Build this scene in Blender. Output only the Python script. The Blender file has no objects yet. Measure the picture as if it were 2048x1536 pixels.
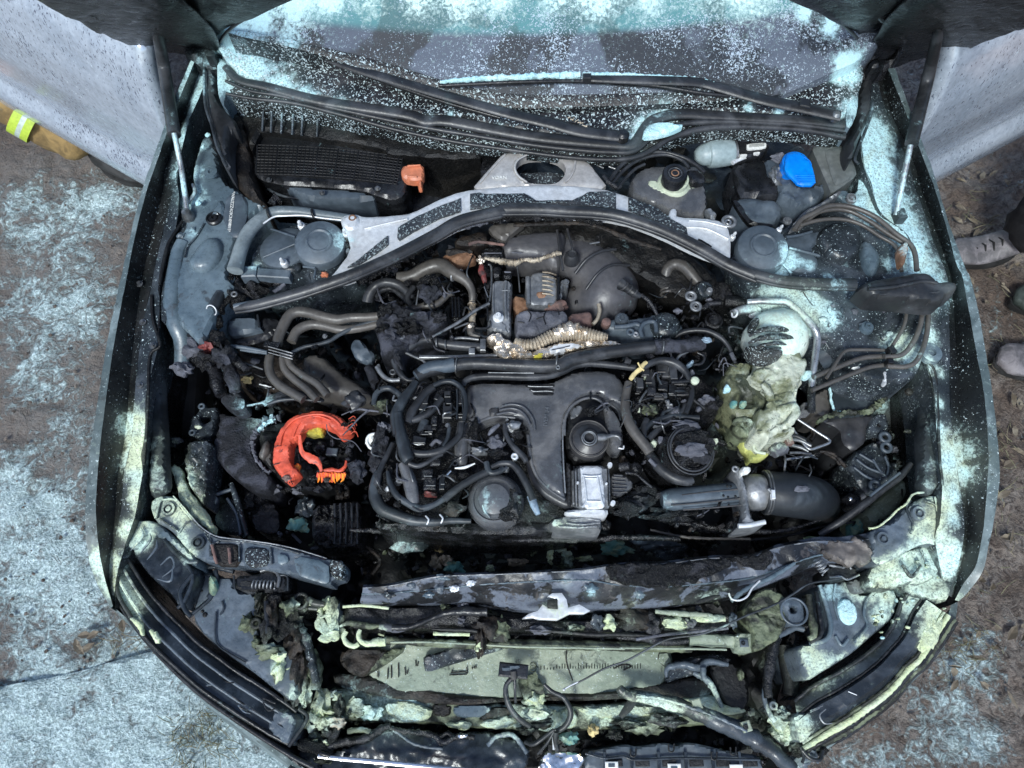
import bpy, bmesh, math, random
import numpy as np
from mathutils import Vector, Matrix, Quaternion, noise as mnoise
from mathutils.geometry import delaunay_2d_cdt

random.seed(7); RNG = np.random.default_rng(7)
S = bpy.context.scene
COL = S.collection
# ---------------------------------------------------------------- camera
CAMZ, CAMY, FPX, TILT = 2.38, 0.03, 1537.0, math.radians(24.0)
cd = bpy.data.cameras.new('camera'); cam = bpy.data.objects.new('camera', cd); COL.objects.link(cam)
cam.location = (0, CAMY, CAMZ); cam.rotation_euler = (TILT, 0, 0)
cd.sensor_width = 36; cd.lens = FPX/2048*36; cd.clip_start = .02; cd.clip_end = 400
S.camera = cam
# ---------------------------------------------------------------- light
W = bpy.data.worlds.new('World'); S.world = W; W.use_nodes = True
nt = W.node_tree; nt.nodes.clear()
sky = nt.nodes.new('ShaderNodeTexSky'); sky.sky_type = 'NISHITA'; sky.sun_disc = False
SUN_EL, SUN_ROT = math.radians(50), math.radians(200)
sky.sun_elevation = SUN_EL; sky.sun_rotation = SUN_ROT; sky.air_density = 1.0; sky.dust_density = 1.5
bg = nt.nodes.new('ShaderNodeBackground'); bg.inputs[1].default_value = 0.105
wo = nt.nodes.new('ShaderNodeOutputWorld')
nt.links.new(sky.outputs[0], bg.inputs[0]); nt.links.new(bg.outputs[0], wo.inputs[0])
sl = bpy.data.lights.new('sun', 'SUN'); sl.energy = 1.5; sl.angle = math.radians(11); sl.color = (.93, 1, 1)
so = bpy.data.objects.new('sun', sl); COL.objects.link(so)
sdir = Vector((math.sin(SUN_ROT)*math.cos(SUN_EL), math.cos(SUN_ROT)*math.cos(SUN_EL), math.sin(SUN_EL)))
so.rotation_euler = sdir.to_track_quat('Z', 'Y').to_euler(); so.location = (0, -2, 6)
S.view_settings.view_transform = 'Standard'; S.view_settings.look = 'None'
S.view_settings.exposure = 1.08; S.view_settings.gamma = 1; S.view_settings.use_curve_mapping = False
S.cycles.max_bounces = 5; S.cycles.use_denoising = True

# ---------------------------------------------------------------- image to place
CT, ST = math.cos(TILT), math.sin(TILT)
def P(x, y, z):
    x = np.asarray(x, float); y = np.asarray(y, float); z = np.asarray(z, float)
    u = (x-1024)/FPX; v = (768-y)/FPX
    dy = ST+v*CT; dz = -CT+v*ST
    k = (z-CAMZ)/dz
    return np.stack([u*k, CAMY+dy*k, z+0*k], -1)
def depth(x, y, z):
    return float((z-CAMZ)/(-CT+(768-y)/FPX*ST))
def mpp(x, y, z): return depth(x, y, z)/FPX
def plane_z(p0, slope_y, slope_x=0.0):
    # height of the plane z = p0z + slope_y*(Y-p0y) + slope_x*X met by the sight line of a pixel
    def f(x, y):
        x = np.asarray(x, float); y = np.asarray(y, float)
        u = (x-1024)/FPX; v = (768-y)/FPX
        dy = ST+v*CT; dz = -CT+v*ST
        k = (p0[2]+slope_y*(CAMY-p0[1])-CAMZ)/(dz-slope_y*dy-slope_x*u)
        return CAMZ+dz*k
    return f
ZONES = {'P': (0, 0, 1), 'A': (0, 0, 2.926), 'B': (400, 0, 2.926), 'C': (900, 0, 2.926), 'D': (1348, 0, 2.926),
 'E': (150, 380, 3.72), 'F': (600, 380, 3.72), 'G': (1000, 380, 3.72), 'H': (1400, 380, 3.72),
 'I': (250, 720, 3.72), 'J': (700, 720, 3.72), 'K': (1100, 720, 3.72), 'L': (1450, 720, 3.72),
 'M': (150, 1011, 2.926), 'N': (600, 1050, 3.151), 'O': (1050, 1050, 3.151), 'Q': (1398, 1050, 3.151),
 'R': (1380, 250, 6.0235), 'S': (860, 860, 4.6545), 'U': (940, 290, 6.827), 'V': (0, 700, 1.8385),
 'W': (1880, 420, 3.2), 'X': (1000, 740, 10.97), 'Y': (600, 1400, 1.8618)}
def T(s):
    """'E 10,20 30,40 F 5,6,.8' -> [(px, py, z or None)]; a letter names the region the numbers were read in"""
    out = []; zn = ZONES['P']
    for w in s.split():
        if w[0].isalpha(): zn = ZONES[w]; continue
        n = [float(a) for a in w.split(',')]
        out.append((zn[0]+n[0]/zn[2], zn[1]+n[1]/zn[2], n[2] if len(n) > 2 else None))
    return out
def withz(pts, z):
    """fill in heights: z is a number, or a list spread along the points"""
    n = len(pts); res = []
    zl = list(z) if isinstance(z, (list, tuple)) else [z, z]
    for i, p in enumerate(pts):
        if p[2] is not None: res.append(p); continue
        t = i/max(1, n-1)*(len(zl)-1); k = min(int(t), len(zl)-2); f = t-k
        res.append((p[0], p[1], zl[k]*(1-f)+zl[k+1]*f))
    return res

# ---------------------------------------------------------------- extinguisher powder (where it lies on the car)
POW = []   # world x, y, radius, amount, yellowness
def powder(zone_pts, z, r, amt, yel):
    for (x, y, _) in T(zone_pts):
        if z >= 1.1: z = float(plane_z((0, float(P(1024, 219, 1.0)[1]), 1.0), .62)(x, y))
        p = P(x, y, z); POW.append((p[0], p[1], r*mpp(x, y, z), amt, yel))
def powder_at(co):
    xy = co[:, :2]; amt = np.zeros(len(co)); ya = np.zeros(len(co)); ws = np.full(len(co), 1e-6)
    for (x, y, r, a, yl) in POW:
        w = np.exp(-((xy[:, 0]-x)**2+(xy[:, 1]-y)**2)/(r*r))
        amt = 1-(1-amt)*(1-a*w); ya += w*yl; ws += w
    return amt, ya/ws

# ---------------------------------------------------------------- objects
def link(o, parent=None):
    COL.objects.link(o)
    if parent is not None: o.parent = parent
    return o
def tag(o, label=None, cat=None, group=None, kind=None):
    if label: o['label'] = label
    if cat: o['category'] = cat
    if group: o['group'] = group
    if kind: o['kind'] = kind
    return o
def empty(name, loc=(0, 0, 0)):
    o = bpy.data.objects.new(name, None); o.location = loc; return link(o)
def mk(name, V, F, mat, parent=None, smooth=40, dirt=True, off=None):
    me = bpy.data.meshes.new(name)
    V = np.asarray(V, float)
    me.from_pydata(V.tolist(), [], [list(map(int, f)) for f in F]); me.validate()
    if smooth:
        me.polygons.foreach_set('use_smooth', [True]*len(me.polygons))
        me.set_sharp_from_angle(angle=math.radians(smooth))
    if dirt and len(me.vertices) == len(V):
        a, yl = powder_at(V)
        at = me.color_attributes.new('dirt', 'FLOAT_COLOR', 'POINT')
        c = np.ones((len(V), 4)); c[:, 0] = a; c[:, 1] = yl; c[:, 2] = 0
        at.data.foreach_set('color', c.ravel())
    if isinstance(mat, str): mat = MATS[mat]
    me.materials.append(mat)
    o = bpy.data.objects.new(name, me)
    par = parent if parent is not None else CAR
    link(o, par if par != 0 else None)
    return o
def catmull(pts, step):
    p = np.asarray(pts, float)
    if len(p) < 3: q = p
    else: q = np.vstack([2*p[0]-p[1], p, 2*p[-1]-p[-2]])
    if len(p) < 3:
        n = max(2, int(np.linalg.norm(p[1, :3]-p[0, :3])/step)+1)
        t = np.linspace(0, 1, n)[:, None]; return p[0]*(1-t)+p[1]*t
    out = []
    for i in range(1, len(q)-2):
        L = np.linalg.norm(q[i+1, :3]-q[i, :3]); n = max(2, int(L/step))
        for t in np.linspace(0, 1, n, endpoint=False):
            a = 2*q[i]; b = q[i+1]-q[i-1]; c = 2*q[i-1]-5*q[i]+4*q[i+1]-q[i+2]; d = -q[i-1]+3*q[i]-3*q[i+1]+q[i+2]
            out.append(.5*(a+b*t+c*t*t+d*t**3))
    out.append(q[-2]); return np.array(out)
def nz(v, s, seed=0.0):
    return mnoise.noise(Vector((v[0]*s+seed, v[1]*s+seed*.7, v[2]*s-seed)))
def sweep(path, rad, n=10, ribs=None, rough=0.0, seed=0, flat=1.0, closed=False, caps=True):
    """path (k,3) world, rad (k,) -> verts, faces"""
    k = len(path); tang = np.gradient(path, axis=0)
    if closed: tang = np.roll(path, -1, 0)-np.roll(path, 1, 0)
    tang /= np.linalg.norm(tang, axis=1)[:, None]+1e-9
    up = np.array([0, 0, 1.0]);
    if abs(tang[0] @ up) > .9: up = np.array([0, 1.0, 0])
    nrm = up-tang[0]*(tang[0] @ up); nrm /= np.linalg.norm(nrm)
    V = []
    for i in range(k):
        nrm = nrm-tang[i]*(tang[i] @ nrm); nrm /= np.linalg.norm(nrm)+1e-9
        bi = np.cross(tang[i], nrm); r = rad[i]
        if ribs: r = r*(1+.16*math.sin(i*2*math.pi/ribs))
        for j in range(n):
            a = 2*math.pi*j/n
            d = nrm*math.cos(a)*flat+bi*math.sin(a)
            rr = r
            if rough: rr = r*(1+rough*nz(path[i]+d*r, 1/(r*1.3+1e-4), seed)*1.6+rough*.6*nz(path[i]+d*r, 1/(r*.4+1e-4), seed+3))
            V.append(path[i]+d*rr)
    F = []
    m = k if closed else k-1
    for i in range(m):
        for j in range(n):
            a = i*n+j; b = i*n+(j+1) % n; c = ((i+1) % k)*n+(j+1) % n; d = ((i+1) % k)*n+j
            F.append((a, d, c, b))
    if caps and not closed:
        F.append(tuple(range(n))); F.append(tuple(reversed(range((k-1)*n, k*n))))
    return V, F
def tube_data(pts, r, z=.8, n=10, step=None, **kw):
    if isinstance(pts, str): pts = T(pts)
    pts = withz(pts, z); k = len(pts)
    rl = list(r) if isinstance(r, (list, tuple)) else [r, r]
    q = []
    for i, p in enumerate(pts):
        t = i/max(1, k-1)*(len(rl)-1); m = min(int(t), len(rl)-2); f = t-m
        rr = rl[m]*(1-f)+rl[m+1]*f
        q.append(list(P(p[0], p[1], p[2]))+[rr*mpp(*p)])
    q = np.array(q)
    st = step or max(.004, float(q[:, 3].mean())*.7)
    c = catmull(q, st)
    return sweep(c[:, :3], np.maximum(c[:, 3], 4e-4), n, **kw)
def tube(name, pts, r, mat, z=.8, parent=None, n=10, step=None, **kw):
    V, F = tube_data(pts, r, z, n, step, **kw)
    return mk(name, V, F, mat, parent, 50)
def poly_pts(poly, res):
    p = [Vector((a[0], a[1])) for a in poly]; out = []
    for i in range(len(p)):
        a, b = p[i], p[(i+1) % len(p)]; n = max(1, int(round((b-a).length/res)))
        for k in range(n): out.append(a.lerp(b, k/n))
    return out
def smooth_poly(poly, it=1):
    p = [np.array(a[:2], float) for a in poly]
    for _ in range(it):
        q = []
        for i in range(len(p)):
            a, b = p[i], p[(i+1) % len(p)]
            q += [a*.78+b*.22, a*.22+b*.78]
        p = q
    return [(a[0], a[1]) for a in p]
def segdist(pt, loops):
    d = np.full(len(pt), 1e9)
    for lp in loops:
        a = np.array(lp); b = np.roll(a, -1, 0)
        for i in range(len(a)):
            e = b[i]-a[i]; L = e @ e+1e-9
            t = np.clip(((pt-a[i]) @ e)/L, 0, 1)
            d = np.minimum(d, np.linalg.norm(pt-(a[i]+t[:, None]*e), axis=1))
    return d
def inside(pt, loop):
    a = np.array(loop); b = np.roll(a, -1, 0); c = np.zeros(len(pt), bool)
    for i in range(len(a)):
        m = ((a[i, 1] > pt[:, 1]) != (b[i, 1] > pt[:, 1]))
        if m.any():
            xx = (b[i, 0]-a[i, 0])*(pt[:, 1]-a[i, 1])/((b[i, 1]-a[i, 1])+1e-12)+a[i, 0]
            c ^= m & (pt[:, 0] < xx)
    return c
def pad(name, poly, mat, z=.8, zb=None, round=4, drop=.006, res=8, noise=0.0, ns=40, holes=(), parent=None, sm=1,
        zf=None, ridges=0, seed=None, smooth=35, rag=0):
    """a solid seen from above: outline in photo pixels at height z (number or function), rounded rim, skirt down to zb"""
    if isinstance(poly, str): poly = T(poly)
    poly = [(a[0], a[1]) for a in poly]
    if sm: poly = smooth_poly(poly, sm)
    seed = seed if seed is not None else random.random()*50
    holes = [smooth_poly([(a[0], a[1]) for a in (T(h) if isinstance(h, str) else h)], 1) for h in holes]
    lo = [poly_pts(poly, res)]+[poly_pts(h, res*.7) for h in holes]
    if rag:
        for k, v in enumerate(lo[0]):
            v.x += rag*mnoise.noise(Vector((v.x*.07, v.y*.07, seed)))*2; v.y += rag*mnoise.noise(Vector((v.x*.07, v.y*.07, seed+9)))*2
    loops = [[(v.x, v.y) for v in l] for l in lo]
    verts = [v for l in lo for v in l]; edges = []; s0 = 0
    for l in lo:
        edges += [(s0+i, s0+(i+1) % len(l)) for i in range(len(l))]; s0 += len(l)
    nb = len(verts)
    A = np.array(loops[0]); x0, y0 = A.min(0); x1, y1 = A.max(0)
    gx, gy = np.meshgrid(np.arange(x0, x1, res), np.arange(y0, y1, res*.87))
    gx = gx+((np.arange(gx.shape[0]) % 2)*res*.5)[:, None]
    g = np.stack([gx.ravel(), gy.ravel()], 1)+RNG.uniform(-.12, .12, (gx.size, 2))*res
    g = g[inside(g, loops[0])]
    for h in loops[1:]: g = g[~inside(g, h)]
    if len(g): g = g[segdist(g, loops) > res*.45]
    verts += [Vector((a, b)) for a, b in g]
    vo, eo, fo, ov, oe, of = delaunay_2d_cdt(verts, edges, [], 1, 1e-5)
    co = np.array([(v.x, v.y) for v in vo])
    F = []
    fa = [list(f) for f in fo]
    if fa:
        cen = np.array([co[f].mean(0) for f in fa]); ok = inside(cen, loops[0])
        for h in loops[1:]: ok &= ~inside(cen, h)
        F = [f for f, k in zip(fa, ok) if k]
    if not F: return None
    zz = np.array([zf(a, b) for a, b in co]) if zf else np.full(len(co), float(z))
    W3 = P(co[:, 0], co[:, 1], zz)
    d = segdist(co, loops); rp = max(round, 1e-3)
    e = np.clip(d/rp, 0, 1); W3[:, 2] -= drop*(1-np.sqrt(1-(1-e)**2))
    if noise:
        for i in range(len(W3)):
            w = W3[i]; k = mnoise.fractal(Vector((w[0]*ns+seed, w[1]*ns, seed)), 1.0, 2.1, 4)
            if ridges: k = ridges*(.5-abs(k))+(1-ridges)*k
            W3[i, 2] += noise*k
            if rag: W3[i, 0] += noise*.4*mnoise.noise(Vector((w[0]*ns, w[1]*ns, seed+5)))
    V = [tuple(w) for w in W3]
    # skirts: edges used once
    cnt = {}
    for f in F:
        m = len(f)
        a2 = sum((co[f[i], 0]*co[f[(i+1) % m], 1]-co[f[(i+1) % m], 0]*co[f[i], 1]) for i in range(m))
        if a2 > 0: f.reverse()          # picture y runs down: make the upper side face up
        for i in range(m):
            a, b = f[i], f[(i+1) % m]; cnt[(a, b)] = 1
    if zb is None: zb = float(np.min(W3[:, 2]))-.012
    low = {}
    def lo_of(i):
        if i not in low:
            low[i] = len(V); V.append((V[i][0], V[i][1], min(zb, V[i][2]-.001)))
        return low[i]
    FF = list(F)
    for (a, b) in list(cnt):
        if (b, a) not in cnt:
            FF.append([b, a, lo_of(a), lo_of(b)])
    return mk(name, V, FF, mat, parent, smooth)
def resample(pts, n):
    c = catmull(np.array(pts, float), 6.0); d = np.concatenate([[0], np.cumsum(np.linalg.norm(np.diff(c[:, :2], axis=0), axis=1))])
    t = np.linspace(0, d[-1], n); return np.stack([np.interp(t, d, c[:, i]) for i in range(3)], 1)
def loft(name, lines, mat, n=60, sub=3, noise=0.0, ns=30, parent=None, smooth=50, zs=None, flip=False, seed=1.0, thick=0, under=None):
    L = []
    for i, l in enumerate(lines):
        if isinstance(l, str): l = T(l)
        L.append(resample(withz(l, zs[i] if zs else .8), n))
    rows = [P(l[:, 0], l[:, 1], l[:, 2]) for l in L]
    if under is not None:
        for u in under: rows.insert(u[0] if u[0] >= 0 else len(rows), rows[0 if u[0] == 0 else -1]+np.array(u[1]))
    full = []
    for i in range(len(rows)-1):
        for k in range(sub): t = k/sub; full.append(rows[i]*(1-t)+rows[i+1]*t)
    full.append(rows[-1]); m = len(full); V = np.vstack(full)
    if noise:
        for i in range(len(V)): V[i, 2] += noise*mnoise.fractal(Vector(V[i])*ns+Vector((seed, 0, 0)), 1, 2, 3)
    F = []
    for i in range(m-1):
        for j in range(n-1):
            a = i*n+j; q = (a, a+1, a+n+1, a+n); F.append(q if not flip else q[::-1])
    o = mk(name, V, F, mat, parent, smooth)
    if thick:
        s = o.modifiers.new('thickness', 'SOLIDIFY'); s.thickness = thick; s.offset = 0
    return o
def lathe(name, c, prof, mat, z=.8, n=36, parent=None, axis=(0, 0, 1), noise=0.0, ns=60, smooth=35, arc=(0, 1), seed=0):
    """c: 'E x,y' ; prof: [(radius in photo px, height in m)] from the outside bottom to the middle"""
    x, y, _ = T(c)[0]; o3 = P(x, y, z); m = mpp(x, y, z)
    ax = Vector(axis).normalized(); q = Vector((0, 0, 1)).rotation_difference(ax)
    V = []; F = []
    for (r, h) in prof:
        for j in range(n):
            a = 2*math.pi*j/n; rr = r*m
            v = Vector((rr*math.cos(a), rr*math.sin(a), h))
            if noise:
                v.z += noise*nz((v.x+seed, v.y, v.z), ns, seed); v.x *= 1+noise*14*nz((v.x, v.y+seed, 0), ns*.6, seed); v.y *= 1+noise*14*nz((v.x+seed+4, v.y, 0), ns*.6, seed)
            v = q @ v; V.append((o3[0]+v.x, o3[1]+v.y, o3[2]+v.z))
    k = len(prof)
    for i in range(k-1):
        for j in range(n):
            F.append((i*n+j, i*n+(j+1) % n, (i+1)*n+(j+1) % n, (i+1)*n+j))
    if prof[-1][0] > 0: F.append(tuple((k-1)*n+j for j in range(n)))
    return mk(name, V, F, mat, parent, smooth)
def ico(sub=3):
    bm = bmesh.new(); bmesh.ops.create_icosphere(bm, subdivisions=sub, radius=1)
    V = np.array([v.co[:] for v in bm.verts]); F = [[v.index for v in f.verts] for f in bm.faces]; bm.free(); return V, F
ICO = {s: ico(s) for s in (1, 2, 3, 4)}
def lump_data(c3, rx, ry, rz, rot=0, noise=.35, fr=1.6, sub=3, seed=0):
    V, F = ICO[sub]; out = np.empty_like(V); cr, sr = math.cos(rot), math.sin(rot)
    for i, v in enumerate(V):
        k = 1+noise*mnoise.fractal(Vector(v)*fr+Vector((seed, seed*2, 0)), .9, 2.1, 4)
        x, y, z = v[0]*rx*k, v[1]*ry*k, v[2]*rz*k
        out[i] = (c3[0]+x*cr-y*sr, c3[1]+x*sr+y*cr, c3[2]+z)
    return out, F
def lump(name, c, rx, ry, hz, mat, z=.78, rot=0, noise=.45, fr=1.6, sub=3, parent=None, smooth=60, seed=None):
    seed = seed if seed is not None else random.random()*40
    x, y, _ = T(c)[0]; m = mpp(x, y, z)
    V, F = lump_data(P(x, y, z), rx*m, ry*m, hz, math.radians(-rot), noise, fr, sub, seed)
    return mk(name, V, F, mat, parent, smooth)
def join(name, parts, mat, parent=None, smooth=40):
    V = []; F = []
    for v, f in parts:
        o = len(V); V.extend([tuple(a) for a in v]); F.extend([[i+o for i in q] for q in f])
    return mk(name, V, F, mat, parent, smooth)
def box_data(c3, sx, sy, sz, rot=0, bev=.12):
    """box with chamfered top edge, centre of its base at c3"""
    b = bev*min(sx, sy); cr, sr = math.cos(rot), math.sin(rot); V = []
    for (ex, ez) in ((0, 0), (0, sz-b*.6), (b, sz)):
        for sxn, syn in ((-1, -1), (1, -1), (1, 1), (-1, 1)):
            x = sxn*(sx/2-ex); y = syn*(sy/2-ex); V.append((c3[0]+x*cr-y*sr, c3[1]+x*sr+y*cr, c3[2]+ez))
    F = []
    for l in (0, 4):
        for i in range(4): F.append((l+i, l+(i+1) % 4, l+4+(i+1) % 4, l+4+i))
    F += [(8, 9, 10, 11), (3, 2, 1, 0)]
    return V, F
def box(name, c, w, d, h, mat, z=.78, rot=0, parent=None, bev=.12):
    x, y, _ = T(c)[0]; m = mpp(x, y, z)
    V, F = box_data(P(x, y, z), w*m, d*m, h, math.radians(-rot), bev)
    return mk(name, V, F, mat, parent, 30)
def ring(name, c, r, t, mat, z=.8, n=32, parent=None, axis=(0, 0, 1), tz=None):
    x, y, _ = T(c)[0]; m = mpp(x, y, z); o3 = Vector(P(x, y, z)); q = Vector((0, 0, 1)).rotation_difference(Vector(axis).normalized())
    path = np.array([o3+(q @ Vector((r*m*math.cos(a), r*m*math.sin(a), 0))) for a in np.linspace(0, 2*math.pi, n, endpoint=False)])
    V, F = sweep(path, np.full(n, t*m), 8, closed=True)
    return mk(name, V, F, mat, parent, 60)
def spring(name, a, b, r, t, turns, mat, z=.72, parent=None):
    pa, pb = T(a)[0], T(b)[0]; A = P(pa[0], pa[1], z); B = P(pb[0], pb[1], z); m = mpp(pa[0], pa[1], z)
    ax = B-A; L = np.linalg.norm(ax); ax /= L; s = np.cross(ax, [0, 0, 1]); s /= np.linalg.norm(s); u = np.cross(s, ax)
    k = turns*14; th = np.linspace(0, turns*2*math.pi, k)
    path = np.array([A+ax*L*i/(k-1)+(s*math.cos(th[i])+u*math.sin(th[i]))*r*m for i in range(k)])
    V, F = sweep(path, np.full(k, t*m), 6)
    return mk(name, V, F, mat, parent, 60)
BOLT = {}
def bolt(c, r, mat='steel_dull', z=.8, parent=None, name='bolt', h=.008):
    """a hex bolt on a washer; all share one mesh"""
    if mat not in BOLT:
        V = []; F = []
        def cyl(rr, z0, z1, n, rr2=None):
            o = len(V); rr2 = rr2 or rr
            for k in range(n): a = 2*math.pi*k/n; V.append((rr*math.cos(a), rr*math.sin(a), z0))
            for k in range(n): a = 2*math.pi*k/n; V.append((rr2*math.cos(a), rr2*math.sin(a), z1))
            for k in range(n): F.append((o+k, o+(k+1) % n, o+n+(k+1) % n, o+n+k))
            F.append(tuple(o+n+k for k in range(n)))
        cyl(1, 0, .25, 18); cyl(.62, .25, .85, 6, .56); cyl(.3, .85, .95, 8)
        me = bpy.data.meshes.new('bolt'); me.from_pydata(V, [], F); me.materials.append(MATS[mat])
        BOLT[mat] = me
    x, y, _ = T(c)[0]; m = mpp(x, y, z)
    o = bpy.data.objects.new(name, BOLT[mat]); o.location = P(x, y, z); o.scale = (r*m, r*m, max(h, r*m)); o.rotation_euler[2] = random.random()*3
    return link(o, parent if parent is not None else CAR)
# ---------------------------------------------------------------- materials
MATS = {}
def N(nt, t, **kw):
    n = nt.nodes.new(t)
    for k, v in kw.items():
        if isinstance(k, str) and hasattr(n, k): setattr(n, k, v)
    return n
def mathn(nt, op, a, b=None, c=None, clamp=False):
    n = nt.nodes.new('ShaderNodeMath'); n.operation = op; n.use_clamp = clamp
    for i, v in enumerate((a, b, c)):
        if v is None: continue
        if isinstance(v, (int, float)): n.inputs[i].default_value = v
        else: nt.links.new(v, n.inputs[i])
    return n.outputs[0]
def mixc(nt, f, a, b):
    n = nt.nodes.new('ShaderNodeMix'); n.data_type = 'RGBA'
    for i, v in ((0, f), (6, a), (7, b)):
        if isinstance(v, (int, float)): n.inputs[i].default_value = v
        elif isinstance(v, tuple): n.inputs[i].default_value = (*v[:3], 1)
        else: nt.links.new(v, n.inputs[i])
    return n.outputs[2]
def noisen(nt, co, scale, detail=4, rough=.6, dist=0):
    n = nt.nodes.new('ShaderNodeTexNoise'); n.inputs['Scale'].default_value = scale; n.inputs['Detail'].default_value = detail
    n.inputs['Roughness'].default_value = rough; n.inputs['Distortion'].default_value = dist
    nt.links.new(co, n.inputs['Vector']); return n.outputs[0]
def ramp(nt, v, lo, hi):
    n = nt.nodes.new('ShaderNodeMapRange'); n.interpolation_type = 'SMOOTHSTEP'
    nt.links.new(v, n.inputs[0]); n.inputs[1].default_value = lo; n.inputs[2].default_value = hi
    return n.outputs[0]
CY = (.52, .80, .84); YE = (.62, .70, .47)
def mat(name, c1, c2=None, rough=.45, rvar=.25, metal=0.0, gain=1.0, bias=0.0, dscale=70, bump=.35, bscale=90, patch=10,
        plo=.45, phi=.62, fleck=0.0, fscale=260, c3=None, dust_col=None, spec=.5, bdist=.004, scratch=0, coat=0, ryel=None):
    """surface of colour c1 with patches of c2, powder where the mesh's dirt attribute says, fine pale flecks, relief"""
    m = bpy.data.materials.new(name); m.use_nodes = True; nt = m.node_tree; nt.nodes.clear()
    out = N(nt, 'ShaderNodeOutputMaterial'); bs = N(nt, 'ShaderNodeBsdfPrincipled')
    nt.links.new(bs.outputs[0], out.inputs[0])
    geo = N(nt, 'ShaderNodeNewGeometry'); pos = geo.outputs['Position']
    at = N(nt, 'ShaderNodeAttribute'); at.attribute_name = 'dirt'
    sp = N(nt, 'ShaderNodeSeparateColor'); nt.links.new(at.outputs['Color'], sp.inputs[0])
    c2 = c2 or tuple(a*1.9+.008 for a in c1)
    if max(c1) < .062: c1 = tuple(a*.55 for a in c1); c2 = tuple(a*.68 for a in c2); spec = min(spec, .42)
    np_ = noisen(nt, pos, patch, 6, .62, .6)
    pf = ramp(nt, np_, plo, phi)
    col = mixc(nt, pf, c1, c2)
    nf = noisen(nt, pos, bscale, 5, .65)
    if c3:
        n3 = noisen(nt, pos, patch*2.7, 5, .7, 1.2); col = mixc(nt, ramp(nt, n3, .58, .66), col, c3)
    # small tonal break-up of the thing's own colour
    var = mathn(nt, 'MULTIPLY_ADD', nf, .9, .55)
    vm = N(nt, 'ShaderNodeVectorMath'); vm.operation = 'SCALE'; nt.links.new(col, vm.inputs[0]); nt.links.new(var, vm.inputs['Scale'])
    col = vm.outputs[0]
    # powder
    nd = noisen(nt, pos, dscale, 7, .72, .3); nb = noisen(nt, pos, dscale*.18, 4, .6, .5)
    nn = mathn(nt, 'ADD', mathn(nt, 'MULTIPLY', nd, .6), mathn(nt, 'MULTIPLY', nb, .4))
    nn = mathn(nt, 'MULTIPLY_ADD', nn, 2.6, -.8)
    snz = N(nt, 'ShaderNodeSeparateXYZ'); nt.links.new(geo.outputs['Normal'], snz.inputs[0])
    upf = ramp(nt, snz.outputs[2], -.1, .75)
    D = mathn(nt, 'MULTIPLY', mathn(nt, 'MULTIPLY_ADD', sp.outputs[0], gain*1.15, bias), mathn(nt, 'MULTIPLY_ADD', upf, .75, .25))
    dm = ramp(nt, mathn(nt, 'SUBTRACT', D, nn), -.26, .30)
    if fleck:
        nfl = noisen(nt, pos, fscale, 2, .5, .8); nfb = noisen(nt, pos, 14, 3, .5)
        fl = ramp(nt, mathn(nt, 'MULTIPLY_ADD', nfb, .18, nfl), .79-.2*fleck, .82-.2*fleck)
        dm = mathn(nt, 'MAXIMUM', dm, mathn(nt, 'MULTIPLY', fl, .8))
    grit = noisen(nt, pos, 230, 3, .6, .5)
    dm = mathn(nt, 'MULTIPLY', dm, mathn(nt, 'MULTIPLY_ADD', ramp(nt, grit, .50, .60), -.5, 1.0))
    dm = mathn(nt, 'MAXIMUM', dm, mathn(nt, 'MULTIPLY', mathn(nt, 'MULTIPLY', D, grit, clamp=True), .35))
    yf = mathn(nt, 'ADD', sp.outputs[1], mathn(nt, 'MULTIPLY_ADD', nb, 1.6, -.8), clamp=True)
    dc = mixc(nt, yf, dust_col or CY, YE)
    if fleck: dc = mixc(nt, mathn(nt, 'MULTIPLY', fl, .8), dc, (.72, .84, .88))
    dv = mathn(nt, 'MULTIPLY_ADD', nd, 1.6, .22)
    vd = N(nt, 'ShaderNodeVectorMath'); vd.operation = 'SCALE'; nt.links.new(dc, vd.inputs[0]); nt.links.new(dv, vd.inputs['Scale'])
    col = mixc(nt, mathn(nt, 'MULTIPLY', dm, .93), col, vd.outputs[0])
    nt.links.new(col, bs.inputs['Base Color'])
    r0 = mathn(nt, 'MULTIPLY_ADD', nf, rvar*2, rough-rvar, clamp=True)
    r1 = N(nt, 'ShaderNodeMix'); r1.data_type = 'FLOAT'; nt.links.new(dm, r1.inputs[0]); nt.links.new(r0, r1.inputs[2]); r1.inputs[3].default_value = .9
    nt.links.new(r1.outputs[0], bs.inputs['Roughness'])
    if metal: nt.links.new(mathn(nt, 'MULTIPLY', mathn(nt, 'SUBTRACT', 1.0, dm), metal), bs.inputs['Metallic'])
    bs.inputs['Specular IOR Level'].default_value = spec
    if coat: bs.inputs['Coat Weight'].default_value = coat; bs.inputs['Coat Roughness'].default_value = .12
    bp = N(nt, 'ShaderNodeBump'); bp.inputs['Strength'].default_value = bump; bp.inputs['Distance'].default_value = bdist
    hh = mathn(nt, 'ADD', nf, mathn(nt, 'MULTIPLY', mathn(nt, 'MULTIPLY', dm, nd), 1.3))
    nt.links.new(hh, bp.inputs['Height']); nt.links.new(bp.outputs[0], bs.inputs['Normal'])
    MATS[name] = m; return m
mat('fender_black', (.010, .011, .012), (.022, .022, .022), rough=.3, rvar=.2, fleck=.08, bias=.02, dscale=120, bump=.15, patch=5, gain=.8)
mat('fender_edge', (.060, .082, .085), (.15, .19, .195), rough=.36, bias=.06, fleck=.15, c3=(.035, .045, .045), bump=.12, patch=8)
mat('bay_paint', (.068, .098, .122), (.105, .142, .168), rough=.3, gain=.8, bias=.05, bump=.15, patch=7, c3=(.05, .06, .07))
mat('bay_dark', (.030, .038, .046), (.075, .09, .108), rough=.3, fleck=.2, gain=.9, bias=.02, bump=.25, patch=9)
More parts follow.
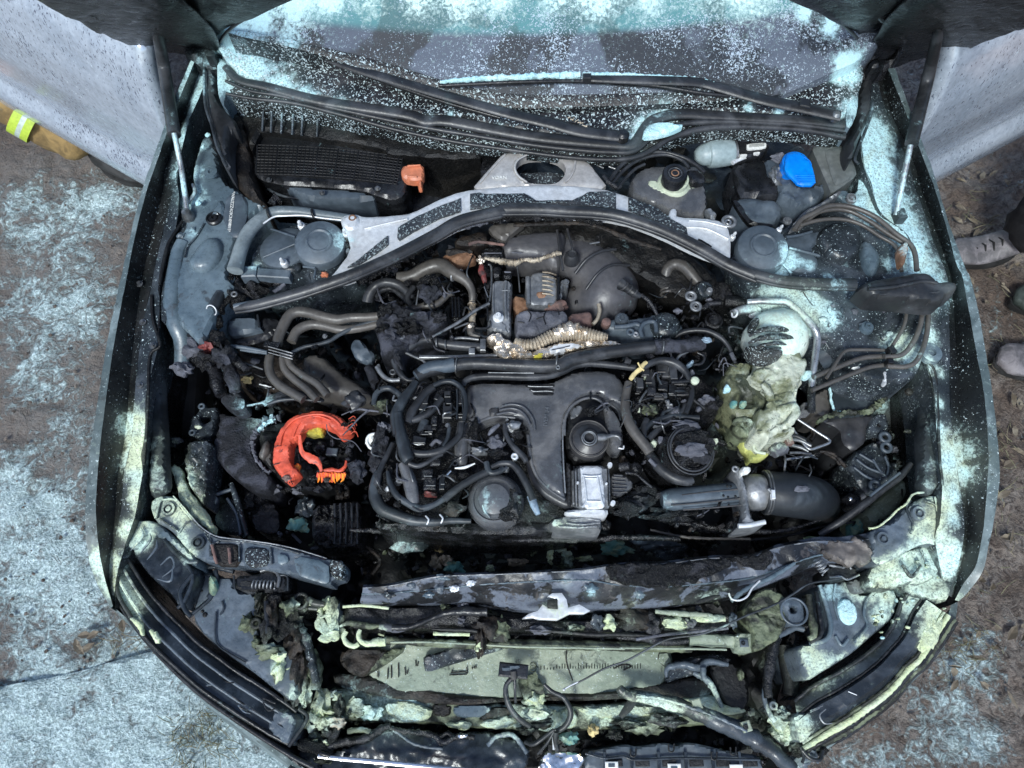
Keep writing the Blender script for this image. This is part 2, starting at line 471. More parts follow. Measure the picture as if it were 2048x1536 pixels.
mat('door_paint', (.50, .57, .66), (.44, .51, .60), rough=.24, rvar=.06, metal=.4, bump=.04, bscale=60, gain=.3, coat=.3)
mat('rubber', (.030, .032, .036), (.070, .074, .082), rough=.38, rvar=.15, bias=0, gain=.25, bump=.2, bscale=70, patch=9)
mat('hose_pale', (.10, .125, .14), (.19, .225, .24), rough=.4, gain=.35, bump=.15, patch=9)
mat('rubber_grey', (.030, .036, .043), (.075, .090, .104), rough=.4, gain=.35, rvar=.12, bump=.15, patch=9)
mat('rubber_brown', (.0625, .058, .053), (.088, .081, .073), rough=.4, gain=.3, bump=.18, patch=9)
mat('burnt', (.010, .010, .011), (.035, .036, .042), rough=.26, rvar=.3, bump=.8, bscale=150, patch=22, gain=.35)
mat('char', (.007, .007, .008), (.045, .046, .055), rough=.24, gain=.5, rvar=.3, bump=1.0, bscale=260, bdist=.006, patch=30, plo=.5, phi=.7)
mat('char_blue', (.020, .022, .030), (.075, .080, .105), rough=.55, rvar=.25, bump=1.0, bscale=200, patch=24, bdist=.006)
mat('char_brown', (.012, .009, .008), (.050, .038, .029), rough=.45, gain=.4, bump=.9, bscale=190, patch=26)
mat('ash_grey', (.075, .078, .095), (.13, .135, .16), rough=.75, bump=.9, bscale=160, patch=20)
mat('lid_grey', (.052, .068, .086), (.085, .108, .132), rough=.45, rvar=.12, bump=.12, patch=8, bias=.03)
mat('cover', (.066, .070, .078), (.135, .135, .138), rough=.27, gain=.4, rvar=.14, bump=.12, patch=6, bscale=60)
mat('duct', (.050, .052, .058), (.085, .083, .085), rough=.34, gain=.3, rvar=.12, bump=.15, patch=6)
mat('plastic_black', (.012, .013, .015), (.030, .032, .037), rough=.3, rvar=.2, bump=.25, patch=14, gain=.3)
mat('plastic_teal', (.030, .042, .050), (.055, .072, .082), rough=.5, bump=.15, patch=8)
mat('seal_fleck', (.012, .013, .014), (.03, .032, .034), rough=.4, fleck=.62, fscale=240, bump=.5, gain=.35)
mat('cowl_fleck', (.014, .015, .018), (.03, .03, .035), rough=.35, fleck=.61, fscale=200, bump=.5, dscale=60, gain=.9)
mat('brace_fleck', (.028, .032, .040), (.055, .062, .072), rough=.5, fleck=.60, fscale=230, bump=.3)
mat('alu', (.62, .64, .66), (.52, .52, .52), rough=.4, rvar=.1, metal=.3, bump=.2, patch=7, bias=.04)
mat('alu_warm', (.46, .44, .42), (.54, .53, .51), rough=.45, rvar=.1, metal=.4, bump=.2, patch=7)
mat('alu_white', (.72, .74, .76), (.62, .64, .66), rough=.4, metal=.3, bump=.15, patch=12)
mat('alu_dull', (.17, .18, .19), (.30, .31, .32), rough=.4, metal=.5, bump=.4, patch=16)
mat('steel_dull', (.11, .115, .12), (.22, .225, .23), rough=.35, metal=.6, bump=.2, patch=30)
mat('steel_pipe', (.30, .31, .32), (.42, .43, .43), rough=.28, metal=.75, bump=.15, patch=14, gain=.6)
mat('chrome', (.8, .82, .84), (.6, .62, .64), rough=.14, rvar=.08, metal=.95, bump=.1, patch=10)
mat('gold_foil', (.78, .68, .56), (.34, .27, .19), rough=.26, rvar=.1, metal=.8, bump=.6, bscale=150, patch=18, c3=(.75, .72, .68))
mat('gold_sleeve', (.50, .43, .33), (.28, .23, .17), rough=.4, metal=.5, bump=.7, bscale=260, patch=20)
mat('scorched', (.12, .105, .095), (.055, .05, .05), rough=.45, metal=.2, bump=.5, patch=18, gain=.6)
mat('elbow', (.066, .066, .073), (.12, .115, .115), rough=.38, rvar=.14, bump=.2, patch=5, gain=.2)
mat('firewall_black', (.007, .007, .007), (.022, .020, .018), rough=.45, bump=1.0, bscale=120, patch=14, gain=.2)
mat('grille_black', (.016, .017, .019), (.03, .03, .034), rough=.6, spec=.25, bump=.1, gain=.1)
mat('bonnet_black', (.010, .011, .012), (.026, .028, .028), rough=.3, rvar=.22, bump=.7, bscale=35, bdist=.01, patch=7, gain=0, spec=.2)
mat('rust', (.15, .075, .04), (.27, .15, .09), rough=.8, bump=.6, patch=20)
mat('rust_pink', (.17, .10, .085), (.09, .06, .055), rough=.75, bump=.6, patch=20)
mat('red_burnt', (.19, .045, .04), (.05, .03, .03), rough=.5, bump=.8, patch=30)
mat('orange_red', (.70, .105, .055), (.52, .085, .05), rough=.42, rvar=.1, bump=.45, patch=16, bscale=120, c3=(.22, .045, .035), gain=0)
mat('orange_hot', (.95, .30, .03), (.85, .14, .03), rough=.5, bump=.4, patch=30, gain=0)
mat('yellow_fluff', (.48, .42, .05), (.2, .17, .03), rough=.8, bump=.8, patch=30, gain=0)
mat('orange_clip', (.62, .20, .10), (.50, .17, .09), rough=.45, bump=.1, patch=14, gain=0)
mat('blue_cap', (.0, .19, .72), (.0, .24, .80), rough=.32, rvar=.06, bump=.05, patch=8, gain=0)
mat('cream', (.50, .55, .42), (.42, .47, .36), rough=.5, bump=.15, patch=12, gain=.3)
mat('white_tag', (.75, .76, .72), (.6, .6, .58), rough=.6, bump=.1, patch=40, gain=0)
mat('motor_grey', (.26, .33, .34), (.32, .39, .40), rough=.42, rvar=.1, bump=.08, patch=8, gain=.3)
mat('box_grey', (.10, .11, .105), (.14, .15, .145), rough=.5, bump=.15, patch=8, gain=.3)
mat('lamp_dark', (.020, .027, .037), (.055, .070, .090), rough=.24, gain=.8, rvar=.2, bump=.3, patch=9, bias=.02, bscale=60)
mat('lamp_grey', (.063, .080, .100), (.095, .12, .15), rough=.3, gain=.85, bump=.3, patch=9, bias=.05)
mat('peeled', (.022, .024, .028), (.15, .175, .22), rough=.32, bump=.35, patch=13, plo=.48, phi=.53, c3=(.055, .05, .05))
mat('lime_crust', (.028, .032, .022), (.20, .235, .145), rough=.5, bump=.9, bscale=120, patch=22, plo=.42, phi=.58, dscale=45)
mat('radiator_face', (.21, .255, .19), (.30, .34, .25), rough=.5, bump=.5, fleck=.2, patch=8, c3=(.10, .12, .09), gain=.5)
mat('melt_dark', (.16, .17, .10), (.03, .035, .022), rough=.3, bump=.7, bscale=110, patch=18, gain=.4)
mat('melt_tank', (.50, .53, .43), (.15, .16, .09), rough=.3, bump=.7, bscale=110, patch=13, plo=.46, phi=.58, c3=(.018, .024, .018), dscale=50, gain=.45)
mat('tank_white', (.62, .68, .60), (.48, .52, .40), rough=.5, bump=.3, patch=14, c3=(.04, .045, .04))
mat('tank_black', (.012, .012, .014), (.05, .05, .055), rough=.5, fleck=.5, bump=.7, gain=.3)
mat('yellow_scrap', (.50, .52, .16), (.35, .38, .12), rough=.6, bump=.4, patch=18, gain=.2)
mat('yellow_wire', (.62, .50, .24), (.45, .36, .16), rough=.6, bump=.3, gain=0)
mat('powder_heap', (.50, .80, .84), (.62, .86, .88), rough=.9, bump=1.0, bscale=220, patch=20)
mat('powder_yellow', (.58, .66, .40), (.66, .74, .52), rough=.9, bump=1.0, bscale=200, patch=24)
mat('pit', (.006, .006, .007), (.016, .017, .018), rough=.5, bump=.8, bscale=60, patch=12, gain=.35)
mat('verdigris', (.10, .26, .24), (.30, .40, .27), rough=.7, bump=.8, patch=30)
mat('dash', (.05, .055, .065), (.08, .085, .10), rough=.7, bump=.2, patch=8, gain=0)
mat('blue_tape', (.28, .38, .46), (.15, .2, .25), rough=.35, bump=.4, patch=40, gain=0)
mat('sole', (.02, .02, .02), (.04, .04, .04), rough=.7)
mat('shoe_grey', (.10, .095, .10), (.19, .175, .185), rough=.6, bump=.4, patch=20, gain=0)
mat('shoe_green', (.045, .06, .052), (.08, .10, .09), rough=.6, bump=.3, patch=20, gain=0)
mat('cloth_dark', (.022, .022, .028), (.045, .045, .052), rough=.85, bump=.5, bscale=50, patch=9, gain=0)
mat('cloth_tan', (.27, .18, .07), (.15, .10, .04), rough=.85, bump=.5, bscale=70, patch=12, gain=0)
mat('band_lime', (.42, .56, .06), (.36, .48, .06), rough=.5, bump=.2, gain=0)
mat('band_silver', (.50, .58, .52), (.42, .50, .46), rough=.4, metal=.2, bump=.2, gain=0)
mat('skin', (.42, .25, .18), (.46, .28, .2), rough=.5, bump=.1, gain=0)
mat('hair', (.03, .02, .015), (.05, .035, .025), rough=.6, bump=.8, bscale=300, gain=0)
mat('helmet', (.55, .5, .1), (.5, .45, .1), rough=.3, bump=.1, gain=0)
mat('leaf', (.11, .088, .062), (.20, .17, .125), rough=.8, bump=.3, patch=25, gain=0)
mat('straw', (.15, .15, .085), (.22, .19, .12), rough=.8, bump=.2, patch=20, gain=0)

def soot_door():
    m = MATS['door_paint']; nt = m.node_tree; bs = [n for n in nt.nodes if n.type == 'BSDF_PRINCIPLED'][0]
    old = bs.inputs['Base Color'].links[0].from_socket
    geo = [n for n in nt.nodes if n.type == 'NEW_GEOMETRY'][0]
    mp = N(nt, 'ShaderNodeMapping'); mp.inputs['Scale'].default_value = (1, 1, .45); mp.inputs['Rotation'].default_value = (.4, .6, 0)
    nt.links.new(geo.outputs['Position'], mp.inputs[0])
    a = noisen(nt, mp.outputs[0], 190, 2, .5, .4); b = noisen(nt, geo.outputs['Position'], 5, 3, .5)
    f = ramp(nt, mathn(nt, 'MULTIPLY_ADD', b, .35, a), .79, .84)
    nt.links.new(mixc(nt, mathn(nt, 'MULTIPLY', f, .75), old, (.05, .055, .10)), bs.inputs['Base Color'])
soot_door()

BANDY = float(P(1024, 78, float(plane_z((0, float(P(1024, 219, 1.0)[1]), 1.0), .62)(1024, 78)))[1])
def glass_mat():
    m = bpy.data.materials.new('windscreen_glass'); m.use_nodes = True; nt = m.node_tree; nt.nodes.clear()
    out = N(nt, 'ShaderNodeOutputMaterial'); bs = N(nt, 'ShaderNodeBsdfPrincipled')
    geo = N(nt, 'ShaderNodeNewGeometry'); pos = geo.outputs['Position']
    at = N(nt, 'ShaderNodeAttribute'); at.attribute_name = 'dirt'; sp = N(nt, 'ShaderNodeSeparateColor'); nt.links.new(at.outputs['Color'], sp.inputs[0])
    film = ramp(nt, noisen(nt, pos, 5.5, 5, .55, .5), .47, .53)       # grey wiped film of dried foam
    fl = noisen(nt, pos, 190, 3, .6, .9); flb = noisen(nt, pos, 380, 2, .5)
    spk = ramp(nt, mathn(nt, 'MULTIPLY_ADD', noisen(nt, pos, 9, 3, .5), .30, mathn(nt, 'ADD', mathn(nt, 'MULTIPLY', fl, .6), mathn(nt, 'MULTIPLY', flb, .4))), .712, .735)
    nd = mathn(nt, 'MULTIPLY_ADD', noisen(nt, pos, 90, 6, .75, .6), 2.4, -.72)
    dm = ramp(nt, mathn(nt, 'SUBTRACT', mathn(nt, 'MULTIPLY', sp.outputs[0], 1.25), nd), -.35, .40)
    base = mixc(nt, film, (.030, .038, .050), (.10, .12, .155))
    spy = N(nt, 'ShaderNodeSeparateXYZ'); nt.links.new(pos, spy.inputs[0])
    band = ramp(nt, mathn(nt, 'ADD', spy.outputs[1], mathn(nt, 'MULTIPLY', mathn(nt, 'MULTIPLY', spy.outputs[0], spy.outputs[0]), -.10)), BANDY, BANDY+.02)
    base = mixc(nt, band, base, (.10, .27, .28))
    col = mixc(nt, mathn(nt, 'MULTIPLY', spk, .85), base, (.55, .66, .74))
    nv = N(nt, 'ShaderNodeVectorMath'); nv.operation = 'SCALE'; nt.links.new(mixc(nt, sp.outputs[1], CY, (.75, .88, .72)), nv.inputs[0])
    nt.links.new(mathn(nt, 'MULTIPLY_ADD', fl, .9, .5), nv.inputs['Scale'])
    col = mixc(nt, dm, col, nv.outputs[0]); nt.links.new(col, bs.inputs['Base Color'])
    cov = mathn(nt, 'MAXIMUM', mathn(nt, 'MAXIMUM', mathn(nt, 'MULTIPLY', spk, .9), dm), mathn(nt, 'MULTIPLY_ADD', film, .35, .55))
    rr = N(nt, 'ShaderNodeMapRange'); nt.links.new(cov, rr.inputs[0]); rr.inputs[3].default_value = .1; rr.inputs[4].default_value = .75
    nt.links.new(rr.outputs[0], bs.inputs['Roughness'])
    nt.links.new(mathn(nt, 'SUBTRACT', 1.0, cov), bs.inputs['Transmission Weight'])
    bp = N(nt, 'ShaderNodeBump'); bp.inputs['Strength'].default_value = .5; bp.inputs['Distance'].default_value = .003
    nt.links.new(mathn(nt, 'ADD', dm, spk), bp.inputs['Height']); nt.links.new(bp.outputs[0], bs.inputs['Normal'])
    nt.links.new(bs.outputs[0], out.inputs[0]); MATS['windscreen_glass'] = m
glass_mat()

def ground_mat():
    m = bpy.data.materials.new('muddy_ground'); m.use_nodes = True; nt = m.node_tree; nt.nodes.clear()
    out = N(nt, 'ShaderNodeOutputMaterial'); bs = N(nt, 'ShaderNodeBsdfPrincipled'); nt.links.new(bs.outputs[0], out.inputs[0])
    geo = N(nt, 'ShaderNodeNewGeometry'); pos = geo.outputs['Position']
    at = N(nt, 'ShaderNodeAttribute'); at.attribute_name = 'dirt'; sp = N(nt, 'ShaderNodeSeparateColor'); nt.links.new(at.outputs['Color'], sp.inputs[0])
    a = noisen(nt, pos, 4, 6, .6, .8); b = noisen(nt, pos, 30, 6, .7, 1.4); c = noisen(nt, pos, 120, 4, .7)
    earth = mixc(nt, ramp(nt, a, .4, .62), (.15, .112, .088), (.25, .215, .185))
    earth = mixc(nt, ramp(nt, b, .42, .64), earth, (.075, .055, .045))
    stone = mixc(nt, ramp(nt, b, .3, .7), (.15, .125, .11), (.24, .235, .22))
    col = mixc(nt, sp.outputs[2], earth, stone)
    nd = mathn(nt, 'ADD', mathn(nt, 'MULTIPLY', noisen(nt, pos, 26, 7, .74, 1.6), .55), mathn(nt, 'MULTIPLY', noisen(nt, pos, 5, 5, .6, 1.0), .45))
    nd = mathn(nt, 'MULTIPLY_ADD', nd, 4.6, -1.75)
    dm = ramp(nt, mathn(nt, 'SUBTRACT', sp.outputs[0], nd), -.26, .30)
    dcol = mixc(nt, ramp(nt, c, .35, .7), (.36, .50, .51), (.80, .97, .99))
    col = mixc(nt, mathn(nt, 'MULTIPLY', dm, .88), col, dcol)
    vm = N(nt, 'ShaderNodeVectorMath'); vm.operation = 'SCALE'; nt.links.new(col, vm.inputs[0]); nt.links.new(mathn(nt, 'MULTIPLY_ADD', c, 1.0, .5), vm.inputs['Scale'])
    nt.links.new(vm.outputs[0], bs.inputs['Base Color'])
    nt.links.new(mathn(nt, 'MULTIPLY_ADD', b, .7, .25, clamp=True), bs.inputs['Roughness'])
    bp = N(nt, 'ShaderNodeBump'); bp.inputs['Strength'].default_value = .9; bp.inputs['Distance'].default_value = .03
    nt.links.new(mathn(nt, 'ADD', mathn(nt, 'MULTIPLY', b, .8), mathn(nt, 'ADD', mathn(nt, 'MULTIPLY', c, .5), mathn(nt, 'MULTIPLY', dm, .3))), bp.inputs['Height'])
    nt.links.new(bp.outputs[0], bs.inputs['Normal']); MATS['muddy_ground'] = m
ground_mat()
# ---------------------------------------------------------------- where the powder fell
for (s, z, r, a, y) in [
 ('P 412,150 396,200 372,262 362,320 366,372', .95, 30, 1, .05), ('P 430,150 440,110 470,90', 1.0, 45, .95, .05),
 ('P 455,140 500,138 560,160', 1.03, 34, .98, .02), ('P 610,176 670,190', 1.03, 24, .8, .0), ('P 780,215 860,228', 1.0, 10, .6, .0),
 ('P 520,42 590,14 660,-4 465,70', 1.1, 26, .97, .05), ('P 740,4 830,8 920,14 1000,4', 1.15, 34, .5, .5), ('P 1100,6 1200,12 1300,8', 1.15, 34, .45, .3),
 ('P 580,80', 1.1, 22, .6, .1), ('P 1000,-30 1150,-30 1300,-30 1400,-10 1500,-10', 1.2, 46, .34, .4), ('P 600,-40 900,-60 1200,-60 1500,-50', 1.2, 80, .6, .4), ('P 1610,22 1660,55 1700,98', 1.1, 20, .95, .1),
 ('P 1290,240 1330,225 1270,265', 1.0, 24, .95, .05), ('P 1500,212 1560,218 1640,228', 1.0, 11, .9, .05), ('P 900,222 1000,240', 1.0, 8, .7, .0), ('P 1700,150 1715,200 1690,230', 1.02, 26, .85, .05),
 ('P 1750,260 1765,320 1790,380', .95, 48, 1, .02), ('P 1815,430 1850,500 1880,550', .93, 44, 1, .02), ('P 1730,340 1745,400', .93, 26, .8, .02),
 ('P 1620,530 1660,550 1560,545 1700,570', .9, 18, .5, .0), ('P 1570,530', .88, 22, .95, .05), ('P 1790,520', .9, 20, .4, .0),
 ('P 1640,615 1655,645 1620,600', .88, 22, 1, .1), ('P 1560,600 1600,640 1580,620', .88, 34, .95, .75), ('P 1700,610', .88, 30, .3, .0),
 ('P 1855,610 1868,660 1862,720', .9, 22, 1, .55), ('P 1780,700 1800,690', .88, 26, .8, .6),
 ('P 1886,740 1888,800 1890,850', .87, 13, .95, .25), ('P 1850,780 1856,820', .86, 16, .8, .7), ('P 1898,930 1906,990 1910,1030', .82, 16, .95, .2), ('P 1878,1010 1865,1045 1840,1065', .80, 20, .95, .9),
 ('P 1890,1100 1840,1120 1800,1140 1760,1150', .8, 36, .95, .8), ('P 1870,1160 1830,1190', .78, 40, .8, .5), ('P 1900,1120', .8, 30, .8, .3),
 ('P 1780,1190 1758,1230 1726,1286 1690,1325 1650,1350', .70, 20, .95, .75), ('P 1640,1330 1630,1360 1610,1300', .7, 24, .9, .9), ('P 1700,1215', .72, 16, 1, .0), ('P 1660,1180', .72, 26, .4, 0),
 ('P 1848,1238 1842,1275 1858,1210', .7, 22, 1, 1.0), ('P 1895,1215', .7, 20, .7, .6), ('P 1800,1350 1740,1400', .62, 9, .5, .9), ('P 1560,1445 1575,1480 1540,1430', .6, 30, .9, .8),
 ('P 268,870 262,920 255,980 262,1020', .86, 22, .95, .8), ('P 250,1060 268,1076 280,1060', .8, 20, .95, .75), ('P 235,1130 240,1180 262,1210', .74, 26, .95, .75), ('P 285,1240', .7, 10, .7, .7),
 ('P 370,1085 385,1110', .76, 20, .8, .7), ('P 360,960 390,1000 420,1050', .62, 38, .95, .85), ('P 350,910 380,930', .62, 26, .8, .8),
 ('P 530,860 560,850', .66, 24, .6, .1), ('P 640,1230 670,1250', .66, 34, .9, .9), ('P 560,1290 565,1340', .66, 16, .6, .7), ('P 630,1400 650,1450', .56, 30, .8, .75),
 ('P 760,1420 820,1430 700,1400', .56, 40, .7, .6), ('P 1000,1440 1060,1430 1110,1440', .56, 36, .8, .75), ('P 1200,1425 1260,1425 1320,1420', .56, 38, .85, .8), ('P 1400,1400', .56, 34, .7, .8),
 ('P 1250,1240 1350,1245 1420,1230', .68, 30, .6, .9), ('P 760,1275', .68, 20, .8, .9), ('P 1100,1225 1130,1250', .7, 24, .5, .9), ('P 900,1280 1000,1290 1100,1300 1200,1300', .68, 20, .4, .8),
 ('P 930,1090 975,1085 1060,1085', .5, 26, .55, .5), ('P 1100,1110 1130,1130', .5, 22, .6, .6), ('P 860,1150 810,1120', .5, 30, .45, .6), ('P 1260,1100', .5, 40, .35, .2),
 ('P 1540,640 1560,700 1530,660', .88, 50, .7, .45), ('P 1540,780 1560,840 1520,860', .85, 40, .8, .85), ('P 1800,960 1810,1000 1760,1030', .6, 40, .75, .6),
 ('P 1600,760', .86, 20, .6, .3), ('P 1740,780 1760,790', .7, 20, .5, .4), ('P 500,420 540,440', .9, 18, .2, .0), ('P 508,532', .9, 15, 1, .0), ('P 690,500 680,480', .93, 24, .35, .0),
 ('P 400,330', .93, 20, .25, .0), ('P 385,470', .9, 22, .4, .0), ('P 1480,760', .84, 22, .5, .7),
 ('P 1180,1190 1130,1170', .74, 12, .5, .0), ('P 690,1140', .76, 8, .7, .0)]:
    powder(s, z, r, a, y)
CAR = None
CAR = empty('burnt_car', (0.05, 1.0, 0))
tag(CAR, 'burnt car with raised bonnet, charred engine bay and both front doors open', 'car')
_mk = mk
def mk(name, V, F, mat, parent=None, smooth=40, dirt=True, off=None):
    o = _mk(name, V, F, mat, parent, smooth, dirt)
    if parent is None: o.location = (-CAR.location.x, -CAR.location.y, 0)   # parts are modelled in place
    return o
_bolt = bolt
def bolt(*a, **k):
    o = _bolt(*a, **k)
    if o.parent is CAR: o.location = (o.location.x-CAR.location.x, o.location.y-CAR.location.y, o.location.z)
    return o

# ---------------------------------------------------------------- ground
def build_ground():
    xs = np.unique(np.concatenate([np.linspace(-60, -3, 20), np.linspace(-3, -.7, 200), np.linspace(-.7, .7, 30), np.linspace(.7, 3, 190), np.linspace(3, 60, 20)]))
    ys = np.unique(np.concatenate([np.linspace(-60, -1.2, 20), np.linspace(-1.2, 3.0, 330), np.linspace(3.0, 60, 20)]))
    X, Y = np.meshgrid(xs, ys); co = np.stack([X.ravel(), Y.ravel(), 0*X.ravel()], 1)
    near = (np.abs(co[:, 0]) < 3) & (np.abs(co[:, 0]) > .6) & (co[:, 1] > -1.2) & (co[:, 1] < 3)
    for i in np.nonzero(near)[0]:
        v = Vector((co[i, 0], co[i, 1], 0))
        co[i, 2] = .020*mnoise.fractal(v*7, 1, 2, 4)+.012*mnoise.fractal(v*26+Vector((4, 2, 0)), 1, 2, 3)
        co[i, 2] += .007*abs(mnoise.noise(v*60))
    nx = len(xs); F = [(j*nx+i, j*nx+i+1, (j+1)*nx+i+1, (j+1)*nx+i) for j in range(len(ys)-1) for i in range(nx-1)]
    o = _mk('ground', co, F, 'muddy_ground', 0, 60, True)
    a = np.zeros(len(co)); st = np.zeros(len(co))
    def g(pts, r, amt, arr):
        for (x, y, _) in T(pts):
            p = P(x, y, 0); m = mpp(x, y, 0)*r; w = amt*np.exp(-((co[:, 0]-p[0])**2+(co[:, 1]-p[1])**2)/m**2); arr[:] = 1-(1-arr)*(1-w)
    g('P 60,1000 100,1080 60,1120 150,1150', 100, .72, a); g('P 60,760 130,640 30,620 160,560', 90, .68, a); g('P 90,460 170,400 250,380 60,400', 80, .6, a)
    g('P 150,1380 250,1340 330,1420 60,1480', 110, .75, a); g('P 60,1300 150,1270', 80, .45, a); g('P 400,1420 480,1500 560,1540', 70, .65, a)
    g('P 200,900 150,860', 70, .35, a); g('P 20,900 60,1220 160,1240', 90, .42, a); g('P 1850,1450 1780,1500 1900,1400 1960,1500', 90, .46, a); g('P 2000,1340 1920,1330', 60, .36, a); g('P 1700,1540', 90, .45, a)
    g('P 40,820 120,930 60,860', 50, -.5, a); g('P 290,300 60,330 200,360', 70, -.3, a)
    st[co[:, 0] < 0] = 0; g('P 100,500 60,700 120,900 100,1100 60,1300 200,1400 350,1480 60,400', 150, .9, st)
    at = o.data.color_attributes['dirt']; c = np.ones((len(co), 4)); c[:, 0] = np.clip(a, 0, 1); c[:, 1] = 0; c[:, 2] = st
    at.data.foreach_set('color', c.ravel()); tag(o, kind='structure'); return o
GROUND = build_ground()
# paving slab under the foam at lower left
slab = pad('concrete_slab', 'P -120,1392 120,1352 230,1320 330,1295 620,1420 760,1560 700,1800 -200,1900', 'muddy_ground', z=.030, zb=-.03, round=10, drop=.01, res=10, noise=.014, ns=22, parent=0)
for q in slab.data.color_attributes['dirt'].data: q.color = (.97, 0, .5, 1)
tag(slab, kind='structure')

# ---------------------------------------------------------------- bonnet, seen from below
HINGE_Y, HINGE_Z, HSL = 1.52, 1.03, -1.28
hz = plane_z((0, HINGE_Y, HINGE_Z), HSL)
def bonnet():
    rear = 'P 432,100 447,72 470,50 500,32 535,12 560,0 640,-34 760,-70 900,-92 1080,-100 1260,-92 1420,-66 1540,-28 1600,0 1645,20 1690,52 1718,82 1730,108'
    rl = resample([(a, b, hz(a, b)) for a, b, _ in T(rear)], 80)
    R0 = P(rl[:, 0], rl[:, 1], rl[:, 2])
    d = Vector((0, -1, -HSL)).normalized()   # up along the bonnet
    up = np.array(d); nrm = np.array([0, -HSL, 1.0]); nrm /= np.linalg.norm(nrm)
    V = []; n = len(R0); rows = 26; cx = .055
    # front edge of the bonnet, 1.05 m up from the hinges, nose rounded
    for k in range(rows):
        t = k/(rows-1)
        for j in range(n):
            p = R0[j].copy(); u = (j/(n-1))*2-1
            hp = np.array([0.05+u*.86, HINGE_Y, HINGE_Z])
            tip = hp+up*(1.12-.26*abs(u)**3); tip[0] = .05+u*.80
            w = p*(1-t)+tip*t
            x = (w[0]-.05)/.9
            rib = .012*math.sin(x*13)*math.sin(math.pi*t)+.02*mnoise.noise(Vector(w)*5)+.012*mnoise.fractal(Vector(w)*14, 1, 2, 3)
            edge = -.03*max(0, abs(u)-.86)/.14
            w = w-nrm*(rib*math.sin(math.pi*min(1, t*3))+edge)
            V.append(w)
    V = np.array(V); F = []
    for k in range(rows-1):
        for j in range(n-1):
            a = k*n+j; F.append((a, a+n, a+n+1, a+1))
    o = mk('bonnet', V, F, 'bonnet_black', None, 45, True)
    s = o.modifiers.new('thickness', 'SOLIDIFY'); s.thickness = .018; s.offset = 0
    return o
BON = bonnet()
# outer side strips of the bonnet, turned down towards the fenders
def on(poly, dz=0.0): return [(a, b, float(hz(a, b))+dz) for a, b, _ in T(poly)]
for nm, outer, inner in (('bonnet_flange', 'P -60,-70 40,-22 82,0 130,27 171,44 220,72 273,92 320,100 359,103 385,118 420,122', 'P 60,-90 200,-60 300,-40 350,-10 380,10 400,30 420,50 430,66 436,78 438,88 438,96'),
                         ('bonnet_flange', 'P 2160,0 2048,51 1990,72 1963,82 1935,96 1912,106 1885,112 1861,116 1830,120 1792,130 1745,134', 'P 2000,-100 1900,-60 1850,-30 1810,0 1790,20 1770,40 1760,60 1750,75 1742,88 1736,98 1732,106')):
    loft(nm, [on(outer, -.02), on(outer, .0), on(inner, .02)], 'bonnet_black', n=50, sub=5, noise=.010, ns=14, parent=None, thick=.006)
for s, r in (('A 330,0 500,60 700,150 900,200 1080,250', 7), ('A 900,0 1010,70 1130,160 1240,250', 7), ('A 820,0 890,90 905,150', 8), ('A 560,0 700,90 860,180 1000,235', 4),
             ('D 1100,0 1200,80 1290,170 1345,215', 8), ('D 1345,215 1320,290 1240,330', 9), ('D 1560,170 1700,60 1800,0', 7), ('D 1400,60 1600,100 1900,40', 5), ('D 1350,260 1600,240 1900,130', 4)):
    tube('bonnet_stiffener', [(a, b, float(hz(a, b))-.012) for a, b, _ in T(s)], r, 'burnt', rough=.2, parent=None)
tube('bonnet_seal', [(a, b, float(hz(a, b))-.008) for a, b, _ in T('P 432,100 447,72 470,50 500,32 535,12 560,0 640,-34 760,-70')], 3.5, 'rubber')
tube('bonnet_seal', [(a, b, float(hz(a, b))-.008) for a, b, _ in T('P 1540,-28 1600,0 1645,20 1690,52 1718,82 1730,108')], 3.5, 'rubber')
# hinges
def hinge(c1, c2, side):
    h = pad('hinge', c1, 'burnt', z=1.0, zb=.9, round=6, drop=.012, res=8, noise=.008)
    pad('hinge_arm', c2, 'plastic_black', z=1.03, zb=.97, round=4, res=7, noise=.006, parent=None)
    return h
hinge('A 1060,290 1110,230 1230,220 1285,240 1280,290 1255,330 1280,385 1245,380 1180,380 1120,340', 'A 1190,285 1250,285 1245,320 1195,315', 0)
hinge('D 1120,340 1230,330 1290,300 1350,230 1345,300 1290,370 1230,400 1180,430 1110,440', 'D 1150,350 1250,330 1240,370 1170,390', 1)
# rubber drain channels below the hinges
pad('drain_channel', 'A 1185,375 1255,375 1265,470 1272,560 1330,640 1375,690 1385,760 1345,740 1330,820 1335,980 1285,930 1262,840 1232,740 1192,600', 'rubber', z=.985, zb=.9, round=14, drop=.02, res=7, noise=.004, ns=20)
pad('drain_channel', 'A 1330,590 1420,620 1450,760 1470,960 1500,1090 1560,1190 1440,1130 1340,1010 1330,800', 'char_brown', z=.93, zb=.8, round=18, drop=.03, res=8, noise=.01, ns=18)
pad('drain_channel', 'D 1110,440 1180,420 1172,560 1160,660 1110,760 1075,860 1048,925 1022,860 1022,800 1070,720 1082,640 1080,500', 'rubber', z=.985, zb=.9, round=12, drop=.02, res=7, noise=.004, ns=20)
tube('seal_lip', 'A 1195,380 1200,600 1240,740 1275,870 1330,975', 3, 'rubber_grey', z=[.99, .99, .985])
tube('seal_lip', 'D 1165,600 1150,680 1110,790 1060,920 1080,960', 3, 'rubber_grey', z=[.99, .985])
# pale body-colour patch between hinge and windscreen
pad('body_corner', 'A 1265,325 1330,350 1400,450 1460,515 1320,530 1300,600 1330,640 1290,600 1268,520', 'bay_paint', z=1.0, zb=.93, round=6, res=7)
pad('body_corner', 'D 1020,580 1050,500 1110,340 1100,440 1085,520 1080,640 1040,740 1010,730', 'bay_paint', z=1.0, zb=.93, round=6, res=7)

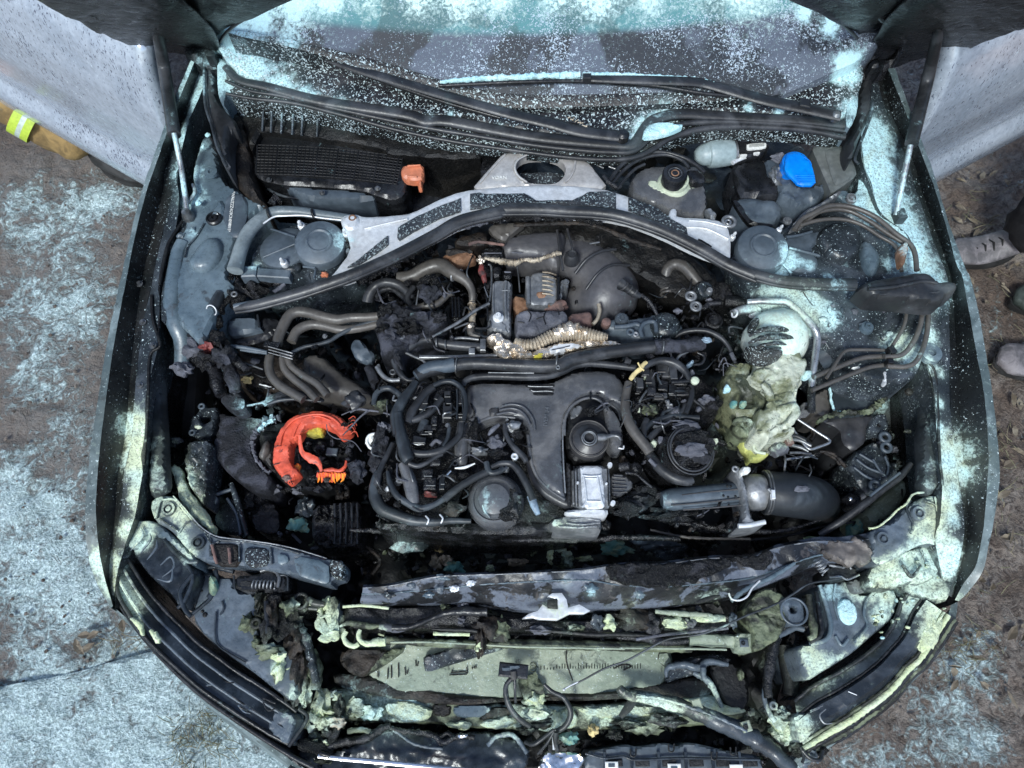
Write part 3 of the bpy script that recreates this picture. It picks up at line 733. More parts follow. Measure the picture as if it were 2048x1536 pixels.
# ---------------------------------------------------------------- windscreen
wz = plane_z((0, float(P(1024, 219, 1.0)[1]), 1.0), .62)
GL = 'P 451,67 605,99 760,150 900,195 1020,219 1200,213 1412,205 1560,192 1650,150 1727,116 1790,40 1760,-160 1600,-330 1080,-380 560,-330 380,-160 380,0'
glass = pad('windscreen', GL, 'windscreen_glass', z=1, zf=lambda a, b: float(wz(a, b)), res=11, round=3, drop=.002, noise=0, zb=.99)
for v in glass.data.vertices: pass
pad('windscreen_frit', 'P 451,66 605,98 760,149 900,194 1020,218 1200,212 1412,204 1500,196 1500,186 1412,183 1200,188 1020,190 900,165 760,120 605,84 470,58', 'cowl_fleck',
    zf=lambda a, b: float(wz(a, b))+.004, res=8, round=2, drop=.001, zb=None)
dz_ = plane_z((0, float(P(1024, 219, 1.0)[1]), .90), .25)
dash = pad('dashboard', 'P 380,80 605,130 1020,240 1412,230 1650,190 1760,120 1800,-60 1500,-200 1000,-230 500,-200 360,-60', 'dash', zf=lambda a, b: float(dz_(a, b)), res=30, round=30, drop=.03, noise=.01, ns=4)
# cowl between the glass and the scuttle seal
cz = plane_z((0, float(P(1024, 240, .985)[1]), .985), .32)
def cowl(name, poly, m, dz=0, **k): return pad(name, poly, m, zf=lambda a, b: float(cz(a, b))+dz, **k)
cowl('cowl_panel', 'P 430,85 451,68 605,100 760,151 900,196 1020,220 1200,214 1412,206 1560,193 1650,151 1727,117 1730,150 1712,200 1695,238 1600,232 1480,226 1380,222 1320,228 1290,245 1275,272 1260,282 1150,275 1000,255 860,232 800,225 640,195 535,167 480,152 455,125', 'cowl_fleck',
     res=6, round=3, noise=.004, ns=30)
# wipers
def wiper(arm, blade, capz, pz):
    w = tube('wiper_arm', arm, [7, 11, 12, 14, 14], 'rubber', z=pz, flat=.45, n=12)
    tube('wiper_blade', blade, [3, 4, 4, 3.5], 'plastic_black', z=pz, parent=w, flat=1.2)
    return w
w1 = wiper('P 606,100 640,110 692,130 793,162 963,212 1030,230 1100,246 1160,262 1238,272', 'P 445,68 540,84 606,98 700,137 800,175 900,208 1000,236', 0, [1.06, 1.045, 1.03, 1.02])
ring('arm_joint', 'C 725,735', 9, 3, 'plastic_black', z=1.025, parent=w1); lathe('pivot_cap', 'C 1010,795', [(13, -.01), (13, .006), (8, .012), (0, .013)], 'plastic_black', z=1.02, parent=w1)
w2 = wiper('P 1165,156 1200,158 1280,160 1375,163 1406,166 1454,179 1530,200 1602,215 1680,232', 'P 878,172 960,168 1060,164 1165,163 1300,171 1400,186 1460,192', 0, [1.05, 1.05, 1.04, 1.03])
box('blade_holder', 'C 800,465', 16, 14, .012, 'rubber', z=1.05, parent=w2); box('arm_head', 'P 1608,212', 20, 22, .012, 'rubber', z=1.035, parent=w2, rot=15)
lathe('pivot_cap', 'D 945,680', [(9, -.01), (9, .006), (5, .012), (0, .013)], 'steel_dull', z=1.03, parent=w2)
# powder banked along the blade
V, F = tube_data('P 880,164 950,158 1020,155 1090,152 1160,150', [3, 5, 6, 6, 7], z=1.045, n=10, rough=.45)
V2, F2 = tube_data('P 1165,150 1240,150 1320,154 1400,160 1440,170', [6, 5, 4, 4, 2], z=1.045, n=8, rough=.45)
tag(join('powder_bank', [(V, F), (V2, F2)], 'powder_heap'), kind='stuff')
# scuttle seal: three ribs and the flecked bed below
UP = 'P 450,127 478,154 535,168 640,196 810,223 850,236 895,236 1000,256 1085,270 1180,279 1250,284 1270,282 1284,262 1300,240 1325,228 1362,222 1420,225 1500,230 1600,235 1696,244'
def shift(s, dy, k=0):
    return [(a, b+dy*(1+k*math.sin(a*.01)), z) for a, b, z in T(s)]
bed = T('P 452,190 505,200 590,210 680,232 790,262 900,285 1000,300 1140,318 1240,322 1290,310 1340,280 1400,262 1480,256 1600,262 1690,278')
upl = T(UP)
cowl('scuttle_bed', [(a, b) for a, b, _ in upl]+[(a, b) for a, b, _ in reversed(bed)], 'seal_fleck', dz=-.01, res=6, round=4, noise=.005, ns=40)
def ctube(name, pts, r, m, dz, **k):
    return tube(name, [(a, b, float(cz(a, b))+dz) for a, b, _ in (T(pts) if isinstance(pts, str) else pts)], r, m, **k)
sealo = ctube('scuttle_seal', [(a, b+6, 0) for a, b, _ in upl], [7, 13, 13, 13, 12, 11], 'rubber', .0, n=14, flat=.6)
mid = [(a*.45+c*.55, b*.45+d*.55) for (a, b, _), (c, d, _) in zip(resample(withz(upl, 0), 24), resample(withz(bed, 0), 24))]
ctube('seal_rib', [(a, b, 0) for a, b in mid], [3, 5, 5, 6, 6, 5], 'rubber', .0, parent=None)
ctube('seal_rib', [(a, b-3, 0) for a, b, _ in bed], [3, 5, 4, 6, 7, 6], 'rubber', -.004, parent=None)
pad('scuttle_trim', 'C 1130,790 1140,740 1200,705 1300,712 1380,722 1300,760 1200,785', 'powder_heap', z=.998, round=4, res=5, noise=.003)
pad('paper_strip', 'B 0,0 1,0 0,1', 'white_tag') if False else None

# ---------------------------------------------------------------- fenders
FL0 = 'P 388,106,.99 345,208,.97 300,333,.945 284,380,.94 262,465,.93 241,560,.92 215,680,.905 199,780,.89 185,870,.87 175,950,.855 170,1030,.84 176,1110,.81 195,1170,.77 222,1216,.72'
FL1 = 'P 395,110,.992 352,214,.972 308,340,.948 293,383,.943 271,468,.933 252,562,.922 229,682,.905 214,782,.89 203,870,.87 195,950,.855 192,1030,.84 200,1110,.81 212,1165,.77 226,1212,.72'
FL2 = 'P 404,130,.95 370,225,.93 332,335,.905 325,383,.895 305,465,.89 284,560,.88 268,680,.865 258,782,.85 250,870,.83 236,950,.815 230,1030,.80 221,1110,.77 217,1165,.74 227,1213,.70'
FL3 = 'P 412,140,.955 372,235,.935 336,340,.905 345,383,.90 325,465,.895 305,560,.885 286,649,.87 270,780,.855 264,870,.835 248,950,.82 240,1030,.805 228,1110,.775 222,1165,.745 228,1214,.70'
FL4 = 'P 418,150,.958 378,245,.94 356,345,.91 358,400,.905 350,465,.90 322,560,.89 318,680,.875 294,782,.86 290,870,.84 284,950,.825 270,1030,.81 245,1110,.78 232,1165,.75 230,1215,.70'
def fender(lines, flip, ox):
    top = loft('fender', lines[:3], 'fender_black', n=90, sub=4, noise=.0012, ns=30, flip=flip,
               under=[(0, (ox*.03, 0, -.10)), (0, (ox*.05, 0, -.42))])
    return top
fl = fender([FL1, FL2, FL3], False, -1)
loft('fender_edge', [FL0, FL1], 'fender_edge', n=90, sub=2, noise=.002, ns=40, parent=None, under=[(0, (-.012, 0, -.05)), (0, (-.05, 0, -.42))])
loft('fender_flange', [FL3, FL4], 'bay_dark', n=90, sub=4, noise=.003, ns=22, under=[(-1, (-.02, 0, -.14))])
for c, z in (('E 480,700', .888), ('E 505,985', .875), ('I 110,190', .86), ('E 580,1160', .88)): bolt(c, 7, 'steel_dull', z=z)
FR0 = 'P 1790,137,.99 1820,219,.97 1861,328,.945 1895,437,.93 1926,525,.92 1947,576,.915 1971,701,.90 1986,795,.885 1997,900,.865 1999,960,.85 1988,1040,.835 1976,1096,.82 1966,1142,.80 1937,1183,.77 1918,1202,.74'
FR1 = 'P 1776,137,.992 1812,226,.972 1852,331,.947 1881,412,.935 1912,525,.922 1926,560,.917 1952,701,.90 1969,795,.885 1977,900,.865 1975,960,.85 1969,1037,.835 1960,1096,.82 1950,1135,.80 1925,1170,.77 1910,1200,.74'
FR2 = 'P 1760,140,.955 1785,232,.93 1825,320,.905 1850,400,.89 1885,500,.88 1903,560,.87 1912,690,.86 1918,790,.845 1925,880,.83 1930,960,.815 1936,1040,.80 1930,1096,.79 1922,1130,.775 1912,1165,.75 1906,1196,.72'
FR3 = 'P 1751,146,.96 1775,235,.935 1808,300,.91 1836,390,.895 1872,495,.885 1897,560,.875 1899,650,.865 1900,790,.85 1905,880,.835 1918,962,.82 1929,1043,.805 1924,1098,.795 1916,1130,.78 1908,1165,.755 1904,1194,.72'
FR4 = 'P 1732,165,.965 1722,300,.945 1742,370,.92 1762,425,.91 1815,470,.90 1835,530,.89 1862,603,.88 1850,700,.87 1868,800,.86 1876,900,.84 1884,970,.83 1880,1040,.82 1870,1070,.805 1875,1110,.79 1885,1160,.76 1895,1190,.72'
fender([FR1, FR2, FR3], True, 1)
loft('fender_edge', [FR0, FR1], 'fender_edge', n=90, sub=2, noise=.002, ns=40, flip=True, under=[(0, (.012, 0, -.05)), (0, (.05, 0, -.42))])
loft('fender_flange', [FR3, FR4], 'bay_dark', n=90, sub=6, noise=.003, ns=22, flip=True, under=[(-1, (0, 0, -.14))])
for ln, ox, fl_p in ((FL4, -.015, False), (FR4, .015, True)): loft('wheel_arch_wall', [ln], 'burnt', n=60, sub=6, noise=.004, ns=12, flip=fl_p, under=[(-1, (ox, 0, -.012)), (-1, (ox, 0, -.44))])
# inner rails
pad('inner_rail', 'P 300,715 323,720 326,800 330,860 333,930 336,975 318,985 296,992 290,960 296,860', 'rubber_grey', z=.80, zb=.775, round=14, drop=.02, res=7, noise=.002)
tube('rail_gap', 'P 303,590 306,640 320,690 300,712 296,800 292,870 287,930', 3, 'pit', z=[.885, .87, .85])
pad('inner_rail', 'L 1480,150 1570,150 1600,700 1620,900 1560,1000 1450,970 1470,760 1450,600 1480,400', 'rubber_grey', z=.82, zb=.79, round=12, drop=.02, res=7, noise=.003)
tube('rail_gap', 'L 1500,0 1560,90 1580,300 1590,560 1600,760 1620,930', 3, 'pit', z=[.87, .85, .84])
# bumper skin, seen as the outer rim below the fender tips
BL = 'P 224,1216,.66 240,1232,.655 264,1256,.65 298,1292,.64 332,1324,.635 382,1381,.63 450,1436,.62 550,1508,.61 640,1566,.60 740,1620,.58'
BL2 = 'P 228,1214,.68 246,1230,.675 270,1252,.67 304,1287,.66 339,1318,.655 389,1374,.65 457,1428,.64 556,1500,.63 644,1558,.62 742,1610,.60'
loft('bumper', [BL, BL2], 'fender_edge', n=60, sub=2, noise=.003, under=[(0, (-.03, -.03, -.2)), (0, (0, 0, -.45))])
BR = 'P 1916,1204,.66 1910,1240,.65 1890,1290,.64 1850,1340,.63 1790,1395,.62 1720,1450,.61 1640,1510,.60 1560,1570,.58'
BR2 = 'P 1904,1200,.68 1894,1236,.67 1868,1285,.66 1826,1330,.65 1765,1380,.64 1700,1430,.63 1620,1495,.62 1540,1555,.60'
loft('bumper', [BR, BR2], 'fender_edge', n=60, sub=2, noise=.003, flip=True, under=[(0, (.03, -.03, -.2)), (0, (0, 0, -.45))])
# front wheels under the wings
for sx in (-1, 1):
    V = []; F = []; pr = [(.20, -.09), (.30, -.11), (.325, -.095), (.33, 0), (.325, .095), (.30, .11), (.20, .09)]; n = 40
    for (r, x) in pr:
        for j in range(n): a = 2*math.pi*j/n; V.append((.05+sx*.90+x*.75, .86+r*math.cos(a), .33+r*math.sin(a)))
    for i in range(6):
        for j in range(n): F.append((i*n+j, i*n+(j+1) % n, (i+1)*n+(j+1) % n, (i+1)*n+j))
    wq = mk('tyre', V, F, 'sole', None, 50)
    V, F = lump_data((.05+sx*.94, .86, .33), .03, .205, .205, 0, 0, 1, 3, 0); mk('rim', V, F, 'alu_dull', None, 40)
# ---------------------------------------------------------------- doors
def door(b0, b1, zt, side):
    A = P(*b0); B = P(*b1); d = (B-A)/np.linalg.norm(B-A); A = A-d*.44; L = 1.2; nx = 46; prof = [(0, 0), (.02, .012), (.05, .05), (.13, .062), (.2, .03), (.3, .045), (.42, .06), (.55, .055), (.68, .03), (.74, 0)]
    out = np.array([d[1], -d[0], 0.0]);
    if out[1] > 0: out = -out
    t = np.array(prof); zz = np.linspace(0, .74, 40); oo = np.interp(zz, t[:, 0], t[:, 1])
    V = []; F = []
    for z, o in zip(zz, oo):
        for i in range(nx):
            V.append(A+d*L*i/(nx-1)+out*o+np.array([0, 0, z]))
    for j in range(39):
        for i in range(nx-1):
            a = j*nx+i; q = (a, a+1, a+nx+1, a+nx); F.append(q)
    o = mk('door', V, F, 'door_paint', None, 50); s = o.modifiers.new('thickness', 'SOLIDIFY'); s.thickness = .05; s.offset = 0
    V, F = sweep(np.array([A+out*.02+d*i*.03-np.array([0, 0, .01]) for i in range(40)]), np.full(40, .016), 8)
    mk('sill_strip', V, F, 'motor_grey', o)
    # pane above the waist line
    V = [A+out*.0+np.array([0, 0, .75]), A+d*L+np.array([0, 0, .75]), A+d*L*.9-out*.12+np.array([0, 0, 1.15]), A+d*L*.45-out*.12+np.array([0, 0, 1.15])]
    w = mk('door_window', V, [(0, 1, 2, 3)], 'windscreen_glass', o, 0); s = w.modifiers.new('thickness', 'SOLIDIFY'); s.thickness = .004
    return o
door((295, 338, .30), (60, 205, .30), 1, 0)
door((1862, 335, .30), (2030, 246, .30), 1, 1)
# gas struts of the bonnet
def strut(a, b, zt, zbm):
    o = tube('gas_strut', a, [7, 11, 12, 13], 'rubber', z=[zt, zt-.06, zbm+.10, zbm+.09], n=18)
    tube('strut_rod', b, 5.5, 'steel_pipe', z=[zbm+.10, zbm+.02], n=12, parent=o)
    return o
s1 = strut('A 905,130 925,210 960,400 1020,790', 'A 1020,780 1060,980 1095,1230', 1.19, .90)
lathe('strut_socket', 'A 1100,1260', [(11, -.02), (12, .0), (8, .015), (0, .017)], 'steel_dull', z=.915, parent=s1)
tube('strut_clip', 'A 1090,1200 1140,1130 1130,1080', 4, 'steel_pipe', z=.92, parent=s1)
s2 = strut('D 1555,160 1535,240 1480,480 1390,840', 'D 1385,850 1340,1060 1300,1260', 1.19, .90)
box('strut_socket', 'D 1300,1290', 18, 22, .03, 'rubber_grey', z=.90, parent=s2, rot=-8)
# ---------------------------------------------------------------- floor of the bay (deep, dark)
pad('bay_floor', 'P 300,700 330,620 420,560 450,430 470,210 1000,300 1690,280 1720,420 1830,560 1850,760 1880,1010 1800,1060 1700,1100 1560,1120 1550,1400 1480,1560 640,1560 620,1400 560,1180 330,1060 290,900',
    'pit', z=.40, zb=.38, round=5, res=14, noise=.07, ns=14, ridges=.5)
# ---------------------------------------------------------------- scuttle tray, left side
pad('scuttle_wall', 'B 160,570 330,600 560,650 860,700 1100,760 1640,860 1640,930 1100,900 1080,860 600,780 360,750 320,820 300,900 250,700', 'firewall_black', z=.93, zb=.72, res=8, noise=.006)
for i, (x, h) in enumerate([(370, 0), (420, 1), (480, 0), (545, 1), (600, 0), (690, 1)]):
    tube('wall_fin', [(400+x/2.926, (640+i*8)/2.926, .955), (400+(x-6)/2.926, (770+i*6)/2.926, .93)], 2.2, 'bay_dark')
pad('scuttle_floor', 'B 300,1000 480,780 1100,830 1700,900 1650,1090 1400,1150 1230,1250 950,1260 870,1250 640,1220 540,1200 380,1190', 'plastic_black', z=.78, zb=.7, res=9, noise=.006, ns=12)
fh = pad('cabin_filter_housing', 'B 310,830 345,770 400,758 700,800 1180,880 1215,960 1215,1060 1190,1140 1130,1165 1040,1140 950,1105 700,1085 480,1075 380,1055 330,1030 296,990', 'plastic_black', z=.905, zb=.80, round=5, res=7, noise=.0015)
def grille():
    TL, TR, BR_, BL_ = (400+335/2.926, 848/2.926), (400+1188/2.926, 918/2.926), (400+1150/2.926, 1078/2.926), (400+325/2.926, 1018/2.926)
    parts = []
    def q(u, v):
        x = (TL[0]*(1-u)+TR[0]*u)*(1-v)+(BL_[0]*(1-u)+BR_[0]*u)*v
        y = (TL[1]*(1-u)+TR[1]*u)*(1-v)+(BL_[1]*(1-u)+BR_[1]*u)*v-5*math.sin(math.pi*u)
        return x, y
    for k in range(11):
        v = k/10; parts.append(tube_data([(*q(u, v), .917) for u in np.linspace(0, 1, 7)], 1.0 if k != 5 else 1.8, n=5, step=.03))
    for k in range(37):
        u = k/36; parts.append(tube_data([(*q(u, v), .9185) for v in (0, .5, 1)], 1.5 if k % 5 == 0 else .7, n=4, step=.03))
    o = join('grille', parts, 'grille_black', fh, 50); return o
grille()
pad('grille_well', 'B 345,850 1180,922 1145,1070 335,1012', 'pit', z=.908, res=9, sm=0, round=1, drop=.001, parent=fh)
pad('housing_lip', 'B 490,1078 700,1088 950,1108 1045,1150 900,1172 700,1168 600,1150 520,1110', 'lid_grey', z=.895, zb=.82, round=10, drop=.012, res=6, parent=fh)
pad('housing_lip', 'B 1100,1120 1190,1090 1210,1110 1180,1160 1110,1160', 'lid_grey', z=.893, zb=.82, round=8, drop=.012, res=6, parent=fh)
for c in ('B 405,1055', 'B 1040,1105', 'B 715,1130', 'B 1065,860'): bolt(c, 6, 'steel_dull', z=.906, parent=fh)
tube('housing_rim', 'B 310,1000 345,1050 440,1130 600,1165 900,1180 1060,1170 1180,1150 1215,1080', 3, 'rubber_grey', z=.87, parent=fh)
oc = pad('orange_clip', 'B 1190,960 1290,952 1312,975 1308,1040 1260,1050 1195,1040 1175,1015 1175,990', 'orange_clip', z=.925, zb=.90, round=4, res=4)
pad('clip_tab', 'B 1278,1045 1300,1045 1302,1095 1280,1100 1272,1075', 'orange_clip', z=.918, zb=.90, round=2, res=3, parent=oc)
tube('clip_rib', 'B 1215,972 1290,966', 1.6, 'orange_clip', z=.929, parent=oc)
tube('clip_rib', 'B 1212,1030 1270,1036', 1.6, 'orange_clip', z=.929, parent=oc)
tube('scuttle_duct', 'B 1180,1010 1300,1015 1450,1018 1660,1012', [26, 30, 31, 31], 'plastic_teal', z=.80, n=24)
pad('scuttle_back_panel', 'B 1130,800 1640,870 1640,935 1320,925 1210,910', 'firewall_black', z=.88, zb=.78, res=9, noise=.004)
pad('support_block', 'B 1640,880 1760,890 1740,960 1650,1080 1640,1000', 'burnt', z=.90, zb=.8, res=6)
# ---------------------------------------------------------------- strut brace
br = pad('strut_brace', 'U 25,592 160,430 300,270 480,80 780,95 1200,150 1590,200 1700,330 1905,600 1400,570 1000,560 600,560 300,580', 'alu_warm', z=.945, zb=.915, round=3, drop=.004, res=7, noise=.0012,
         holes=['U 615,300 640,200 760,130 965,115 1180,150 1290,240 1315,330 1280,430 1200,500 1080,525 830,515 720,450 640,380'])
tube('stamped_rib', 'U 130,520 300,320 480,130', 2.2, 'alu_warm', z=.947, parent=br)
tube('stamped_rib', 'U 1440,200 1420,330 1370,440 1290,510', 2.4, 'alu_warm', z=.947, parent=br)
tube('stamped_rim', 'U 780,130 650,210 612,310 660,420 780,510', 2.2, 'alu_warm', z=.948, parent=br)
pad('brace_opening_floor', 'U 600,370 700,360 1050,350 1320,380 1300,560 700,560', 'brace_fleck', z=.90, zb=.8, res=6, noise=.003, parent=br)
def txt(name, body, c, size, z, rot, mat_, parent, ext=.0004, zaxis=None):
    cu = bpy.data.curves.new(name, 'FONT'); cu.body = body; x, y, _ = T(c)[0]; cu.size = size*mpp(x, y, z); cu.extrude = ext; cu.align_x = 'CENTER'; cu.align_y = 'CENTER'
    t = bpy.data.objects.new(name, cu); COL.objects.link(t); bpy.context.view_layer.update()
    me = bpy.data.meshes.new_from_object(t.evaluated_get(bpy.context.evaluated_depsgraph_get())); COL.objects.unlink(t)
    me.materials.clear(); me.materials.append(MATS[mat_]); o = bpy.data.objects.new(name, me); p = P(x, y, z)
    par = parent or CAR
    o.location = p if parent else p-np.array([CAR.location.x, CAR.location.y, 0]); o.rotation_euler[2] = math.radians(rot); link(o, par); return o
txt('stamped_text', 'VORN', 'U 400,445', 11, .948, 0, 'white_tag', br)
ARC = 'F 160,690 230,640 380,450 350,330 300,240 310,190 400,172 480,200 700,185 830,168 1040,65 1190,5 P 1000,372 1090,368 1160,371 1215,378 1258,391 1300,410 1337,434 1344,415 1354,417 1353,434 1433,437 1456,450 1462,480 1461,522 1400,501 1322,462 1242,432 1134,424 1003,424 923,443 869,472 788,515 707,553'
arch = pad('brace_arch', ARC, 'alu', z=.955, zb=.925, round=3, drop=.004, res=6, noise=.0022, ns=18, sm=1)
for c in ('F 390,210',): ring('mount_ring', c, 6, 2.5, 'rust', z=.96, parent=arch)
pad('mount_boss', 'F 300,240 310,195 390,172 440,195 440,250 400,290 340,285', 'alu', z=.962, round=6, res=5, parent=arch)
for s, m in (('F 350,570 440,505 640,340 655,335 655,400 560,470 420,560', 'brace_fleck'), ('F 728,275 880,182 1050,112 1195,55 1195,148 1050,200 850,300 740,370 722,350', 'brace_fleck'),
             ('U 0,655 130,638 200,660 740,650 900,750 1400,745 1620,635 1990,625 1998,850 1400,800 800,800 400,830 0,860', 'brace_fleck'),
             ('C 1045,1150 1200,1205 1300,1280 1385,1330 1395,1385 1300,1340 1150,1265 1045,1225', 'brace_fleck')):
    pad('recess_pad', s, m, z=.962, res=5, round=2, drop=.002, noise=.002, sm=0, parent=arch)
tube('brace_fold', 'F 480,290 600,260 800,215', 2.5, 'alu', z=.958, parent=arch); tube('brace_fold', 'C 1380,1330 1500,1340 1630,1400', 2.5, 'alu', z=.958, parent=arch)
tube('brace_fold', 'C 1400,1290 1500,1300 1620,1330', 2, 'alu', z=.958, parent=arch); pad('brace_slot', 'G 1480,355 1580,415 1570,425 1470,375', 'pit', z=.958, res=4, round=1, drop=.001, parent=arch)
# long rubber bonnet seal over the brace
SEAL = 'F -478,880 -300,850 0,770 200,705 400,632 700,500 1000,345 1200,235 1500,162 G 0,150 300,148 500,160 700,170 900,200 1200,300 1500,445 1700,560 1900,645 H 300,605 600,680 900,702 1150,705'
ls = tube('long_seal', SEAL, [10, 13, 13.5, 13.5, 13, 13, 12.5, 13], 'rubber', z=[.95, .985, .99, .99, .99, .985, .97], n=20, rough=.012)
def off(s, dx, dy): return [(a+dx, b+dy, z) for a, b, z in T(s)]
tube('seal_ridge', off(SEAL, 0, 9), [3, 4, 4, 4, 4, 4], 'rubber', z=[.953, .988, .993, .993, .993, .988, .973], parent=ls)
tube('seal_tip', 'E 1190,870 1260,850 1420,812', [7, 5, 3], 'lid_grey', z=[.955, .965], parent=ls)
boot = pad('seal_end_boot', 'H 1180,705 1280,640 1480,620 1600,592 1690,588 1750,615 1790,660 1850,655 1930,665 1945,712 1910,760 1850,775 1840,815 1770,830 1600,812 1480,800 1290,790 1250,760', 'rubber', z=.99, zb=.93, round=14, drop=.028, res=5, noise=.004, ns=26, parent=ls)
tube('boot_fold', 'H 1250,740 1450,720 1650,680 1760,690', 4, 'rubber', z=.992, parent=ls, rough=.2)
tube('boot_fold', 'H 1330,775 1550,770 1780,760', 3, 'rubber', z=.985, parent=ls, rough=.2)
# burnt crust hanging under the seal
tube('burnt_crust', 'F 420,690 560,620 700,545 850,460 1000,370 1100,310 1240,250 1400,225 1500,215 G 0,195 200,200 400,205 600,215 760,255', [7, 8, 7, 6, 7, 8, 6, 4], 'char', z=[.945, .955, .955], rough=.9, n=10, step=.004)
tube('crust_flake', 'F 1100,300 1240,270 1400,240', 4, 'ash_grey', z=.96, rough=1.0, step=.004)
tube('firewall_lip', 'G 100,260 300,250 480,240 700,260 880,330 1000,380 1200,440', [5, 6, 5, 4], 'char_brown', z=.91, rough=.3, flat=.6)
pad('firewall', 'P 900,505 940,470 1010,445 1120,432 1240,442 1330,480 1400,520 1450,580 1380,600 1300,560 1200,490 1050,470 960,500 900,540', 'firewall_black', z=.86, zb=.6, res=9, noise=.008)
# ---------------------------------------------------------------- left strut tower
pad('tower_top', 'E 1290,520 1330,430 1400,340 1500,280 1650,235 1850,220 2020,300 2090,380 2100,480 1980,560 1900,600 1700,660 1500,640 1290,600', 'bay_dark', z=.895, zb=.6, round=8, drop=.02, res=7, noise=.004)
def tower(c, disc, r, tilt, z):
    l = lathe('strut_tower_cap', c, [(r*1.0, -.022), (r*1.0, -.004), (r*.94, .003), (r*.80, .007), (r*.55, .010), (r*.5, .014), (r*.46, .0145), (r*.40, .012), (r*.15, .015), (0, .015)], 'lid_grey', z=z, n=48, axis=tilt)
    return l
lathe('tower_ring', 'E 1560,430', [(52, -.02), (50, .002), (40, .008), (26, .012), (0, .013)], 'lid_grey', z=.905, n=40, axis=(-.1, .1, 1))
t1 = tower('E 1822,395', None, 51, (.05, -.1, 1), .935)
for s in ('E 1460,290 1640,350', 'E 1400,500 1640,400', 'E 1800,520 1780,660', 'E 1700,570 1790,580'): tube('tower_rib', s, 2.4, 'lid_grey', z=[.912, .925])
pad('tower_lug', 'E 1500,480 1600,470 1680,520 1670,590 1560,610 1490,560', 'bay_dark', z=.912, round=5, res=5)
def stud(c, z=.92, r=8):
    o = lathe('stud_nut', c, [(r, -.012), (r, 0), (r*.8, .003), (r*.55, .004), (r*.5, .020), (r*.25, .024), (0, .024)], 'alu_white', z=z, n=14, axis=(0, -.2, 1)); return o
stud('E 1685,265', .93); stud('E 1553,540', .925); stud('F 342,325', .935); stud('D 615,1345', .925, 6); stud('C 1655,1385', .94, 6)
for i, (a, b) in enumerate([(345, 380), (355, 420), (365, 460), (330, 350), (370, 490)]): lump('crust_lump', 'F %d,%d' % (a, b), 6, 6, .008, ['char_brown', 'char', 'ash_grey'][i % 3], z=.925)
box('relay_box', 'E 1322,655', 29, 25, .03, 'lid_grey', z=.885, rot=-3); box('relay_box', 'E 1500,660', 66, 20, .025, 'lid_grey', z=.885, rot=4)
lump('rust_flake', 'F 185,630', 8, 5, .008, 'orange_clip', z=.93)
# grey hose round the tower, with clamps
h = tube('grey_hose', 'E 1190,600 1210,520 1240,420 1300,300 1390,215 1480,165 1640,160 1800,180 2050,215', [16, 14, 14, 13, 11, 10, 9], 'hose_pale', z=.93, n=18)
for c in ('E 1445,180', 'E 1775,185'): ring('hose_clamp', c, 10, 3, 'burnt', z=.935, parent=h, axis=(1, .3, .1))
tube('white_pipe', 'E 1400,250 1480,200 1560,192 1700,190 1850,210 1990,225', 1.8, 'alu_white', z=.94)
lump('burnt_cluster', 'E 1490,80', 11, 10, .014, 'char', z=.93, noise=.9); 
# ---------------------------------------------------------------- left inner wing panel with chassis number
PZ = .905
ip = pad('inner_wing', 'P 405,268 418,262 432,300 441,350 452,366 472,375 500,395 540,408 510,420 478,455 462,510 452,548 470,575 440,600 420,650 400,690 372,660 352,640 352,560 355,500 368,450 380,400 386,370 383,340 393,300', 'bay_paint', z=PZ, zb=.7, round=7, drop=.01, res=6, noise=.003, ns=16)
pad('number_plate_recess', 'E 1120,60 1160,20 1230,22 1275,70 1285,150 1255,280 1225,345 1160,345 1125,270 1090,190 1110,120', 'lid_grey', z=PZ+.005, round=4, drop=.004, res=5, parent=ip)
txt('chassis_number', '*WAUZZZ4G9CN098015*', 'E 1162,160', 8.6, PZ+.0065, -87, 'white_tag', ip)
pad('pressed_dome', 'E 830,480 900,380 960,330 1020,320 1070,350 1085,420 1060,500 1000,560 930,585 850,575 815,530', 'bay_paint', z=PZ+.022, zb=PZ-.005, round=24, drop=.022, res=5, parent=ip)
pad('pressed_field', 'E 1000,200 1040,110 1080,60 1110,110 1095,190 1060,180', 'bay_paint', z=PZ+.008, round=5, drop=.005, res=5, parent=ip)
lathe('rubber_plug', 'E 1035,212', [(16, -.004), (16, .003), (13, .006), (11, .002), (8, .002), (7, .006), (4, .006), (3, .002), (0, .002)], 'plastic_black', z=PZ+.003, parent=ip)
lathe('rubber_plug', 'A 1235,1010', [(14, -.002), (13, .004), (5, .005), (4, .0), (0, .0)], 'bay_paint', z=.92, parent=ip)
tube('seam', 'E 960,250 900,350 840,420 815,500', 2, 'bay_dark', z=PZ+.004, parent=ip)
pad('wing_shelf', 'E 825,610 1160,600 1190,640 1150,720 1000,750 900,755 830,740', 'bay_paint', z=.895, zb=.8, round=6, res=6, noise=.002, parent=ip)
lathe('wheel_clip', 'E 965,705', [(9, -.003), (9, .005), (4, .006), (3, 0), (0, 0)], 'plastic_black', z=.897, parent=ip)
for c in ('A 1140,1150', 'E 1010,1010'): pass
tube('wing_channel', 'E 800,380 765,460 740,600 725,720 715,860 745,1000 790,1100 800,1200 790,1300', [13, 14, 15, 16, 17, 17, 16, 14], 'bay_paint', z=[.905, .90, .87, .82], n=14, rough=.03, flat=.6)
tube('wing_groove', 'E 800,230 730,340 690,420 660,540 640,640 630,700', [3, 4, 4, 3], 'pit', z=.90)
pad('wing_side', 'P 335,385 352,400 362,440 345,480 332,520 326,560 318,600 322,650 345,620 352,560 366,470 375,440 385,420 380,400 362,380 350,330', 'bay_dark', z=.89, zb=.7, round=6, res=7, noise=.003)
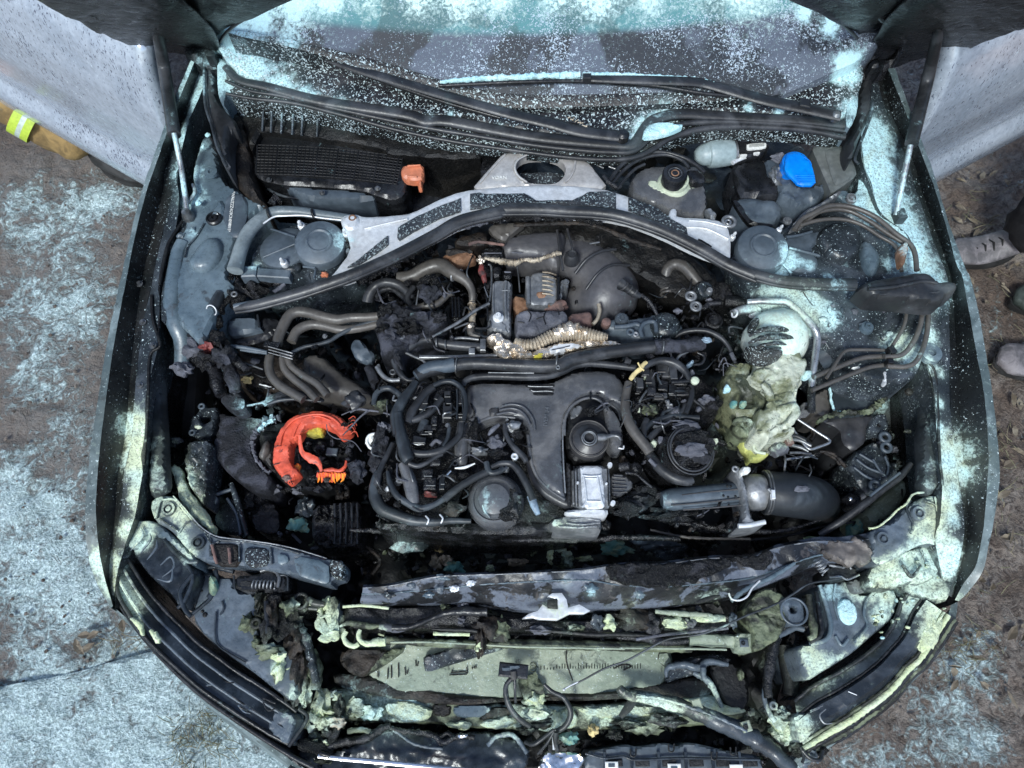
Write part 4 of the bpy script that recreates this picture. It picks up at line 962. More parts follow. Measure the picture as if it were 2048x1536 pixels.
for c, r in (('E 790,340', 8), ('E 880,300', 6), ('E 1035,425', 5)): lump('dried_foam_blob', c, r, r, .008, 'lid_grey', z=.905)
pad('black_bracket', 'E 840,765 910,765 930,800 930,850 880,870 845,810', 'bay_dark', z=.89, res=5); ring('eyelet', 'E 890,822', 4, 1.8, 'steel_pipe', z=.895)
for c, r in (('A 1190,860', 4), ('A 1215,790', 5), ('A 1160,1190', 6)): lump('dried_foam_blob', c, r, r, .005, 'powder_heap', z=.925)
# ---------------------------------------------------------------- brake fluid reservoir
bz = .915
rs = pad('brake_fluid_reservoir', 'C 1050,1080 1070,1020 1130,975 1200,960 1400,960 1480,965 1495,1060 1510,1150 1508,1215 1490,1265 1400,1260 1250,1215 1140,1170 1070,1140', 'cover', z=bz, zb=.80, round=9, drop=.014, res=5, noise=.003, ns=24)
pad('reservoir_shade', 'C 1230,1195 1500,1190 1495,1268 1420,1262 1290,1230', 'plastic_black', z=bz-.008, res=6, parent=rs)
lathe('filler_neck', 'C 1310,1075', [(36, -.02), (33, .0), (28, .006), (27, .018), (23, .019), (23, .010), (0, .010)], 'cream', z=bz, parent=rs, n=40)
pad('neck_collar', 'C 1150,1050 1230,1050 1250,1100 1400,1090 1480,1040 1490,1070 1400,1110 1330,1150 1250,1140 1160,1090', 'cream', z=bz+.003, res=5, round=3, parent=rs)
cp = lathe('filler_cap', 'C 1318,1015', [(24, -.03), (25, -.002), (23, .002), (17, .003), (16, .001), (10, .001), (9, .004), (0, .005)], 'plastic_black', z=bz+.045, parent=rs, n=32)
ring('cap_ring', 'C 1318,1012', 7, 1.2, 'rust', z=bz+.05, parent=rs); ring('cap_ring', 'C 1318,1012', 13, .8, 'steel_dull', z=bz+.05, parent=rs)
pad('level_sensor', 'C 1380,1010 1400,985 1470,990 1500,1040 1490,1060 1430,1070 1400,1050', 'plastic_black', z=bz+.02, zb=bz, res=5, parent=rs)
for s, r in (('C 935,1060 1000,970 1100,905 1240,890 1360,920 1440,965 1490,1010', 4.5), ('C 950,1075 1030,985 1130,925 1260,905 1360,940 1400,985', 3.5), ('C 990,1090 1050,1020 1090,985 1140,960', 3), ('C 900,1030 960,1100 1000,1090', 4), ('C 980,1060 960,1010 1040,940', 2)):
    tube('brake_cable', s, r, 'rubber', z=.945, rough=.05)
tube('cable_clip', 'C 920,1060 980,1100', 5, 'burnt', z=.95)
for s in ('C 850,960 900,985', 'C 930,975 1000,1000'): tube('steel_line', s, 2, 'steel_pipe', z=.92)
pad('reservoir_foot', 'C 1290,1215 1330,1215 1325,1275 1280,1265', 'alu_white', z=.93, zb=.9, res=4, round=2)
# wiper motor
wm = tube('wiper_motor', 'R 60,370 100,365 150,360 205,352 225,350 300,345 420,335 500,330 525,328', [9, 16, 21, 23, 27, 28, 27, 25, 22], 'motor_grey', z=.90, n=30, step=.004)
tube('motor_band', 'R 515,330 540,328', [24, 24], 'steel_dull', z=.90, n=30, parent=wm)
cb = pad('motor_connector', 'R 545,180 700,190 960,215 965,250 930,300 900,350 720,370 560,375 545,280', 'plastic_black', z=.915, zb=.87, round=3, res=4)
pad('white_label', 'R 685,225 910,208 922,230 918,270 700,292 685,270', 'white_tag', z=.921, res=4, round=2, drop=.001, parent=cb)
pad('white_label', 'R 605,350 688,345 690,365 610,378', 'white_tag', z=.918, res=4, round=1, drop=.001, parent=cb); pad('white_label', 'R 765,325 842,318 845,340 768,350', 'white_tag', z=.918, res=4, round=1, drop=.001, parent=cb)
for i in range(4): tube('label_print', 'R 715,%d 895,%d' % (236+i*9, 224+i*9), .5, 'box_grey', z=.9222, n=4, parent=cb)
tube('white_lever', 'R 510,455 560,430 640,405 720,385', [5, 4, 2.5, 1.5], 'alu_white', z=.905)
# dark module, washer filler and blue cap
pad('control_module', 'R 505,480 620,440 880,380 980,480 1060,600 1080,800 1060,860 880,860 700,840 605,850', 'plastic_black', z=.895, zb=.78, round=6, drop=.01, res=6, noise=.004, ns=20)
pad('washer_filler_base', 'R 530,900 600,850 800,850 960,880 1060,900 1110,960 1135,1030 1120,1090 1040,1170 900,1195 750,1185 680,1120 560,1000', 'lid_grey', z=.885, zb=.74, round=9, drop=.015, res=5, noise=.008, ns=26)
pad('washer_rim', 'R 525,900 560,880 640,960 700,1080 780,1150 1020,1180 990,1200 740,1200 640,1080', 'plastic_black', z=.89, res=6, round=4)
pad('torn_film', 'R 900,390 1130,360 1140,480 1250,640 1320,720 1520,720 1640,640 1650,820 1560,900 1450,1000 1300,1000 1200,930 1080,860 1100,760 1000,640 930,560', 'lid_grey', z=.905, zb=.83, round=8, drop=.012, res=5, noise=.013, ns=30)
lump('torn_edge', 'R 1030,600', 10, 20, .012, 'alu_dull', z=.905, noise=.7); lump('torn_edge', 'R 1080,400', 14, 9, .010, 'ash_grey', z=.91, noise=.8)
bc = lathe('washer_cap', 'R 1265,470', [(27, -.03), (27, .006), (24, .010), (0, .011)], 'blue_cap', z=.93, n=40)
lid = pad('cap_flap', 'R 1185,320 1330,322 1400,375 1470,460 1505,560 1522,715 1315,715 1250,640 1180,580 1145,510 1155,400', 'blue_cap', z=.955, zb=.945, round=4, drop=.004, res=4, parent=bc)
for i in range(5): tube('grip_rib', 'R %d,%d %d,%d' % (1255+i*14, 610+i*21, 1500+i*3, 610+i*21), 1.1, 'blue_cap', z=.957, parent=bc, n=8)
ring('cap_rim', 'R 1330,480', 22, 1.0, 'blue_cap', z=.954, parent=bc)
tube('cap_strap', 'R 1220,310 1280,265 1340,270 1370,310', 2.5, 'plastic_teal', z=.94)
tank = pad('grey_module', 'R 1470,250 1600,236 1895,232 1905,290 2030,560 1965,640 1850,720 1710,815 1690,760 1620,600 1540,420', 'box_grey', z=.925, zb=.84, round=4, drop=.005, res=6)
pad('module_lid', 'R 1650,275 1885,245 1900,300 2010,555 1940,630 1760,720 1730,650 1640,350', 'box_grey', z=.932, zb=.925, round=6, drop=.005, res=6, parent=tank)
txt('module_print', '4G1', 'R 1895,440', 7, .9335, -75, 'white_tag', tank)
pad('support_strip', 'R 1815,765 1850,780 1700,900 1480,1060 1410,1090 1330,1160 1260,1205 1230,1205 1330,1080 1400,1010 1560,940 1690,850', 'alu_dull', z=.935, zb=.90, res=5, round=2, noise=.002)
pad('mount_plate', 'R 1760,810 1850,760 1920,800 2048,870 2060,960 1960,960 1890,930', 'bay_paint', z=.915, zb=.85, res=5, round=4)
lathe('mount_grommet', 'R 1942,890', [(11, -.002), (11, .005), (8, .006), (7, .001), (4, .001), (4, .007), (0, .008)], 'alu_dull', z=.918)
pad('pipe_bracket', 'R 185,1000 250,980 330,1060 320,1090 280,1090 350,1160 330,1190 270,1130 200,1050', 'alu_dull', z=.925, res=4, round=2)
ring('coil_bracket', 'R 470,1165', 12, 4, 'alu_dull', z=.925); ring('coil_bracket', 'R 460,1170', 5, 2.5, 'steel_pipe', z=.93); bolt('R 1170,1160', 9, 'alu_dull', z=.91)
# ---------------------------------------------------------------- right strut tower and wing
rw = pad('right_inner_wing', 'P 1478,548 1470,500 1490,462 1530,452 1560,456 1585,440 1600,432 1640,440 1680,430 1720,445 1760,450 1835,480 1866,560 1870,640 1855,700 1838,750 1800,765 1740,760 1700,740 1690,700 1650,670 1600,690 1560,640 1500,600', 'bay_dark', z=.89, zb=.65, round=10, drop=.015, res=6, noise=.006, ns=13)
pad('wing_strip', 'P 1708,300 1725,330 1745,390 1770,430 1830,475 1800,480 1740,450 1690,425 1640,410 1700,395 1722,370', 'bay_dark', z=.90, zb=.8, res=6, noise=.004)
t2 = tower('H 465,430', None, 52, (-.05, -.1, 1), .925)
for s in ('H 660,430 780,460 890,490', 'H 640,350 740,335 830,310', 'H 600,530 680,620'): tube('tower_rib', s, 3, 'lid_grey', z=[.915, .905])
pad('tower_plate', 'H 620,340 830,310 900,290 880,380 830,430 890,520 860,610 700,600 620,540 660,450', 'lid_grey', z=.90, zb=.88, round=5, res=6, noise=.004, ns=30)
pad('tower_hood', 'H 860,330 960,230 1090,220 1200,260 1225,330 1215,440 1120,520 1000,500 930,420', 'bay_dark', z=.915, zb=.88, round=16, drop=.02, res=6, noise=.002)
pad('pressed_dome', 'H 1210,370 1240,355 1290,380 1350,450 1358,530 1330,600 1300,615 1260,580 1225,500', 'bay_paint', z=.915, zb=.88, round=14, drop=.016, res=5, parent=rw)
for i in range(16):
    a, b = random.uniform(900, 1500), random.uniform(760, 1150)
    lump('dried_lump', 'H %d,%d' % (a, b), random.uniform(3, 9), random.uniform(3, 8), .006, ['lid_grey', 'bay_dark', 'ash_grey'][i % 3], z=.893, noise=.6, sub=2)
lathe('wing_bolt', 'H 1240,1025', [(14, -.004), (12, .005), (7, .006), (6, .012), (3, .012), (2, .006), (0, .006)], 'bay_paint', z=.895); 
wh = tube('wheel_housing', 'H 870,1250 1000,1180 1130,1130 1260,1110', [26, 34, 30, 16], 'lid_grey', z=[.80, .83, .83], n=24)
for i in range(3): tube('housing_rib', 'H %d,1130 %d,1180' % (930+i*55, 960+i*55), 3, 'bay_dark', z=[.875, .87], parent=wh)
ZP = .94
for s, r, z in (('H 700,295 760,215 850,170 960,118 1120,125 1300,198 1450,318 1560,400 1600,480 1612,600', 5, ZP), ('H 720,300 790,235 900,160 1080,148 1250,225 1400,325 1520,398', 4.5, ZP-.01), ('H 740,262 900,222 1060,218 1200,258 1340,345 1440,405 1480,475 1500,605', 4, ZP-.005),
                ('H 1665,815 1640,1000 1580,1140 1500,1225 1370,1240', 5, .92), ('H 1705,825 1685,1080 1625,1250 1540,1312 1390,1310', 5, .915), ('H 1545,810 1520,1000 1420,1180', 3.6, .92),
                ('H 1380,1235 1200,1252 1020,1320 840,1395', 5, .905), ('H 1385,1300 1250,1322 1050,1400 830,1492', 4.5, .90), ('H 1425,1192 1200,1188 1080,1200 1010,1290 940,1400', 3.5, .91)):
    tube('coolant_pipe', s, r, 'rubber_brown', z=z, n=12)
box('pipe_clamp', 'H 1405,1215', 12, 16, .02, 'plastic_black', z=.91, rot=-20); box('pipe_clamp', 'H 1390,1300', 12, 10, .02, 'plastic_black', z=.905)
pad('rusty_bracket', 'H 1485,410 1545,368 1560,420 1545,480 1530,545 1500,550 1490,480', 'rust', z=.955, zb=.93, res=4, round=2)
pad('clip', 'H 1360,1340 1400,1340 1395,1400 1400,1440 1375,1440 1370,1390', 'alu_white', z=.89, res=4, round=2)
lump('chip', 'H 1160,1325', 8, 3, .004, 'white_tag', z=.89); 
lathe('fender_lug', 'H 1720,1215', [(22, -.01), (20, .004), (8, .006), (7, 0), (0, 0)], 'bay_paint', z=.875)
# ================================================================ engine, upper middle
dk = tube('intake_elbow', 'P 975,492 1030,492 1090,500 1150,520 1196,552 1214,585 1198,604 1165,614 1130,625', [24, 32, 40, 50, 60, 64, 62, 50, 34], 'elbow', z=[.80, .80, .80, .79, .77, .74], n=36, step=.006)
for s in ('G 425,300 440,420 470,600', 'G 500,290 530,400 560,540'): tube('elbow_seam', s, 2.5, 'duct', z=[.895, .905, .89], parent=dk)
tube('elbow_seam', 'G 560,620 640,520 740,460 860,440', 3.5, 'duct', z=[.87, .892, .895, .88], parent=dk); tube('elbow_seam', 'G 640,740 730,620 830,560 960,560', 3, 'duct', z=[.86, .885, .885, .86], parent=dk)
tube('elbow_seam', 'G 665,400 740,388', 2, 'steel_dull', z=.905, parent=dk)
lathe('sensor_boss', 'G 535,490', [(16, -.02), (14, .0), (9, .008), (7, .004), (0, .004)], 'duct', z=.90, parent=dk)
pad('elbow_shoulder', 'G 0,340 120,310 300,285 460,280 500,320 460,480 420,560 300,480 120,470 20,470', 'elbow', z=.88, zb=.78, round=18, drop=.02, res=7, parent=dk)
cone = tube('cable_boot', 'G 900,700 950,730 1000,770 1045,790', [13, 10, 9, 5], 'rubber', z=[.89, .895, .89], n=14, parent=dk)
for i in range(3): ring('boot_ring', 'G %d,%d' % (925+i*38, 715+i*24), 10-i*1.5, 2, 'duct', z=.90, parent=dk, axis=(-.8, .5, .5))
tube('lambda_cable', 'G 1045,780 1100,820 1150,890 1180,970 1192,1060 1200,1130', [4.5, 4, 3.5, 3.5], 'burnt', z=[.89, .87, .86], rough=.15)
# metal block beside it
mb = pad('metal_canister', 'G 190,640 260,592 340,596 430,635 440,720 435,840 300,880 200,860 185,760', 'alu_dull', z=.87, zb=.76, round=9, drop=.02, res=5, noise=.003)
for i in range(6): tube('canister_rib', 'G 315,%d 370,%d 415,%d' % (610+i*32, 616+i*32, 632+i*32), 1.8, 'gold_sleeve', z=[.874, .874, .862], parent=mb)
tube('canister_post', 'G 205,650 208,720 212,850', 5, 'alu_dull', z=.872, parent=mb); tube('canister_edge', 'G 435,650 432,740 430,820', 3, 'plastic_black', z=.87, parent=mb)
pad('canister_lug', 'G 440,670 490,655 515,680 505,720 470,715 455,830 440,830', 'alu_dull', z=.86, zb=.8, res=4, round=2, parent=mb); bolt('G 492,686', 6, 'alu_dull', z=.865, parent=mb)
pad('rusted_casing', 'G 90,790 200,780 250,860 210,900 100,900', 'rust', z=.85, zb=.78, res=5, noise=.006); lump('rusted_lump', 'G 330,820', 26, 20, .02, 'rust', z=.85, noise=.4)
lump('rusted_lump', 'G 400,870', 26, 14, .018, 'rust_pink', z=.845)
cb_ = pad('charred_block', 'G 115,900 200,875 300,890 380,868 490,880 515,930 505,1000 420,1010 330,1075 240,1085 120,1080 105,1000', 'ash_grey', z=.885, zb=.80, round=12, drop=.022, res=4, noise=.007, ns=34)
for s in ('G 340,900 325,950 340,1000', 'G 200,890 230,930 215,980', 'G 430,885 440,930', 'G 330,940 270,960', 'G 130,980 180,990'): tube('crack', s, 1.1, 'pit', z=.8865, parent=cb_, n=5)
pad('charred_block', 'G 510,900 600,890 680,885 695,940 690,1000 600,1010 510,1005', 'rust_pink', z=.875, zb=.80, round=9, drop=.018, res=4, noise=.006, ns=40)
tube('casing_flange', 'G 735,850 742,900 725,960 690,1000', 4, 'gold_sleeve', z=.865)
# bracket left of it
bk = pad('cast_bracket', 'F 1425,690 1440,662 1580,662 1578,760 1565,870 1572,960 1570,1080 1490,1075 1390,1020 1395,960 1425,900', 'alu_dull', z=.885, zb=.78, round=5, drop=.010, res=5, noise=.002)
tube('bracket_ridge', 'F 1530,680 1525,800 1530,960', 3.5, 'alu_dull', z=.888, parent=bk); tube('bracket_ridge', 'F 1440,700 1435,820 1440,930', 2.5, 'alu_dull', z=.886, parent=bk)
lathe('bolt_head', 'F 1475,955', [(11, -.006), (11, .004), (7, .006), (7, .014), (5, .018), (3, .018), (2.6, .012), (0, .012)], 'alu_white', z=.888, parent=bk, n=20)
tube('yellow_line', 'F 1500,750 1560,745', 1.3, 'alu_dull', z=.892, parent=bk); pad('bracket_foot', 'F 1395,940 1430,900 1530,985 1560,1080 1400,1025', 'alu_dull', z=.89, res=4, round=3, parent=bk)
for s in ('F 1345,420 1510,420 1510,500 1345,500', 'F 1400,340 1480,330 1510,400 1400,410', 'F 1505,585 1575,590 1575,650 1510,655', 'F 1420,560 1495,560 1495,640 1430,650'):
    pad('burnt_plug', s, 'burnt', z=.885, zb=.8, res=5, round=3, noise=.002)
for s in ('F 1370,470 1500,470', 'F 1575,465 1650,470', 'F 1520,610 1570,612'): tube('plug_rib', s, 1.5, 'ash_grey', z=.89)
tube('foil_sleeve', 'F 1375,505 1440,520 1520,535 1600,540 1670,520 1740,525 1830,500 1900,475 1945,470', [3, 5, 6, 6, 4, 5, 4, 5, 3], 'gold_sleeve', z=.915, rough=.35, step=.003, ribs=2.4)
tube('red_connector', 'F 1350,555 1352,600 1368,650 1375,690', [4, 7, 6, 3], 'red_burnt', z=.89, rough=.3); lump('foil_scrap', 'F 1345,520', 7, 8, .008, 'gold_foil', z=.90, noise=.9)
tube('wire', 'F 1375,690 1385,780 1395,900 1395,980', 1.8, 'plastic_black', z=.89); tube('wire', 'F 1400,555 1422,570 1424,700 1410,830', 2.2, 'steel_dull', z=.89); tube('wire', 'F 1370,720 1400,800', 1.2, 'steel_pipe', z=.895)
tube('oil_dipstick', 'F 1408,842 1300,900 1195,975 1080,1040 985,1092', [3, 3.5, 3.5, 2.5], 'steel_dull', z=.90); tube('oil_dipstick', 'F 1250,990 1150,1030', 2, 'steel_dull', z=.89)
tube('wire', 'F 1610,540 1625,640 1635,760', 1.5, 'steel_dull', z=.87)
# rust plates at left
pad('heat_plate', 'F 1040,520 1075,470 1150,455 1230,420 1290,455 1312,490 1240,510 1165,545 1100,525', 'rust', z=.88, zb=.84, res=5, noise=.008, round=3); pad('heat_plate', 'F 1080,440 1150,420 1270,425 1290,460 1180,470 1090,480', 'char_brown', z=.885, res=5, noise=.006)
pad('heat_plate', 'F 1180,340 1380,290 1400,400 1250,410 1140,390', 'char_brown', z=.90, zb=.85, res=6, noise=.006); tube('plate_edge', 'F 1255,405 1320,385 1450,400 1520,410', 3, 'rust_pink', z=.90, rough=.3)
pad('heat_plate', 'F 1390,265 1520,235 1700,225 1560,330 1520,370 1450,340', 'rubber_brown', z=.90, res=6, noise=.006)
# hoses upper left of the engine
tube('vacuum_hose', 'F 735,655 800,650 860,630 930,590 1000,565 1060,565 1110,600 1180,640 1240,680 1275,740 1283,800 1280,835', [13, 13, 14, 15, 15, 14, 11, 9, 7, 6.5], 'rubber_brown', z=[.86, .88, .89, .87], n=16, rough=.04)
ring('hose_clamp', 'F 1140,640', 9, 2.5, 'alu_dull', z=.885, axis=(1, -.4, .2)); ring('hose_clamp', 'F 1190,630', 10, 2, 'alu_dull', z=.885, axis=(1, -.5, .2))
g = tube('brass_fitting', 'F 1281,830 1283,900 1281,985', [6.5, 7, 6.5], 'gold_sleeve', z=.875, n=14); ring('fitting_ring', 'F 1280,850', 7.5, 2, 'gold_foil', z=.88, parent=g, axis=(0, 1, .1)); ring('fitting_ring', 'F 1281,920', 7.5, 2, 'gold_foil', z=.88, parent=g, axis=(0, 1, .1))
tube('hose', 'F 1281,990 1270,1040 1290,1080 1340,1085', [8, 8, 8, 7], 'rubber_brown', z=.87, rough=.1); lump('gold_scrap', 'F 1265,1010', 7, 6, .006, 'gold_foil', z=.885)
tube('hose', 'F 505,835 520,770 570,710 640,685 720,700 790,750 835,815', [12, 10, 9, 9, 8], 'rubber', z=[.84, .87, .86], rough=.05, n=14)
tube('hose', 'F 560,800 600,750 680,735 760,790 800,840', [6, 6, 5], 'rubber', z=.84, rough=.1)
tube('hose', 'F 930,860 990,860 1050,825 1100,780 1140,765', [7, 7, 6], 'rubber_brown', z=.88, rough=.15); tube('thin_line', 'F 885,740 875,790 865,855', 1.6, 'alu_dull', z=.90)
tube('hose', 'F 845,720 800,800 830,870', 6, 'rubber', z=.87)
pad('burnt_valve', 'F 1110,790 1200,780 1220,860 1200,960 1130,970 1110,900', 'burnt', z=.86, zb=.76, res=5, noise=.004); 
for i in range(3): tube('valve_rib', 'F %d,800 %d,950' % (1130+i*25, 1135+i*25), 2.4, 'plastic_black', z=.864)
cm = pad('charred_mass', 'F 560,985 590,930 640,870 690,800 740,850 830,850 900,860 1000,890 1085,905 1115,960 1060,1010 950,1065 850,1110 760,1165 740,1220 760,1300 720,1290 690,1200 650,1185 600,1200 575,1120', 'char_blue', z=.905, zb=.78, round=9, drop=.02, res=4, noise=.022, ns=22, ridges=.4, rag=3)
for (a, b, r) in ((640, 900, 14), (700, 960, 20), (800, 930, 16), (900, 960, 18), (1030, 950, 14), (680, 1080, 16), (620, 1040, 12), (760, 1040, 14), (860, 1030, 12), (960, 760, 20), (930, 700, 14), (1000, 700, 12)):
    lump('char_clump', 'F %d,%d' % (a, b), r, r*.8, .016, 'char' if r < 15 else 'char_blue', z=.905, noise=.9, parent=cm, sub=3)
tube('melted_strand', 'F 655,1160 690,1230 730,1300 760,1370 765,1430', [8, 7, 6, 5], 'char_blue', z=[.88, .85, .84], rough=.5)
tube('steel_loop', 'F 585,1300 600,1370 650,1410 720,1415 740,1400', 3.2, 'alu_dull', z=.86); tube('steel_loop', 'F 760,1380 790,1410 850,1400 860,1380', 2.6, 'steel_dull', z=.86); ring('small_ring', 'F 690,1355', 5, 2, 'steel_dull', z=.86)
# pipes in front of the charred mass
tube('rubber_pipe', 'F 765,1195 830,1160 900,1120 960,1110 1040,1140 1140,1155 1250,1165 1345,1170', [8, 9, 9, 10, 10, 9], 'rubber', z=.875, n=14); 
for c in ('F 1020,1140', 'F 1085,1150'): ring('pipe_clip', c, 9, 2, 'steel_dull', z=.88, axis=(1, 0, .1))
tube('fuel_line', 'F 890,1245 1000,1245 1150,1245 1300,1237 1480,1232', [5, 5, 4.5, 4], 'steel_dull', z=.885, n=12); box('line_clamp', 'F 1280,1215', 12, 14, .012, 'alu_dull', z=.885); box('line_clamp', 'F 1362,1170', 11, 26, .014, 'steel_dull', z=.885)
tube('fuel_line', 'F 775,1205 850,1240 910,1265 940,1300 950,1330', 3, 'steel_dull', z=.88); tube('fuel_line', 'F 1120,1112 1200,1100 1330,1112', 3.5, 'steel_dull', z=.88)
tube('link_rod', 'F 980,1110 1010,1180 1080,1205', 2.5, 'burnt', z=.885)
# crumpled foil heat shield
fs = pad('foil_shield', 'F 1390,1085 1420,1050 1470,1055 1530,1100 1620,1150 1710,1200 1730,1245 1640,1250 1580,1270 1500,1262 1465,1275 1480,1220 1440,1190 1460,1150 1410,1130', 'gold_foil', z=.90, zb=.86, round=3, res=3.2, noise=.016, ns=55, ridges=.7, rag=3)
tube('corrugated_sleeve', 'G 110,1125 180,1150 260,1145 340,1110 420,1080 520,1065 620,1070 720,1085 800,1095', [8, 11, 11, 12, 15, 15, 11, 7], 'gold_sleeve', z=.895, ribs=3, step=.0022, n=16, rough=.06)
tube('corrugated_sleeve', 'G 400,1075 480,1045 580,1040 660,1075', [8, 13, 12, 6], 'gold_foil', z=.902, rough=.45, step=.003)
pad('foil_shield', 'G 200,1195 340,1160 450,1130 560,1110 700,1105 840,1120 990,1140 850,1175 700,1160 600,1175 450,1200 340,1235 240,1245', 'gold_foil', z=.892, zb=.86, round=3, res=4, noise=.010, ns=45, ridges=.5, parent=fs, rag=2)
pad('white_foil', 'G 350,1165 430,1135 560,1130 640,1150 560,1175 430,1200 370,1215', 'alu_white', z=.897, res=4, round=2, noise=.004, ns=50, parent=fs); pad('yellow_foil', 'G 250,1215 320,1200 335,1215 300,1240 250,1245', 'yellow_fluff', z=.897, res=4, round=2, parent=fs)
tube('foil_edge', 'G 385,1190 440,1180 520,1160', .9, 'pit', z=.901, parent=fs)
# pump and brackets right of the elbow
pb = pad('actuator', 'G 765,1000 790,965 860,935 960,950 1000,940 1100,925 1200,908 1300,935 1365,985 1375,1040 1330,1060 1240,1040 1180,1090 1060,1120 980,1110 940,1060 860,1050 800,1050', 'lid_grey', z=.865, zb=.77, round=10, drop=.016, res=5, noise=.005, ns=26)
lathe('actuator_cap', 'G 905,965', [(14, -.01), (14, .004), (11, .008), (5, .009), (4, .005), (0, .005)], 'bay_dark', z=.87, parent=pb); lathe('actuator_dome', 'G 1230,1010', [(32, -.02), (30, .002), (24, .010), (14, .014), (12, .010), (0, .012)], 'bay_dark', z=.868, parent=pb)
tube('bracket_arm', 'G 850,1020 940,1015 1010,1000 1040,1010', 5, 'lid_grey', z=.88, parent=pb); ring('bracket_eye', 'G 970,1058', 6, 3, 'lid_grey', z=.885, parent=pb); ring('bracket_eye', 'G 1010,1075', 4, 2.5, 'alu_dull', z=.885, parent=pb)
tube('bracket_arm', 'G 1060,1100 1045,1040 1080,990 1150,985 1165,1060', 4.5, 'lid_grey', z=.885, parent=pb)
lathe('flange', 'G 790,990', [(10, -.01), (9, .006), (5, .008), (0, .008)], 'rust_pink', z=.87)
tube('elbow_hose', 'G 1255,770 1240,700 1235,640 1250,580 1300,550 1360,565 1410,610 1450,660 1485,700', [11, 12, 11, 11, 12, 12, 11, 10], 'rubber_brown', z=[.82, .86, .87, .86], n=16, rough=.04)
for i in range(4): ring('hose_rib', 'G 1248,%d' % (700+i*24), 13, 3, 'rubber_brown', z=.84, axis=(0, 1, .1))
cy = lathe('solenoid', 'G 1530,740', [(17, -.03), (17, .0), (14, .004), (9, .004), (8, .0), (0, .002)], 'bay_dark', z=.885, axis=(.35, -.25, 1)); lathe('solenoid_pin', 'G 1552,762', [(7, 0), (6, .012), (4, .014), (0, .014)], 'alu_dull', z=.885, parent=cy)
for c in ('G 1420,790', 'G 1457,866'):
    rr = ring('pipe_eye', c, 9, 3.5, 'alu_dull', z=.885); ring('pipe_eye_core', c, 4, 1.5, 'steel_dull', z=.887, parent=rr)
tube('pipe_eye_arm', 'G 1470,870 1520,880 1550,850 1640,840', 5, 'burnt', z=.88); tube('pipe_eye_arm', 'G 1440,770 1460,730 1490,700', 6, 'plastic_black', z=.875)
pad('burnt_bracket', 'G 1560,700 1640,660 1700,700 1760,790 1700,860 1590,830', 'char', z=.86, zb=.78, res=5, noise=.008)
lathe('burnt_cylinder', 'G 1590,970', [(18, -.05), (18, .0), (15, .003), (13, -.004), (10, .004), (0, .003)], 'burnt', z=.86, noise=.002)
tube('big_wire', 'G 1300,1095 1360,1060 1440,1045 1540,1050 1630,1090 1690,1150 1730,1230 1750,1290', [5, 6, 6, 5, 4, 3.5], 'rubber', z=[.86, .88, .87], n=12); tube('wire_white_end', 'G 1720,1215 1745,1265', 4.4, 'ash_grey', z=.885)
tube('metal_cylinder', 'H 240,920 300,895 380,885 440,880', [8, 9, 11, 12], 'alu_dull', z=.87, n=16); ring('cylinder_eye', 'H 258,920', 7, 2.2, 'alu_white', z=.875, axis=(-.8, 0, .5))
tube('metal_cylinder', 'H 180,830 260,835 330,850', [12, 13, 10], 'burnt', z=.86, n=14); pad('white_end', 'H 360,810 450,800 460,830 370,845', 'alu_white', z=.88, res=4, round=3); pad('white_end', 'H 370,905 440,890 500,890 500,925 400,930', 'alu_white', z=.875, res=4, round=3)
tube('strut_bar', 'G 1480,600 1600,700 1700,780', 4, 'burnt', z=.84); tube('strut_bar', 'H 760,770 800,830 830,870', 6, 'char_brown', z=.885)
# cross pipe bundle in front of the foil
cp1 = tube('loom_pipe', 'F 865,1385 940,1350 1100,1312 1250,1290 1400,1292 1600,1303 1800,1310 1950,1300 G 500,1275 620,1240 760,1215 900,1195 1020,1180 1150,1168', [13, 13, 13, 13, 14, 14, 13, 13, 13], 'rubber', z=.895, n=18, rough=.02)
tube('loom_end', 'F 860,1385 960,1330 1150,1300', [10, 14, 14], 'lid_grey', z=.897, n=16, rough=.06, parent=cp1)
tube('loom_end', 'G 1150,1165 1250,1165 1350,1165 1460,1150 1520,1140', [15, 15, 14, 14, 10], 'char_blue', z=.897, n=16, rough=.25, parent=cp1)
for c in ('F 1165,1300', 'G 420,1280', 'G 1210,1165'): ring('loom_band', c, 14.5, 1.8, 'steel_dull', z=.897, parent=cp1, axis=(1, -.1, 0))
ring('loom_pin', 'G 432,1320', 3.5, 1.6, 'alu_dull', z=.91, parent=cp1); lump('blue_scrap', 'G 1540,1115', 10, 6, .006, 'blue_tape', z=.91, rot=20); pad('blue_scrap', 'G 1385,1290 1440,1250 1450,1280 1400,1310', 'blue_tape', z=.885, res=4, round=1)
tube('loom_pipe', 'F 1215,1460 1230,1420 1290,1395 1400,1385 1550,1388 1700,1392 1850,1382 1950,1350 2046,1305 2150,1290 2300,1300 2500,1325', [5, 7, 7.5, 7.5, 7.5, 7.5, 7], 'rubber', z=.88, n=14)
tube('bright_gap', 'F 1400,1358 1550,1360 1740,1362', 1.3, 'alu_dull', z=.888); tube('wire', 'G 1470,1210 1520,1240 1500,1290 1440,1300', 3, 'plastic_black', z=.88); tube('wire', 'G 1300,1280 1340,1230 1400,1200', 3, 'alu_dull', z=.885)
